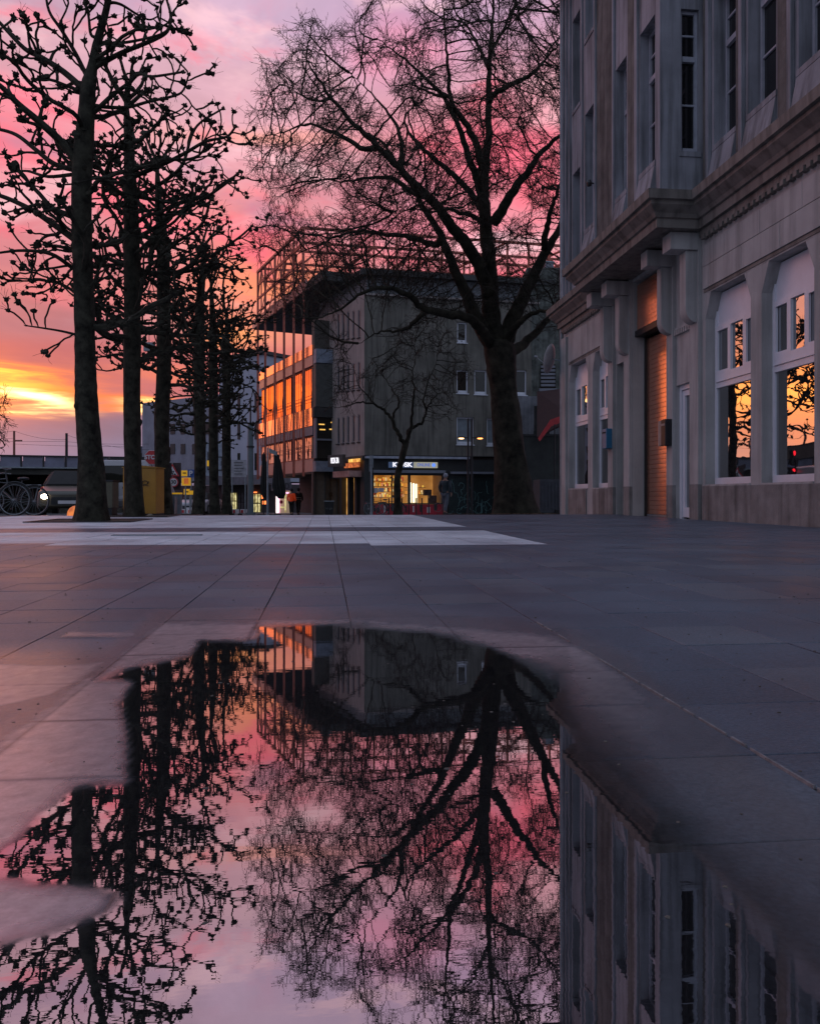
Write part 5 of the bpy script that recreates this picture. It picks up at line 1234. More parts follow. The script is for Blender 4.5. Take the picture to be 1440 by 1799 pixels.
# projecting grey bay on the end face
eL = 1.55
b = MB(); b.fbox(SE, .02, eL, .0, .5, sz(545, 641), sz(545, 617)); b.build('bay_head', mat('blue_grey_sheet', (.20,.24,.30), .5), off)
b = MB(); b.fbox(SE, .02, eL, .0, .45, sz(545, 717), sz(545, 642)); b.build('bay_panel', mat('bay_cladding', (.07,.075,.07), .6, var=.2), off)
b = MB(); b.fbox(SE, -.1, eL, .0, .5, sz(545, 735), sz(545, 718)); b.build('bay_sill', slate, off)
b = MB(); b.fbox(SE, .1, eL-.05, .0, .30, sz(545, 806), sz(545, 736)); bw = b.build('bay_window', dullglass, off)
b = MB(); b.fbox(SE, .02, .1, 0, .42, sz(545, 806), sz(545, 736)); b.fbox(SE, eL-.05, eL, 0, .42, sz(545, 806), sz(545, 736)); b.fbox(SE, .1, eL-.05, .3, .42, sz(545, 775), sz(545, 772)); b.build('bay_frame', grey_f, bw)
b = MB()
for zz_, a_ in ((748, .25), (756, .9), (757, .3), (744, 1.0)): b.fbox(SE, a_, a_+.35, .302, .31, sz(545, zz_), sz(545, zz_)+.07)
b.build('ceiling_lamp', emat('amber_lamp', (1,.55,.12), .8), bw)
b = MB(); b.fbox(SE, -.02, eL+1.3, .0, .55, sz(545, 829), sz(545, 811)); b.build('bay_foot', mat('blue_grey_foot', (.17,.20,.25), .5), off)
b = MB(); b.fbox(SE, .1, eL+1.2, -.6, -.05, gs-.1, zC1+1.6); b.build('end_wall', mat('end_wall_dark', (.08,.075,.065), .8, var=.2), off)
# upper set-back storey, roof slab
b = MB(); deckbox(b, -1.8, SL*.12, -3.2, -1.6, zC1+.01, sz(533, 530)); deckbox(b, SL*.12, SL*.9, -6.0, -5.6, zC1+.01, zC1+.9); b.build('penthouse_wall', pinkpanel, off)
for k in range(5):
    a = -1.5+k*.52; b = MB(); deckbox(b, a, a+.20, -1.599, -1.57, zC1+.4, zC1+1.9); b.build('penthouse_window', curtain, off)
zR0, zR1 = sz(533, 532), sz(533, 508)
b = MB(); deckbox(b, -2.6, SL+.3, -4.5, .35, zR0+.3, zR1); b.build('roof_slab', slate, off)
b = MB(); deckbox(b, .0, SL+.35, .351, .45, zR0+.35, zR1+.12); b.build('roof_edge', pinkpanel, off)
# ground floor, set back, with glass shop front facing the square
b = MB(); b.fbox(SE, .0, 3.0, -.3, -.15, gs-.1, zP0+.5); b.build('ground_floor_wall', mat('shop_wall', (.10,.085,.08), .7, var=.2), off)
for k, a in enumerate((.0, .75, 1.5, 2.25, 2.85)):
    b = MB(); b.fbox(SE, a, a+.17, -.149, .05, gs-.1, zP0+.45); b.build('shop_pillar', fascia, off)
for k, a in enumerate((.3, 1.75)):
    b = MB(); b.fbox(SE, a, a+.28, -.148, -.13, gs+.9, gs+2.0); b.build('banner', mat('pink_banner', (.32,.10,.09), .6) if k == 0 else bpy.data.materials['pink_banner'], off)
b = MB(); b.fbox(SE, 1.05, 1.11, -.14, .0, gs+.5, gs+2.2); b.fbox(SE, 1.0, 1.2, -.14, .0, gs+1.1, gs+1.35); b.build('door_handle', darkmetal, off)
b = MB(); b.fbox(SE, .17, .75, -.148, -.12, gs, gs+2.2); b.build('glass_door', mat('pale_door', (.16,.13,.12), .3, var=.1), off)
b = MB(); deckbox(b, .35, SL, -3.1, -3.0, gs-.1, zP0+.02); b.build('ground_floor_wall', mat('street_wall', (.04,.035,.035), .7), off)
b = MB(); deckbox(b, .3, SL+.3, -7, .0, zP0-.12, zP0-.002); b.build('soffit', fascia, off)
# steel frame ------------------------------------------------
def beam(mb, p, q, w_=.07): mb.tube([p, q], w_*.62, 4)
def SP(a, d, z): return Vector((SF[0][0]+SF[1][0]*a+SF[2][0]*d, SF[0][1]+SF[1][1]*a+SF[2][1]*d, z))
TOPn = None
cs = SP(l_a(SF, 533), .8, 0)
def on_front(px, py):                           # frame stands 0.8 m in front of the facade
    F2 = ((SF[0][0]+SF[2][0]*.8, SF[0][1]+SF[2][1]*.8), SF[1], SF[2]); a = l_a(F2, px); return a, f_z(F2, a, py)
zT = on_front(533, 400)[1]; zM = on_front(533, 456)[1]
frm = thing('scaffolding', tuple(SP(0, .8, gs)), 'rust red steel lattice frame rising over the office roof', 'scaffold')
cols_px = [453, 466, 483, 499, 516, 533]
aa_ = [on_front(p, 871)[0] for p in cols_px]
for a in aa_:
    b = MB(); beam(b, SP(a, .8, zP0-.3), SP(a, .8, zT), .16); b.build('post', pinkst, frm)
for (z, w_) in ((zT, .17), (zT-.95, .10), (zT-1.9, .10), (zM, .11), (zM-.9, .10)):
    b = MB(); beam(b, SP(aa_[0], .8, z), SP(aa_[-1], .8, z), w_); b.build('beam', pinkst, frm)
for i in range(len(aa_)-1):
    a0, a1 = aa_[i+1], aa_[i]
    b = MB(); beam(b, SP(a0, .8, zM), SP((a0+a1)/2, .8, zT), .08); beam(b, SP((a0+a1)/2, .8, zT), SP(a1, .8, zM), .08); b.build('brace', pinkst, frm)
    b = MB(); beam(b, SP(a0, .8, zM), SP(a1, .8, zM-2.2), .06); b.build('brace', pinkst, frm)
    b = MB(); beam(b, SP(a0, .8, zB1+1.9), SP((a0+a1)/2, .8, zP1+.2), .05); beam(b, SP(a1, .8, zB1+1.9), SP((a0+a1)/2, .8, zP1+.2), .05); b.build('brace', pinkst, frm)
# back-running truss over the roofs toward the right
ar = math.radians(84); tr_ = Vector((math.sin(ar), math.cos(ar), 0)); c0 = SP(aa_[-1], .8, 0); tb = Vector((SF[1][0], SF[1][1], 0))
nb = 12; Ltr = 16.5
for row in range(3):
    o0 = c0+tb*(4.6*row)
    zTr, zLo = zT-.0, zT-.85
    b = MB(); beam(b, o0+Vector((0,0,zTr)), o0+tr_*Ltr+Vector((0,0,zTr)), .16); b.build('beam', pinkst, frm)
    b = MB(); beam(b, o0+Vector((0,0,zLo)), o0+tr_*Ltr+Vector((0,0,zLo)), .14); b.build('beam', pinkst, frm)
    for k in range(nb+1):
        p = o0+tr_*(Ltr*k/nb)
        b = MB(); beam(b, p+Vector((0,0,zk(472)+.2 if k > 1 else zR1)), p+Vector((0,0,zTr)), .14 if row == 0 else .10); b.build('post', pinkst, frm)
        if k < nb and k % 2 == 0 and row < 2:
            p2 = o0+tr_*(Ltr*(k+1)/nb); p3 = o0+tr_*(Ltr*(k+2)/nb); b = MB(); zb_ = zM-.2
            beam(b, p+Vector((0,0,zb_)), p2+Vector((0,0,zLo)), .12); beam(b, p2+Vector((0,0,zLo)), p3+Vector((0,0,zb_)), .12); b.build('brace', pinkst, frm)
for k in range(0, nb+1, 3):
    p = c0+tr_*(Ltr*k/nb)
    for z in (zT, zT-.85):
        b = MB(); beam(b, p+Vector((0,0,z)), p+tb*9.2+Vector((0,0,z)), .12); b.build('beam', pinkst, frm)
# ---- pale blue-white building down the street
BZ = 72.0
bp0 = at(250, 871, BZ+4); bp1 = at(462, 871, BZ-6); gb = gz(70)
wb = thing('pale_building', (bp1.x, bp1.y, gb), 'pale blue-grey building with shops at the end of the street', 'building')
FBK = ((bp0.x, bp0.y), tuple((bp1-bp0).normalized())[:2], None); FBK = (FBK[0], FBK[1], (FBK[1][1], -FBK[1][0])); LB = (bp1-bp0).length
def ba(px): return l2(FBK, px)
def l2(F, px):
    lo, hi = -20.0, 60.0
    for _ in range(40):
        m_ = (lo+hi)/2; x, y = F[0][0]+F[1][0]*m_, F[0][1]+F[1][1]*m_
        if pix(x, y)[0] < px: lo = m_
        else: hi = m_
    return lo
def bz(px, py): return f_z(FBK, ba(px), py)
b = MB(); b.fbox(FBK, ba(385), LB, -9, 0, bz(430, 846), bz(430, 628)); b.build('wall', whiter, wb)
b = MB(); b.fbox(FBK, 0, ba(385)-.01, -9, .0, bz(320, 846), bz(320, 700)); b.build('low_wall', mat('grey_low_block', (.20,.22,.27), .8, var=.15, scale=.8), wb)
b = MB(); b.fbox(FBK, ba(385)-.3, LB+.2, -9, .3, bz(430, 627), bz(430, 621)); b.build('roof', slate, wb)
for px0 in (450, 420):
    for q0, q1 in ((796, 826), (743, 772), (690, 722)):
        b = MB(); b.fbox(FBK, ba(px0-2), ba(px0+2), .001, .06, bz(px0, q1), bz(px0, q0)); b.build('window', dullglass, wb)
for p0 in (300, 318, 338, 362):
    for q in (745, 780):
        b = MB(); b.fbox(FBK, ba(p0), ba(p0+8), .001, .05, bz(p0, q+18), bz(p0, q)); b.build('window', dullglass, wb)
b = MB(); b.fbox(FBK, ba(380), LB+3, -.2, 1.6, bz(430, 852), bz(430, 836)); b.build('shop_canopy', mat('canopy_grey', (.10,.115,.14), .6), wb)
b = MB(); b.fbox(FBK, ba(255), LB+3, -9, .02, gb-.1, bz(430, 852)); b.build('shop_front', mat('shop_front_dark', (.03,.03,.035), .6), wb)
for p0, p1, q0, q1, m_ in ((405, 417, 866, 896, pale_lit), (444, 459, 868, 902, pale_lit), (419, 434, 866, 900, mat('shop_grey', (.06,.06,.07), .4, var=.7, scale=2))):
    b = MB(); b.fbox(FBK, ba(p0), ba(p1), .03, .06, bz(p0, q1), bz(p0, q0)); wd = b.build('shop_window', m_, wb)
    b = MB()
    for k in range(4): b.fbox(FBK, ba(p0)+(ba(p1)-ba(p0))*k/3-.03, ba(p0)+(ba(p1)-ba(p0))*k/3+.03, .061, .09, bz(p0, q1), bz(p0, q0))
    b.fbox(FBK, ba(p0), ba(p1), .061, .085, bz(p0, (q0+q1)/2), bz(p0, (q0+q1)/2)+.08); b.build('frame', darkmetal, wd)
b = MB(); b.fbox(FBK, ba(444), ba(453), .1, .2, bz(444, 866), bz(444, 864)); b.build('neon', tube_o, wb)
# neon lit doorway right of the parasols
nd = thing('neon_doorway', tuple(at(500, 885, 62)), 'doorway framed in pink and white neon light behind the closed parasols', 'doorway')
def nb_(p0, p1, q0, q1, z0, z1, m_, nm):
    a = at(p0, q1, z0); c = at(p1, q0, z0); b = MB(); Fq_ = ((a.x, a.y), (CT, -ST), (-ST, -CT)); b.fbox(Fq_, 0, (p1-p0)/1400*z0, -.1, 0, a.z, c.z); return b.build(nm, m_, nd)
nb_(484, 512, 862, 902, 62.2, 0, emat('door_glow', (.50,.36,.26), .3), 'back_wall'); nb_(491, 507, 865, 867, 62, 0, tube_p, 'neon_bar'); nb_(485.2, 487.5, 868, 901, 62, 0, tube_w, 'neon_bar'); nb_(488.3, 490.5, 873, 901, 62, 0, tube_p, 'neon_bar'); nb_(500, 502, 868, 900, 62, 0, pale_lit, 'door_post'); nb_(492, 500, 890, 893, 62, 0, pale_lit, 'bench'); nb_(459, 468, 870, 876, 61, 0, tube_o, 'neon_sign'); nb_(461, 467, 880, 886, 61, 0, tube_o, 'neon_sign')
nb_(476, 512, 848, 862, 62.1, 0, mat('sign_board_grey', (.12,.14,.17), .6), 'sign_board')
text('STRAND', .62, at(487, 854.5, 61.8), 186, fascia, nd, sx=.8)
pcx = at(494, 882, 61.9); b = MB(); b.tube([pcx, pcx+Vector((-.01, -.05, 0))], .14, 12); b.build('red_dot', redad, nd)
# ============================================================ street furniture and people
def cf(px, py, zc):                            # frame facing the camera square-on, origin at that point
    p = at(px, py, zc); return ((p.x, p.y), (CT, -ST), (-ST, -CT))
def m_px(n, zc): return n/1400.0*zc
NAZ = 180+math.degrees(TH)
def card(parent, name, px0, px1, py0, py1, zc, m, th=.03, bevel=0):
    F = cf(px0, 871, zc); b = MB(); b.fbox(F, 0, m_px(px1-px0, zc), -th, 0, at(0, py1, zc).z, at(0, py0, zc).z); return b.build(name, m, parent, bevel=bevel)
def disc(mb, c, r, n, d0, d1, rot=0.0):
    F = ((c.x, c.y), (CT, -ST), (-ST, -CT)); mb.prism(F, [(r*math.cos(2*math.pi*(k+rot)/n), c.z+r*math.sin(2*math.pi*(k+rot)/n)) for k in range(n)], d0, d1); return mb
signwhite = mat('sign_white', (.55,.54,.56), .5, var=.05, bump=0); signred = mat('sign_red', (.42,.02,.025), .5, var=.08, bump=0); signblue = mat('sign_blue', (.02,.07,.25), .5, var=.05, bump=0)
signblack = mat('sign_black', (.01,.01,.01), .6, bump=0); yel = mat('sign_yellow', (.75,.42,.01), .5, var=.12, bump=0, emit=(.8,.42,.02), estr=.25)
postyel = mat('cabinet_yellow', (.34,.17,.012), .45, var=.14, scale=3, bump=.04)
# yellow letter cabinet with a posthorn
cz = 17.6; fx_ = foot(245, cz); ycab = thing('mail_cabinet', fx_, 'tall yellow mail cabinet with black posthorn behind the second tree', 'mail cabinet')
F = ((at(216, 871, cz).x, at(216, 871, cz).y), (CT, -ST), (-ST, -CT)); Wc = m_px(58, cz); zt_ = at(0, 822, cz).z; zb_ = fx_.z
b = MB(); b.fbox(F, 0, Wc, -.6, 0, zb_+.04, zt_); b.build('cabinet', postyel, ycab, bevel=.012)
b = MB(); b.prism(F, [(-.02, zt_+.002), (Wc+.02, zt_+.002), (Wc+.02, zt_+.02), (Wc/2, zt_+.06), (-.02, zt_+.02)], -.62, .02); b.build('lid', postyel, ycab)
b = MB(); b.fbox(F, .0, Wc, -.58, -.02, zb_-.02, zb_+.039); b.build('foot', darkmetal, ycab)
hc = at(255, 848, cz-.005); FH = ((hc.x, hc.y), (CT, -ST), (-ST, -CT)); b = MB()
pts = [(hc.x+CT*.055*math.cos(a)*1.1-ST*.012, hc.y-ST*.055*math.cos(a)*1.1-CT*.012, hc.z+.042*math.sin(a)) for a in [2*math.pi*k/18 for k in range(19)]]
b.tube(pts, .008, 5); b.prism(FH, [(-.05, hc.z-.005), (-.095, hc.z+.03), (-.095, hc.z+.012), (-.06, hc.z-.03)], .002, .012); b.prism(FH, [(.05, hc.z-.0), (.085, hc.z+.03), (.09, hc.z+.02), (.06, hc.z-.03)], .002, .012)
b.prism(FH, [(-.085, hc.z-.065), (-.01, hc.z-.055), (-.01, hc.z-.065), (-.085, hc.z-.075)], .002, .010); b.prism(FH, [(.01, hc.z-.055), (.085, hc.z-.065), (.085, hc.z-.075), (.01, hc.z-.065)], .002, .010); b.build('posthorn', signblack, ycab)
b = MB(); b.fbox(F, .42*Wc, .43*Wc, .001, .006, zb_+.05, zt_-.02); b.fbox(F, .46*Wc, .50*Wc, .001, .02, zb_+.5, zb_+.56); b.build('door_gap', darkmetal, ycab)
# olive utility box
uz = 16.4; u = foot(187, uz); ub = thing('utility_box', u, 'olive grey utility box beside the nearest tree trunk', 'utility box')
F = cf(176, 871, uz); b = MB(); b.fbox(F, 0, m_px(22, uz), -.35, 0, u.z+.16, at(0, 846, uz).z); b.build('cabinet', mat('olive_box', (.085,.08,.05), .6, var=.2), ub, bevel=.01)
b = MB(); b.fbox(F, .02, m_px(20, uz), -.33, -.02, u.z-.02, u.z+.159); b.build('foot', darkmetal, ub); b = MB(); b.fbox(F, -.01, m_px(22, uz)+.01, -.36, .015, at(0, 846, uz).z+.001, at(0, 845, uz).z+.02); b.build('lid', darkmetal, ub)
st = thing('stone', foot(264, 15.6), 'small rounded pale stone at the foot of the yellow cabinet', 'stone'); b = MB(); p = foot(264, 15.6); b.ball((p.x, p.y, p.z+.02), .055, 7, 10, (1.1,.9,.7), .08); b.build('stone_body', mat('pale_stone', (.16,.14,.10), .8), st, smooth=True)
cabm = mat('tinted_cabin', (.012,.012,.012), .55, bump=0, spec=.2)
# white estate/van seen from behind
def vehicle(name, px, zc, width, height, length, yaw, paint, label, cat, lit=False, van=True):
    p = foot(px, zc); T = thing(name, p, label, cat, rz=0)
    a = math.radians(yaw); t_ = (math.sin(a), math.cos(a)); F = ((p.x-t_[1]*width/2, p.y+t_[0]*width/2), (t_[1], -t_[0]), (-t_[0], -t_[1]))   # a across, d toward the camera end
    w_ = width; h = height; L = length; z = p.z
    def loft(sections, m, nm, smooth=False):     # sections: (d, half-width, z0, z1, tumblehome)
        b = MB()
        for d, hw, z0, z1, th_ in sections:
            c = w_/2; q = [(c-hw, z0), (c-hw-.0, z0+(z1-z0)*.45), (c-hw+th_, z1-.06), (c-hw+th_+.10, z1), (c+hw-th_-.10, z1), (c+hw-th_, z1-.06), (c+hw, z0+(z1-z0)*.45), (c+hw, z0)]
            for aa, zz in q: b.v.append((F[0][0]+F[1][0]*aa+F[2][0]*d, F[0][1]+F[1][1]*aa+F[2][1]*d, zz))
        n_ = 8
        for i in range(len(sections)-1):
            for k in range(n_): k2 = (k+1) % n_; b.f.append((i*n_+k, (i+1)*n_+k, (i+1)*n_+k2, i*n_+k2))
        b.f.append(tuple(range(n_))); b.f.append(tuple((len(sections)-1)*n_+k for k in reversed(range(n_))))
        return b.build(nm, m, T, bevel=.03)
    if van:
        loft([(0, w_*.47, z+.30, z+h*.56, .0), (-.04, w_*.5, z+.26, z+h, .16), (-L*.62, w_*.5, z+.24, z+h, .16), (-L*.80, w_*.49, z+.24, z+h*.62, .06), (-L, w_*.45, z+.28, z+h*.5, .05)], paint, 'body')
        b = MB(); b.fbox(F, .22, w_-.22, -.10, .012, z+h*.60, z+h*.90); wn = b.build('rear_window', dullglass, T)
        b = MB(); c = w_/2; b.ring((F[0][0]+F[1][0]*c+F[2][0]*.02, F[0][1]+F[1][1]*c+F[2][1]*.02, z+h*.50), .055, .012, 'y', 16, 5); b.build('badge', signblack, T)
        b = MB(); b.fbox(F, w_*.33, w_*.67, .001, .02, z+.56, z+.68); b.build('number_plate', signwhite, T)
        b = MB(); b.fbox(F, .0, w_, -.06, .07, z+.30, z+.52); b.build('bumper', mat('bumper_grey', (.12,.12,.13), .6), T, bevel=.02)
        for s_ in (0.02, w_-.16): b = MB(); b.fbox(F, s_, s_+.14, -.02, .03, z+.70, z+1.02); b.build('tail_light', mat('tail_red', (.2,.02,.02), .3), T)
        b = MB(); b.fbox(F, .3, w_-.3, -1.2, -.2, z+h+.03, z+h+.07); b.fbox(F, .34, .38, -1.1, -.3, z+h-.01, z+h+.031); b.fbox(F, w_-.38, w_-.34, -1.1, -.3, z+h-.01, z+h+.031); b.build('roof_rack', darkmetal, T)
    else:
        loft([(0.0, w_*.44, z+.28, z+.66, .02), (-.12, w_*.48, z+.22, z+.76, .03), (-1.1, w_*.5, z+.22, z+.95, .04), (-L*.85, w_*.5, z+.22, z+.98, .04), (-L, w_*.46, z+.3, z+.9, .05)], paint, 'body')
        loft([(-.95, w_*.46, z+.90, z+.97, .03), (-1.55, w_*.45, z+.94, z+h, .14), (-L*.72, w_*.45, z+.94, z+h, .14), (-L*.92, w_*.45, z+.9, z+.99, .05)], cabm, 'cabin')
        for s_ in (.10, w_-.42):
            b = MB(); b.ball((F[0][0]+F[1][0]*(s_+.16)+F[2][0]*.01, F[0][1]+F[1][1]*(s_+.16)+F[2][1]*.01, z+.58), .09, 7, 12, (1.2,.5,.8)); b.build('headlight', (emat('headlight_on', (1,.80,.62), 22 if lit else .1) if s_ < 1 else emat('headlight_dim', (1,.8,.6), .5)), T, smooth=True)
        b = MB(); b.fbox(F, w_*.25, w_*.75, .001, .03, z+.34, z+.56); b.build('grille', darkmetal, T); b = MB(); b.fbox(F, w_*.36, w_*.64, .031, .045, z+.36, z+.46); b.build('number_plate', signwhite, T)
    for dd in (-.75, -L+.85):
        for s_ in (.0, w_-.2):
            c = Vector((F[0][0]+F[1][0]*(s_+.1)+F[2][0]*dd, F[0][1]+F[1][1]*(s_+.1)+F[2][1]*dd, z+.31)); ax = Vector((F[1][0], F[1][1], 0))*.1
            b = MB(); b.tube([c-ax, c+ax], .31, 18); wl_ = b.build('wheel', signblack, T, bevel=.02); b = MB(); b.tube([c-ax*1.04, c+ax*1.04], .18, 12); b.build('rim', galv, wl_)
    return T
vehicle('parked_van', 219, 27.5, 1.9, 1.92, 4.4, 1, mat('white_car_paint', (.45,.45,.47), .28, var=.03, bump=0, spec=.6), 'pale parked van seen from behind, between the first and second trees', 'van')
vehicle('moving_car', 118, 24.0, 1.78, 1.40, 4.2, -10, mat('olive_car_paint', (.05,.045,.03), .3, var=.05, bump=0, spec=.6), 'dark oncoming car with one glaring headlight left of the nearest tree', 'car', lit=True, van=False)
# small orange rock by the nearest tree, its glow put into the material
oc = thing('orange_rock', foot(133, 17), 'low orange rock on the ground beside the nearest trunk, glow added in its material', 'lamp'); p = foot(134, 17)
b = MB(); b.ball((p.x, p.y, p.z+.02), .19, 8, 14, (1, .8, 1.05)); b.build('dome', emat('orange_dome', (1,.28,.06), .55, var=.5, scale=7, dark=(.5,.1,.02)), oc, smooth=True)
# bicycles
def bicycle(name, c1, zc, label, yaw=90.0, s=1.0, lean=0.06, group=None):
    p = foot(c1, zc); T = thing(name, p, label, 'bicycle', group); a = math.radians(yaw); t_ = Vector((math.sin(a), math.cos(a), 0)); n_ = Vector((-t_.y, t_.x, 0)); up_ = (Vector((0,0,1))+n_*lean).normalized()
    P = lambda x, z: Vector(p)+t_*x*s+up_*z*s
    R = .345*s
    for x0 in (0, 1.05):
        c = P(x0, .35); b = MB(); n1 = 32
        pts = [c+t_*math.cos(2*math.pi*k/n1)*R+up_*math.sin(2*math.pi*k/n1)*R for k in range(n1+1)]; b.tube(pts, .019*s, 6, False); wh = b.build('wheel', mat('tyre', (.02,.02,.02), .7) if 'tyre' not in bpy.data.materials else bpy.data.materials['tyre'], T)
        b = MB(); b.tube([c+(q-c)*.93 for q in pts], .010*s, 5, False); b.build('rim', galv, wh)
        b = MB()
        for k in range(18): q = c+(t_*math.cos(2*math.pi*k/18)+up_*math.sin(2*math.pi*k/18))*R*.93; b.tube([c, q], .0022, 3, False)
        b.tube([c-n_*.04, c+n_*.04], .022*s, 8); b.build('spokes', galv, wh)
        b = MB(); b.tube([c+(t_*math.cos(q)+up_*math.sin(q))*(R+.035*s) for q in [math.pi*(.05+.6*k/10) for k in range(11)]], .018*s, 5); b.build('mudguard', darkmetal, T)
    bb_ = P(.44, .30); seat = P(.30, .84); hd = P(.86, .86); hb = P(.90, .70)
    b = MB(); 
    for q0_, q1_, r in ((bb_, seat, .016), (bb_, hb, .018), (P(.33,.74), P(.87,.80), .015), (P(0,.35), bb_, .011), (P(0,.35), P(.34,.72), .010), (P(1.05,.35), hb, .014), (hb, hd, .018), (hd, P(.84,1.0), .013)): b.tube([q0_, q1_], r*s, 6)
    b.build('frame', mat('bike_frame', (.06,.065,.07), .4, metal=.4), T)
    b = MB(); b.tube([P(.84,1.0)+n_*.28-t_*.12, P(.86,1.02)+n_*.2, P(.86,1.0), P(.86,1.02)-n_*.2, P(.84,1.0)-n_*.28-t_*.12], .013*s, 6); b.build('handlebar', galv, T)
    b = MB(); b.ball(tuple(P(.27,.88)), .12*s, 5, 8, (1.2,.7,.35)); b.build('saddle', darkmetal, T, smooth=True)
    b = MB(); b.tube([P(-.15,.73), P(.28,.73)], .010, 5); b.tube([P(-.1,.73), P(0,.35)], .008, 5); b.build('rack', galv, T)
    b = MB(); b.ball(tuple(P(-.17,.66)), .03, 5, 7); b.build('reflector', mat('reflector_red', (.4,.03,.03), .3), T)
    b = MB(); b.tube([bb_-n_*.06, bb_+n_*.06], .018, 8); b.tube([bb_+n_*.06, P(.52,.16)+n_*.06], .011, 5); b.tube([P(.50,.16)+n_*.04, P(.50,.16)+n_*.13], .016, 6); b.tube([bb_+n_*.03-t_*.0, bb_+n_*.035], .09*s, 16); b.build('crank', darkmetal, T)
    return T
GB = 'bicycles parked on the left side of the square'
bicycle('bicycle', -62, 17.0, 'bicycle with its big front wheel at the left edge of the picture', 96, 1.0, group=GB)
bicycle('bicycle', 60, 17.9, 'dark bicycle behind the first one, saddle towards the tree', -84, .95, -.05, group=GB)
bicycle('bicycle', 648, 40.5, 'dark bicycle leaning at the corner pole left of the kiosk window', 60, .9, .1, group='bicycles by the kiosk'); bicycle('bicycle', 668, 41.2, 'pale-wheeled bicycle right in front of the kiosk window', 100, .9, .05, group='bicycles by the kiosk')
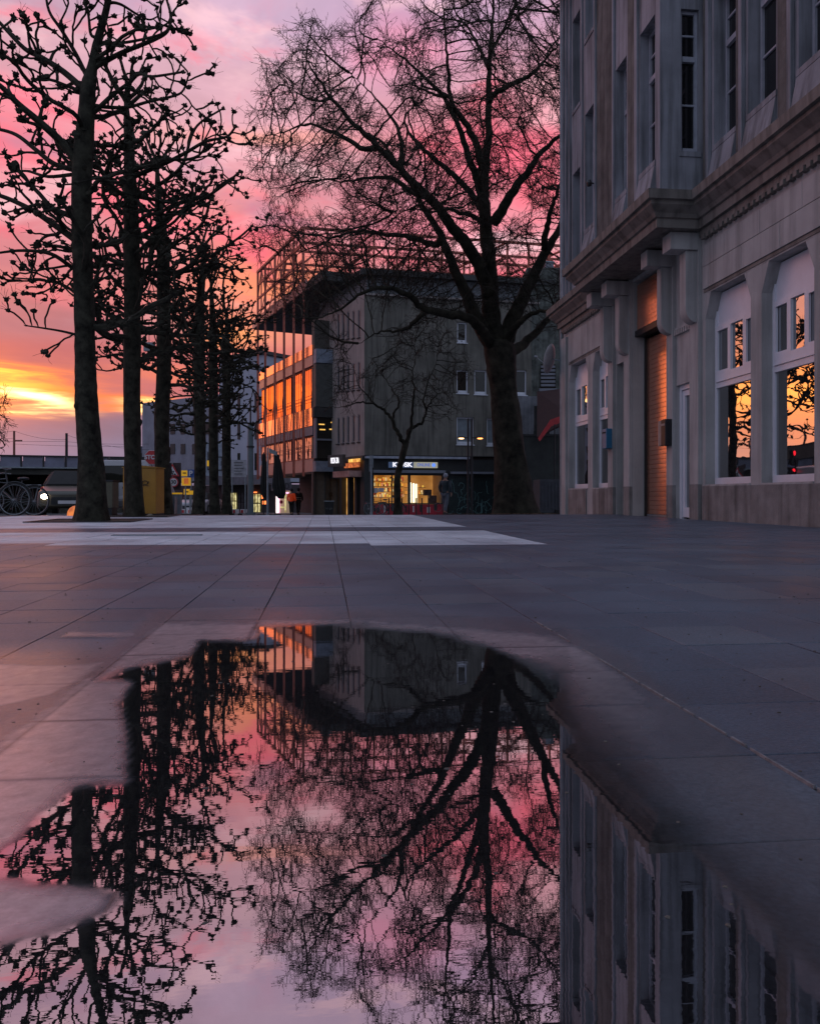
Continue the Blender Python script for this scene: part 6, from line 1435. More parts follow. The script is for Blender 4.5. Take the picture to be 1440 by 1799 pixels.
# people
def skin_mesh(name, joints, edges, m, parent, sub=2, root=0):
    me = bpy.data.meshes.new(name); offp = parent.location if parent else Vector((0,0,0))
    me.from_pydata([tuple(Vector(j[0])-offp) for j in joints], edges, []); me.materials.append(m); o = bpy.data.objects.new(name, me); col.objects.link(o)
    if parent is not None: o.parent = parent; kids.setdefault(parent.name, []).append(o)
    md = o.modifiers.new('skin', 'SKIN'); md.use_smooth_shade = True
    for i, j in enumerate(joints): r = j[1]; o.data.skin_vertices[0].data[i].radius = (r, r) if not isinstance(r, tuple) else r; o.data.skin_vertices[0].data[i].use_root = (i == root)
    sb = o.modifiers.new('sub', 'SUBSURF'); sb.levels = sub; sb.render_levels = sub; return o
skinm = mat('skin', (.26,.15,.11), .6, bump=0)
def person(px, zc, H, yaw, label, jacket, trousers, hat, stride=.22, stripes=None, group=None, arms='down'):
    p = foot(px, zc); T = thing('person', p, label, 'person', group); a = math.radians(yaw); f = Vector((math.sin(a), math.cos(a), 0)); r_ = Vector((f.y, -f.x, 0)); s = H/1.75
    P = lambda x, y, z: Vector(p)+(r_*x+f*y)*s+Vector((0,0,z*s))
    st_ = stride
    def hand(side, wr, d):
        out = []
        return out
    J = [(P(0,0,.95),(.13*s,.10*s)),(P(0,.01,1.15),(.12*s,.09*s)),(P(0,0,1.38),(.15*s,.10*s)),(P(0,.0,1.50),(.05*s,.05*s)),(P(0,.02,1.60),(.075*s,.085*s)),(P(0,.025,1.70),(.07*s,.08*s)),
         (P(-.19,0,1.40),.055*s),(P(-.25,-.03,1.14),.042*s),(P(-.24,.08,.92),.032*s),(P(.19,0,1.40),.055*s),(P(.25,-.03,1.14),.042*s),(P(.24,.08,.92),.032*s),
         (P(-.09,0,.88),.085*s),(P(-.10,st_*.55,.50),.058*s),(P(-.10,st_*.9,.09),.042*s),(P(-.10,st_*.9+.14,.04),.036*s),
         (P(.09,0,.88),.085*s),(P(.10,-st_*.30,.49),.058*s),(P(.10,-st_*1.1,.13),.042*s),(P(.10,-st_*1.1+.12,.045),.036*s)]
    E = [(0,1),(1,2),(2,3),(3,4),(4,5),(2,6),(6,7),(7,8),(2,9),(9,10),(10,11),(0,12),(12,13),(13,14),(14,15),(0,16),(16,17),(17,18),(18,19)]
    for sd, w_, e_ in ((-1, 8, None), (1, 11, None)):     # short curled fingers and a thumb on each hand
        wr = J[w_][0]; i0 = len(J); J.append((wr+Vector((0,0,-.07*s))+f*.01*s, .030*s)); E.append((w_, i0))
        for k in range(4):
            q = wr+Vector((0,0,-(.125-.006*abs(k-1.3))*s))+f*(.032-.02*k)*s; J.append((q, .009*s)); E.append((i0, len(J)-1)); J.append((q+Vector((0,0,-.03*s))-r_*sd*.015*s, .008*s)); E.append((len(J)-2, len(J)-1))
        J.append((wr+Vector((0,0,-.09*s))+f*.045*s, .010*s)); E.append((i0, len(J)-1))
    skin_mesh('body', J, E, skinm, T)
    K = [(P(0,0,.86),(.17*s,.14*s)),(P(0,.0,1.02),(.175*s,.135*s)),(P(0,.01,1.2),(.175*s,.13*s)),(P(0,0,1.38),(.165*s,.12*s)),(P(0,-.01,1.49),(.085*s,.085*s)),
         (P(-.20,0,1.40),.082*s),(P(-.27,-.03,1.14),.068*s),(P(-.255,.08,.94),.052*s),(P(.20,0,1.40),.082*s),(P(.27,-.03,1.14),.068*s),(P(.255,.08,.94),.052*s)]
    jk = skin_mesh('jacket', K, [(0,1),(1,2),(2,3),(3,4),(3,5),(5,6),(6,7),(3,8),(8,9),(9,10)], jacket, T)
    if stripes:
        b = MB(); 
        for z in (1.02, 1.14):
            pts = [P(.20*math.cos(q), .165*math.sin(q)+.005, z) for q in [2*math.pi*k/16 for k in range(17)]]; b.tube(pts, .018*s, 4, False)
        b.build('reflective_stripe', stripes, T)
    Tq = [(P(0,0,.93),(.15*s,.12*s)),(P(-.09,0,.86),.105*s),(P(-.10,st_*.55,.50),.082*s),(P(-.10,st_*.9,.12),.066*s),(P(.09,0,.86),.105*s),(P(.10,-st_*.30,.49),.082*s),(P(.10,-st_*1.1,.16),.066*s)]
    skin_mesh('trousers', Tq, [(0,1),(1,2),(2,3),(0,4),(4,5),(5,6)], trousers, T)
    for x, y, z in ((-.10, st_*.9, .0), (.10, -st_*1.1, .02)):
        skin_mesh('shoe', [(P(x,y-.05,z+.055),.052*s),(P(x,y+.06,z+.05),.05*s),(P(x,y+.17,z+.04),.04*s)], [(0,1),(1,2)], signblack, T)
    hd = P(0, .02, 1.665); b = MB(); b.ball(tuple(hd), .108*s, 8, 12, (.95,.98,1.05)); hm = b.build('hat' if hat else 'hair', hat or signblack, T, smooth=True)
    fc = hd+f*.075*s; b = MB(); b.ball(tuple(hd+f*.112*s+Vector((0,0,-.04*s))), .018*s, 5, 7); 
    for sd in (-1, 1): b.ball(tuple(hd+r_*sd*.105*s+Vector((0,0,-.04*s))), .022*s, 5, 7, (.5,1,1.3))
    b.ball(tuple(hd+f*.045*s+Vector((0,0,-.055*s))), .078*s, 7, 10, (.9,.85,1.0)); b.build('face', skinm, T, smooth=True)
    b = MB()
    for sd in (-1, 1): b.ball(tuple(hd+f*.108*s+r_*sd*.032*s+Vector((0,0,-.018*s))), .010*s, 4, 6)
    b.tube([hd+f*.106*s+r_*.024*s+Vector((0,0,-.082*s)), hd+f*.106*s-r_*.024*s+Vector((0,0,-.082*s))], .004*s, 4); b.build('eyes_and_mouth', signblack, T)
    return T
navy = mat('dark_blue_jacket', (.022,.036,.045), .8, var=.3, scale=6, bump=.2); jeans = mat('blue_grey_jeans', (.085,.10,.125), .85, var=.25, scale=8); cap = mat('pale_woollen_cap', (.25,.28,.33), .9, var=.1)
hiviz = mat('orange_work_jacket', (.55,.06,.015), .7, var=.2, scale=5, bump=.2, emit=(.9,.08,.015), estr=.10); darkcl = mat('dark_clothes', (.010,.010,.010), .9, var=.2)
refl = mat('reflective_grey', (.30,.30,.22), .4, bump=0)
person(782, 34.0, 1.76, 40, 'person in dark blue jacket, jeans and pale cap walking past the kiosk window', navy, jeans, cap, .22)
person(512, 53.0, 1.74, 20, 'person in orange work jacket walking away near the office building', hiviz, darkcl, None, .10)
person(524, 53.6, 1.80, 12, 'person in black jacket with reflective stripes beside the orange one', darkcl, darkcl, signblack, .26, stripes=refl)
# poles, lamps
def pole(name, px, zc, topy, r, m, label, cat, extra=None, group=None):
    p = foot(px, zc); T = thing(name, p, label, cat, group); top = at(px, topy, zc); b = MB(); b.tube([(p.x, p.y, p.z-.02), (p.x, p.y, p.z+(top.z-p.z)*.5), (p.x, p.y, top.z)], [r, r*.9, r*.8], 12); b.build('pole', m, T, smooth=False)
    b = MB(); b.tube([(p.x, p.y, p.z), (p.x, p.y, p.z+.14)], r*1.5, 12); b.build('base', m, T); return T, p, top
GL_ = 'twin street lamps left of the plane tree trunk'
for (px, lx, lc, lab_) in ((822, 810, (1,.62,.30), 'left one of the two thin lamp posts, its lamp head to the left'), (828.5, 843, (1,.36,.10), 'right one of the two thin lamp posts, its lamp head to the right')):
    T, p, top = pole('street_lamp', px, 33, 735, .045, darkmetal, lab_, 'street lamp', group=GL_)
    e = at(lx, 770, 33); b = MB(); b.tube([(p.x, p.y, e.z+.02), (e.x, e.y, e.z+.02)], .022, 6); b.build('arm', darkmetal, T)
    b = MB(); b.ball((e.x, e.y, e.z+.045), .17, 6, 12, (1.15,1,.22)); b.build('lamp_head', darkmetal, T, smooth=True)
    b = MB(); b.ball((e.x, e.y, e.z-.005), .11, 6, 12, (1.1,1,.30)); b.build('bulb', emat('lamp_glow', lc, 2.6), T, smooth=True)
mast, p, top = pole('steel_mast', 440, 40, 745, .17, mat('mast_grey', (.10,.125,.135), .55, metal=.3, var=.1), 'thick grey steel mast left of the closed parasols', 'mast')
b = MB(); b.tube([(p.x, p.y, at(0, 742, 40).z), (p.x, p.y, at(0, 700, 40).z)], .04, 8); b.build('spire', darkmetal, mast)
for z in (3.4,): b = MB(); b.tube([(p.x, p.y, p.z+z), (p.x, p.y, p.z+z+.08)], .19, 12); b.build('collar', darkmetal, mast)
ns, p, top = pole('street_name_sign', 470, 38, 786, .05, galv, 'grey pole with a street name plate standing before the parasols', 'sign')
F = ((p.x, p.y), (CT, -ST), (-ST, -CT)); b = MB(); b.prism(F, [(.06, top.z-.02), (.44, top.z-.20), (.44, top.z-.40), (.06, top.z-.22)], -.01, .01); b.build('name_plate', galv, ns)
cp, p, top = pole('corner_pole', 652, 39.5, 800, .05, galv, 'thin bluish pole at the left edge of the kiosk window', 'pole')
b = MB(); F = ((p.x, p.y), (CT, -ST), (-ST, -CT)); b.fbox(F, -.10, -.06, -.02, .02, top.z-.8, top.z); b.fbox(F, .06, .10, -.02, .02, top.z-.6, top.z); b.build('bracket', galv, cp)
# closed parasols
GP = 'closed parasols outside the office building'
for px, zc, lab_, w_, lean in ((463, 47, 'left closed black parasol', 10, .10), (483, 46, 'right closed black parasol, leaning slightly and a little wider', 15, .35)):
    p = foot(px, zc); T = thing('closed_parasol', p, lab_, 'parasol', GP); zt = at(0, 799, zc).z; zb = at(0, 876, zc).z; b = MB(); n_ = 12; prof = [(zt+.1, .03), (zt, m_px(w_*.32, zc)), (zt-.5, m_px(w_*.45, zc)), (zb+.8, m_px(w_*.75, zc)), (zb+.3, m_px(w_*.72, zc)), (zb, m_px(w_*.35, zc))]
    for i, (z, r) in enumerate(prof):
        for k in range(n_*2): rr_ = r*(1 if k % 2 else .72); an = math.pi*k/n_; b.v.append((p.x+rr_*math.cos(an)+lean*(i/5), p.y+rr_*math.sin(an), z))
    for i in range(len(prof)-1):
        for k in range(n_*2): k2 = (k+1) % (n_*2); b.f.append((i*n_*2+k, (i+1)*n_*2+k, (i+1)*n_*2+k2, i*n_*2+k2))
    b.build('canopy', mat('black_canvas', (.012,.012,.012), .9, var=.3), T); b = MB(); b.tube([(p.x, p.y, p.z), (p.x, p.y, zt+.15)], .03, 8); b.build('pole', darkmetal, T); b = MB(); b.box(p.x-.35, p.x+.35, p.y-.35, p.y+.35, p.z-.02, p.z+.07); b.build('base_plate', darkmetal, T)
# traffic signs
sg1, p, top = pole('stop_sign', 266, 24, 792, .035, galv, 'red octagonal stop sign partly behind the third tree', 'sign')
c = at(267, 803.5, 23.9); R8 = m_px(12.5, 24); b = MB(); disc(b, c, R8, 8, 0, .02, .5); oc_ = b.build('plate', signred, sg1); b = MB(); disc(b, c, R8*1.08, 8, -.02, -.002, .5); b.build('plate_rim', signwhite, sg1)
text('STOP', R8*.82, (c.x-ST*.03, c.y-CT*.03, c.z), NAZ, signwhite, sg1, bold=.006)
rw, p, top = pole('road_works_sign', 303, 36, 812, .035, galv, 'dark board with road works triangle and a 30 speed limit', 'sign')
card(rw, 'board', 289, 318, 813, 861, 36.1, mat('sign_board_dark', (.035,.02,.022), .7), .02)
c = at(303, 829, 35.9); F = ((c.x, c.y), (CT, -ST), (-ST, -CT)); r = m_px(12.5, 36)
b = MB(); b.prism(F, [(-r, c.z-r*.62), (r, c.z-r*.62), (0, c.z+r*1.15)], 0, .012); b.build('red_triangle', signred, rw)
b = MB(); b.prism(F, [(-r*.70, c.z-r*.45), (r*.70, c.z-r*.45), (0, c.z+r*.78)], .013, .02); b.build('white_triangle', signwhite, rw)
b = MB(); b.ball((c.x-ST*.03-CT*.04, c.y-CT*.03+ST*.04, c.z+.10), .032, 5, 8, (1,.3,1)); z_ = c.z
for q in (((-.04,.07),(-.02,-.04)),((-.02,-.04),(-.09,-.14)),((-.02,-.04),(.03,-.14)),((-.04,.06),(.06,.0)),((.08,.05),(.02,-.08))):
    b.tube([(c.x+CT*q[0][0]-ST*.03, c.y-ST*q[0][0]-CT*.03, z_+q[0][1]), (c.x+CT*q[1][0]-ST*.03, c.y-ST*q[1][0]-CT*.03, z_+q[1][1])], .017, 5)
b.prism(F, [(.04, z_-.14), (.18, z_-.14), (.12, z_-.06)], .021, .03); b.build('worker_symbol', signblack, rw)
c = at(305, 847, 35.9); r = m_px(8.6, 36); b = MB(); disc(b, c, r, 24, 0, .012); b.build('red_disc', signred, rw); b = MB(); disc(b, c, r*.78, 24, .013, .02); b.build('white_disc', signwhite, rw)
text('30', r*1.15, (c.x-ST*.03, c.y-CT*.03, c.z), NAZ, signblack, rw, bold=.004)
ys, p, top = pole('yellow_direction_sign', 326, 40, 824, .04, galv, 'yellow temporary direction plates stacked on a pole', 'sign')
card(ys, 'upper_plate', 318.5, 329, 826.5, 836.5, 39.9, yel); card(ys, 'middle_plate', 319, 335, 839, 853, 39.9, yel)
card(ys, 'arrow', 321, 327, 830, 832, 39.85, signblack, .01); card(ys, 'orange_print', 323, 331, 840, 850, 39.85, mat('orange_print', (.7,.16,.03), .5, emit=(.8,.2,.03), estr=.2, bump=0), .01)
y2, p, top = pole('low_yellow_sign', 334, 41, 858, .04, galv, 'lower pair of yellow plates just above the pale parked car roof', 'sign'); card(y2, 'left_plate', 323, 333, 859, 869, 40.9, yel); card(y2, 'right_plate', 333.5, 343, 862, 869, 40.9, yel); card(y2, 'black_print', 325, 331, 863, 865, 40.85, signblack, .01)
ps, p, top = pole('parking_sign', 336, 46, 824, .04, galv, 'blue parking sign with a white P right of the yellow plates', 'sign'); card(ps, 'plate', 330, 341, 825, 839, 45.9, signblue); c = at(335.5, 832, 45.85); text('P', .42, (c.x-ST*.03, c.y-CT*.03, c.z), NAZ, signwhite, ps, bold=.008)
GT = 'red traffic lights beside the third tree'
redl = emat('signal_red', (1,.015,.03), 1.8)
for px, py, lab_ in ((292, 791, 'upper red traffic light right of the third tree trunk'), (294, 820, 'lower red traffic light next to the road works triangle')):
    p = at(px, py, 30); gp = foot(px-3, 30); T = thing('traffic_light', gp, lab_, 'traffic light', GT); F = ((p.x, p.y), (CT, -ST), (-ST, -CT))
    b = MB(); b.fbox(F, -.11, .11, -.2, 0, p.z-.42, p.z+.13); b.build('housing', signblack, T, bevel=.02); b = MB(); b.ball((p.x-ST*.02, p.y-CT*.02, p.z), .075, 7, 12, (1,.5,1)); b.build('red_lens', redl, T, smooth=True)
    b = MB(); b.tube([(gp.x, gp.y, gp.z), (gp.x, gp.y, p.z-.2 if py < 800 else p.z-.43)], .04, 8); b.build('pole', darkmetal, T); b = MB(); b.ring((p.x-ST*.05, p.y-CT*.05, p.z), .095, .012, 'y', 16, 5); b.build('visor', signblack, T)
# white outlined sign shapes beside the far trunks
wsn = thing('outlined_sign', foot(380, 52), 'pale street map board with black outlines seen between the far trunks', 'sign'); card(wsn, 'board', 352, 396, 776, 836, 52, mat('pale_board', (.24,.28,.34), .6), .05); 
for a in ((364.5,366,794,825),(364.5,370,824,826),(384,391,802,804),(389.5,391,802,810),(388,389.5,810,818),(389.5,391,818,825),(383,391,825,827),(366,369,806,808)): card(wsn, 'black_line', *a, 51.9, signblack, .02)
card(wsn, 'yellow_badge', 363.5, 369, 809, 819, 51.88, yel, .02); card(wsn, 'leg', 358, 360, 836, 900, 52, galv, .08); card(wsn, 'leg', 390, 392, 836, 900, 52, galv, .08)
tx = thing('text_board', foot(419, 50), 'pale board with lines of small print above the grey canopy', 'sign'); card(tx, 'board', 405, 433, 808, 838, 50, mat('text_board_pale', (.30,.30,.33), .6), .05)
for k in range(5): card(tx, 'print_line', 411, 411+[16,14,17,13,15][k], 812+k*5, 813+k*5, 49.9, signblack, .01)
card(tx, 'leg', 407, 408.5, 838, 901, 50, galv, .06); card(tx, 'leg', 430, 431.5, 838, 901, 50, galv, .06)
# red-white road barriers
GBR = 'red and white barriers at the far edge of the street'
for px0, px1, zc, lab_ in ((408, 420, 50, 'left red and white barrier before the lit shop door'), (422, 434, 50.5, 'right red and white barrier beside the steel mast'), (318, 340, 44, 'low barrier by the bollard under the yellow plates')):
    T = thing('road_barrier', foot((px0+px1)/2, zc), lab_, 'barrier', GBR); card(T, 'board', px0, px1, 894.5, 902, zc, signwhite, .06)
    for k in range(int((px1-px0)/6)+1):
        if k % 2 == 0: card(T, 'red_stripe', px0+k*6+1, min(px0+k*6+5, px1), 896, 901, zc-.07, signred, .01)
    card(T, 'foot', px0, px0+2, 902, 906, zc, signblack, .3); card(T, 'foot', px1-2, px1, 902, 906, zc, signblack, .3)
# pale parked car behind the fourth tree and street bin
vehicle('parked_car', 334, 46, 1.75, 1.35, 4.2, 8, mat('white_paint_far', (.32,.32,.35), .3, bump=0), 'pale car with low roof below the yellow plates', 'car', van=False)
tb = thing('street_bin', foot(310, 30), 'grey street bin right of the third tree', 'bin'); p = foot(311, 30); b = MB(); b.tube([(p.x, p.y, p.z), (p.x, p.y, p.z+.8)], [.17, .19], 12); b.build('body', galv, tb); b = MB(); b.tube([(p.x, p.y, p.z+.80), (p.x, p.y, p.z+.86)], .2, 12); b.build('lid', yel, tb)
wpz = thing('wrapped_post', foot(300, 27), 'pair of pale wrapped posts beside the third trunk', 'post')
for dx in (0, .16):
    p = foot(300, 27); p.x += dx; b = MB(); b.tube([(p.x, p.y, p.z), (p.x+.02, p.y, p.z+.5), (p.x, p.y, p.z+.78-dx)], [.05, .045, .04], 8); b.build('post', mat('wrapping', (.25,.17,.16), .6), wpz)
# rubbish bin outside the office building
bn = thing('rubbish_bin', foot(578, 41), 'black tapered bin with faint print before the glass shop front', 'bin'); p = foot(578, 41); b = MB(); w0, w1 = m_px(6.5, 41), m_px(8.6, 41); zt = at(0, 881, 41).z
b.hexa([(p.x-w0,p.y-w0,p.z),(p.x+w0,p.y-w0,p.z),(p.x+w0,p.y+w0,p.z),(p.x-w0,p.y+w0,p.z),(p.x-w1,p.y-w1,zt),(p.x+w1,p.y-w1,zt),(p.x+w1,p.y+w1,zt),(p.x-w1,p.y+w1,zt)]); b.build('body', signblack, bn, bevel=.01)
b = MB(); b.box(p.x-w1-.02, p.x+w1+.02, p.y-w1-.02, p.y+w1+.02, zt+.001, zt+.035); b.build('rim', galv, bn); c = at(578, 893, 40.7); text('to go', .16, (c.x, p.y-w1-.012, c.z), 180, mat('faint_print', (.12,.12,.12), .6), bn)
# slim posts before the kiosk
GK = 'slim dark posts in a row before the kiosk window'
names = ['first post left of the trunk', 'second post, right against the trunk of the small tree', 'third post right of the small tree trunk', 'fourth post of the row before the kiosk', 'post below the middle of the kiosk window', 'post before the bright fridge tubes', 'last post on the right, near the walking person']
for k, px in enumerate((683, 693, 706, 718, 731, 741, 753)):
    p = foot(px, 36); T = thing('bollard', p, 'slim dark '+names[k], 'bollard', GK); b = MB(); b.tube([(p.x, p.y, p.z-.01), (p.x, p.y, p.z+.72)], .028, 8); b.build('post', darkmetal, T); b = MB(); b.ball((p.x, p.y, p.z+.73), .036, 5, 8); b.build('cap', darkmetal, T)
# ---- right of the plane tree: low wall, container, red awning, creeper-clad house
hz_ = 44.0
hs = thing('rear_house', foot(960, 46), 'dim grey house wall with creepers and posters behind the plane tree', 'building')
card(hs, 'wall', 925, 1060, 470, 770, 45, mat('creeper_wall', (.09,.10,.09), .9, var=.6, scale=2.2, bump=.5, stain=.4, detail=8), 4.0)
card(hs, 'pale_wall', 893, 1040, 696, 765, 44.0, mat('pale_rough_wall', (.17,.18,.20), .9, var=.3, scale=1.5, stain=.3), .8)
card(hs, 'window', 949, 976, 640, 682, 44.9, dullglass, .02); card(hs, 'sill', 947, 978, 682, 687, 44.85, grey_f, .2); card(hs, 'dark_frame', 938, 965, 765-52, 797-0, 43.0, slate, .1)
for k in range(6): card(hs, 'shutter_slat', 950, 975, 642+k*6.5, 646+k*6.5, 44.85, grey_f, .03)
pst = thing('shop_poster', tuple(at(950, 765, 42.8)), 'dark poster panel with a thin line of pale print left of the grey building', 'poster'); card(pst, 'panel', 937, 965, 757, 797, 42.8, mat('poster_dark', (.02,.025,.022), .6), .05); card(pst, 'print_line', 940, 962, 791, 794, 42.7, signwhite, .01)
lw = thing('dark_hoarding', foot(930, 42), 'dark green hoarding wall between plane tree and grey building', 'wall'); card(lw, 'board', 872, 1010, 766, 905, 42.0, mat('hoarding_dark', (.028,.032,.030), .8, var=.3, scale=2), .2)
card(lw, 'coping', 872, 1010, 762.5, 765.8, 41.95, slate, .4)
for px in (920, 943): card(lw, 'strip', px, px+8, 849, 852, 41.8, whitead, .02)
ct = thing('grey_container', foot(966, 36), 'dark grey ribbed container standing beside the building corner', 'container'); card(ct, 'body', 948, 987, 842, 900, 36, mat('container_grey', (.05,.055,.065), .6, var=.2), 2.0)
for k in range(6): card(ct, 'rib', 951+k*6, 954+k*6, 846, 895, 35.98, bpy.data.materials['container_grey'], .03)
card(ct, 'foot', 950, 954, 900, 906, 36, signblack, .2); card(ct, 'foot', 975, 986, 896, 906, 35.9, signblack, .2)
mt = thing('meter_post', foot(944, 37), 'narrow pale post with a small meter box by the container', 'post'); card(mt, 'post', 942.5, 945, 853, 899, 37, galv, .1); card(mt, 'box', 943.5, 949, 879, 894, 36.9, signwhite, .15)
ra = thing('red_awning', tuple(at(968, 740, 40)), 'dark red sloping fabric awning beside the grey building corner', 'awning'); rd = mat('red_canvas', (.16,.015,.018), .8, var=.2); b = MB()
q = [at(943, 688, 43), at(1010, 680, 43), at(1010, 735, 40), at(943, 768, 40)]; b.v = [tuple(v_) for v_ in q]+[tuple(v_+Vector((0,0,-.05))) for v_ in q]; b.f = [(0,1,2,3),(7,6,5,4),(0,4,5,1),(1,5,6,2),(2,6,7,3),(3,7,4,0)]; b.build('canvas', mat('dark_red_canvas', (.028,.006,.006), .8, var=.2), ra)
b = MB(); q = [at(945, 770, 39.9), at(967, 737, 39.9), at(1010, 722, 39.9), at(1010, 732, 39.8), at(968, 749, 39.8), at(948, 775, 39.8)]; b.v = [tuple(v_) for v_ in q]+[tuple(v_+Vector((0,.05,0))) for v_ in q]; b.f = [(0,1,4,5),(1,2,3,4),(11,10,7,6),(10,9,8,7),(0,6,7,1),(1,7,8,2),(5,4,10,11),(4,3,9,10),(0,5,11,6),(2,8,9,3)]; b.build('valance', mat('bright_red_canvas', (.32,.025,.03), .8, var=.2), ra)
for px in (974, 983): b = MB(); p = foot(px, 39.7); b.tube([tuple(p), (p.x, p.y, at(0, 745, 39.7).z)], .03, 6); b.build('awning_post', darkmetal, ra)
lanterns = thing('shoe_shaped_sign', tuple(at(916, 784, 40)), 'two small dark hanging shapes on a thin rod right of the trunk', 'sign'); b = MB()
for py in (778, 786): c = at(916, py, 40); b.ball(tuple(c), .10, 6, 10, (1.3,.5,.5))
c0_ = at(916, 772, 40); c1_ = at(916, 800, 40); b.tube([tuple(c0_), tuple(c1_)], .01, 5); b.build('hanging_shape', signblack, lanterns)
b = MB(); b.tube([tuple(at(916, 800, 40)), tuple(at(916, 800, 42))], .012, 5); b.build('rod', darkmetal, lanterns)
# ---- leaf litter under the plane tree and tree-pit edging
b = MB(); rr = random.Random(9); leafm = mat('dead_leaves', (.07,.035,.015), .9, var=.5, scale=30, bump=0)
pp_ = foot(905, 28)
for k in range(700):
    a = rr.random()*6.283; r = rr.uniform(.7, 3.0)*rr.random()**.5; x, y = pp_.x+r*math.cos(a)*1.2, pp_.y+r*math.sin(a)*.8; z = gz(y)+.01; s_ = rr.uniform(.03, .07); q = len(b.v); t_ = rr.random()*3
    for an in (0, 1.6, 3.1, 4.7): b.v.append((x+s_*math.cos(an+t_), y+s_*math.sin(an+t_)*.7, z+rr.uniform(0, .03)))
    b.f.append((q, q+1, q+2, q+3))
tag(b.build('fallen_leaves', leafm), 'brown leaf litter round the foot of the plane tree', 'leaves', kind='stuff')
GP2 = 'square tree pit rims under the pollarded trees'
for k, (px, zc) in enumerate(((162, 13.05), (236, 16.0), (287, 18.9), (350, 24.3))):
    p = foot(px, zc); T = thing('tree_pit', p, ['metal tree pit rim round the nearest trunk', 'metal tree pit rim round the second trunk', 'metal tree pit rim round the third trunk', 'metal tree pit rim round the fourth trunk'][k], 'tree pit', GP2); h = .8; w_ = .04
    for (x0, x1, y0, y1) in ((-h,h,-h,-h+w_),(-h,h,h-w_,h),(-h,-h+w_,-h+w_,h-w_),(h-w_,h,-h+w_,h-w_)):
        b = MB(); b.box(p.x+x0, p.x+x1, p.y+y0, p.y+y1, p.z-.05, p.z+.016); b.build('rim', darkmetal, T)
    b = MB(); b.box(p.x-h+w_, p.x+h-w_, p.y-h+w_, p.y+h-w_, p.z-.05, p.z+.004); b.build('soil', mat('pit_soil', (.035,.028,.02), .95, var=.4, scale=20, bump=.5), T)
# ---- railway bridge on the left, masts and wires
br = thing('railway_bridge', foot(60, 58), 'long low railway bridge with glazed railing across the left background', 'bridge')
zb = 58.0; gF = ((at(-700, 871, 48).x, at(-700, 871, 48).y), None, None); e0 = at(-700, 871, 52); e1 = at(262, 871, 64); tb_ = (e1-e0).normalized(); FBR = ((e0.x, e0.y), (tb_.x, tb_.y), (tb_.y, -tb_.x)); LBR = (e1-e0).length
def brz(py): return CAMH+(871-py)/1400.0*60
bb = lambda nm, a0, a1, d0, d1, z0, z1, m_: MB().fbox(FBR, a0, a1, d0, d1, z0, z1).build(nm, m_, br)
grd = mat('bridge_girder', (.035,.035,.028), .8, var=.3, scale=.7); bb('girder', 0, LBR, -6, 0, brz(833), brz(822), grd)
bb('deck', 0, LBR, -6, .25, brz(822)+.002, brz(819.5), galv); bb('top_rail', 0, LBR, -.1, .1, brz(801), brz(798.5), darkmetal)
npb = 22; rg = mat('noise_panel', (.15,.155,.21), .5, var=.3, scale=.8)
for k in range(npb):
    a = LBR*k/npb; bb('railing_panel', a+.12, a+LBR/npb-.06, -.04, 0, brz(819.4), brz(801.1), rg); bb('railing_post', a-.05, a+.07, -.08, .08, brz(819.4), brz(801.1), darkmetal)
bb('abutment', LBR*.80, LBR, -7, -.3, gz(60)-.2, brz(833)-.01, mat('abutment_stone', (.05,.045,.035), .9, var=.4)); bb('embankment_wall', 0, LBR*.8-.1, -9, -5, gz(60)-.2, brz(833)-.01, mat('embankment', (.04,.036,.026), .9, var=.5, scale=.6))
for k in range(3): bb('pier', LBR*(.25+.2*k), LBR*(.25+.2*k)+.6, -5, -.5, gz(60)-.2, brz(833)-.01, bpy.data.materials['abutment_stone'])
mz = 62
def polemast(px, zc, y0, r, lab_, arm=None):
    p = at(px, 900, zc); T = thing('catenary_mast', (p.x, p.y, brz(833)), lab_, 'mast', 'overhead line masts behind the bridge'); t_ = at(px, y0, zc); b = MB(); b.tube([(p.x, p.y, brz(833)), tuple(t_)], [r, r*.8], 8); b.build('pole', rust if arm else darkmetal, T)
    if arm: c = at(px, 774, zc); b = MB(); b.tube([tuple(c), tuple(at(px+14, 774, zc))], .06, 6); b.build('arm', rust, T)
    return T
rust = mat('rust_mast', (.20,.07,.05), .7, var=.3)
polemast(25, 66, 757, .11, 'slim reddish mast with short arm left of the parked van', True); polemast(117, 66, 761, .13, 'dark mast just left of the nearest tree trunk'); polemast(-90, 66, 745, .12, 'mast beyond the left edge of the frame'); polemast(225, 68, 768, .10, 'mast hidden mostly by the second trunk')
wr = thing('overhead_wires', tuple(at(100, 770, 66)), 'thin overhead railway wires sagging between the masts', 'wires')
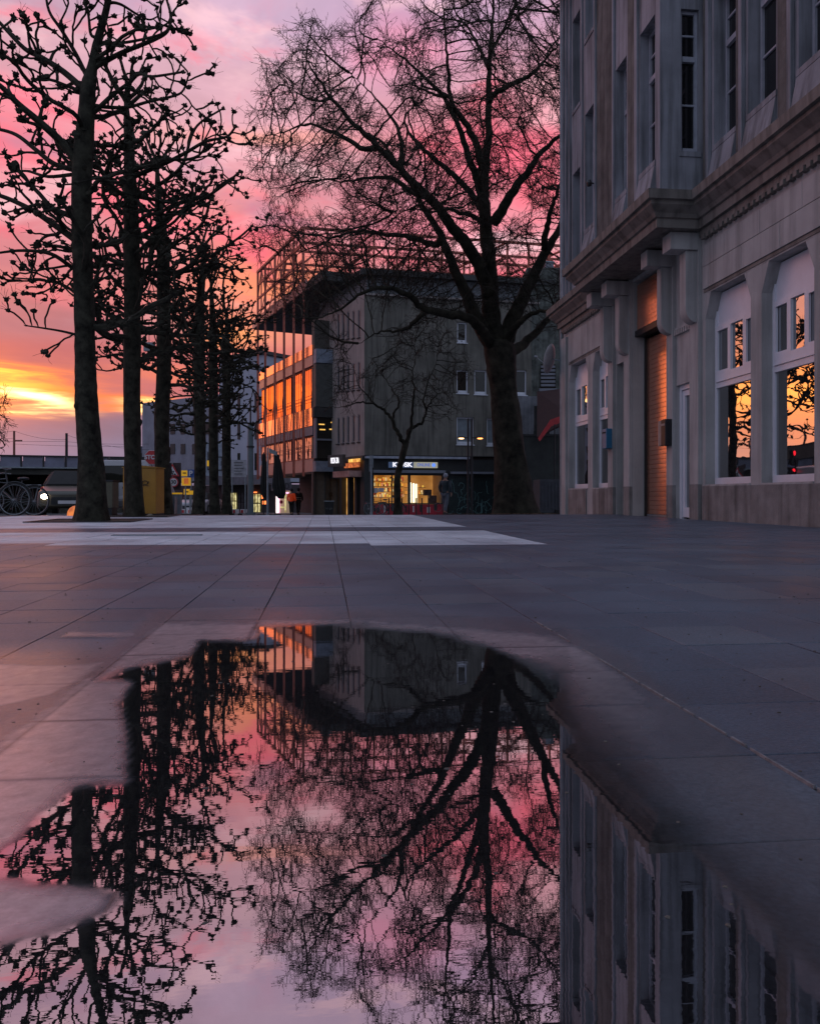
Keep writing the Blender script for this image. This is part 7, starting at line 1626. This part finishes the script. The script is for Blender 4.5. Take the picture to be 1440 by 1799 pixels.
for (p0, y0, p1, y1, sag) in ((-90, 752, 25, 757, 6), (25, 757, 117, 772, 5), (-90, 772, 117, 775, 2), (117, 764, 262, 790, 6), (117, 776, 262, 780, 2), (25, 780, 225, 784, 1.5), (-90, 768, 25, 770, 2)):
    pts = [at(p0+(p1-p0)*k/12, y0+(y1-y0)*k/12+sag*4*(k/12)*(1-k/12), 66) for k in range(13)]; b = MB(); b.tube(pts, .014, 4, False); b.build('wire', darkmetal, wr)
# distant roofs closing the left horizon, far trees
GH = 'low distant buildings on the left horizon'
for k, (p0, p1, y0, zc, lab_) in enumerate(((-260, -60, 820, 140, 'long low distant block beyond the bridge, off to the left'), (-40, 90, 812, 150, 'low distant block seen through the bridge railing at the left'), (95, 200, 816, 145, 'low distant block seen beyond the nearest trunk'), (236, 262, 786, 95, 'pale building edge seen between second and third trunks'))):
    T = thing('distant_building', tuple(foot((p0+p1)/2, zc)), lab_, 'building', GH); card(T, 'wall', p0, p1, y0, 905, zc, mat('distant_wall_%d' % k, (.10,.10,.14), .9, var=.2, scale=.3), 8); card(T, 'roof', p0-1, p1+1, y0-2, y0-.1, zc, slate, 8)
    if k == 3: 
        for j in range(3): card(T, 'window', p0+4+j*7, p0+7+j*7, 796, 804, zc-.1, dullglass, .05)
rb = thing('background_block', tuple(foot(700, 90)), 'unlit building mass hidden behind the corner block', 'building'); card(rb, 'wall', 560, 1200, 700, 905, 88, mat('hidden_block', (.08,.08,.09), .9), 6)
# street lamp head and box hanging among the branches, left
hs2 = thing('hanging_signal_box', tuple(at(262, 610, 22)), 'small grey box hanging from a wire between second and third trees', 'box'); card(hs2, 'box', 252, 270, 601, 616, 22, galv, .15); b = MB(); b.tube([tuple(at(262, 601, 22.05)), tuple(at(262, 560, 22.05))], .01, 4); b.build('hanger', darkmetal, hs2)
# town blocks on the far side of the road, out of frame to the left: the shop windows mirror them
GT2 = 'dark town blocks along the road to the left'
for k, (p0, p1, y0, zc, lab_) in enumerate(((-900, -310, 690, 46, 'dark block across the road far to the left of the frame'), (-300, -130, 762, 60, 'low dark block across the road left of the frame'))):
    T = thing('distant_building', tuple(foot((p0+p1)/2, zc)), lab_, 'building', GT2); card(T, 'wall', p0, p1, y0, 905, zc, mat('roadside_wall_%d' % k, (.07,.06,.05), .9, var=.3, scale=.5), 8); card(T, 'roof', p0-2, p1+2, y0-2, y0-.1, zc, slate, 8)
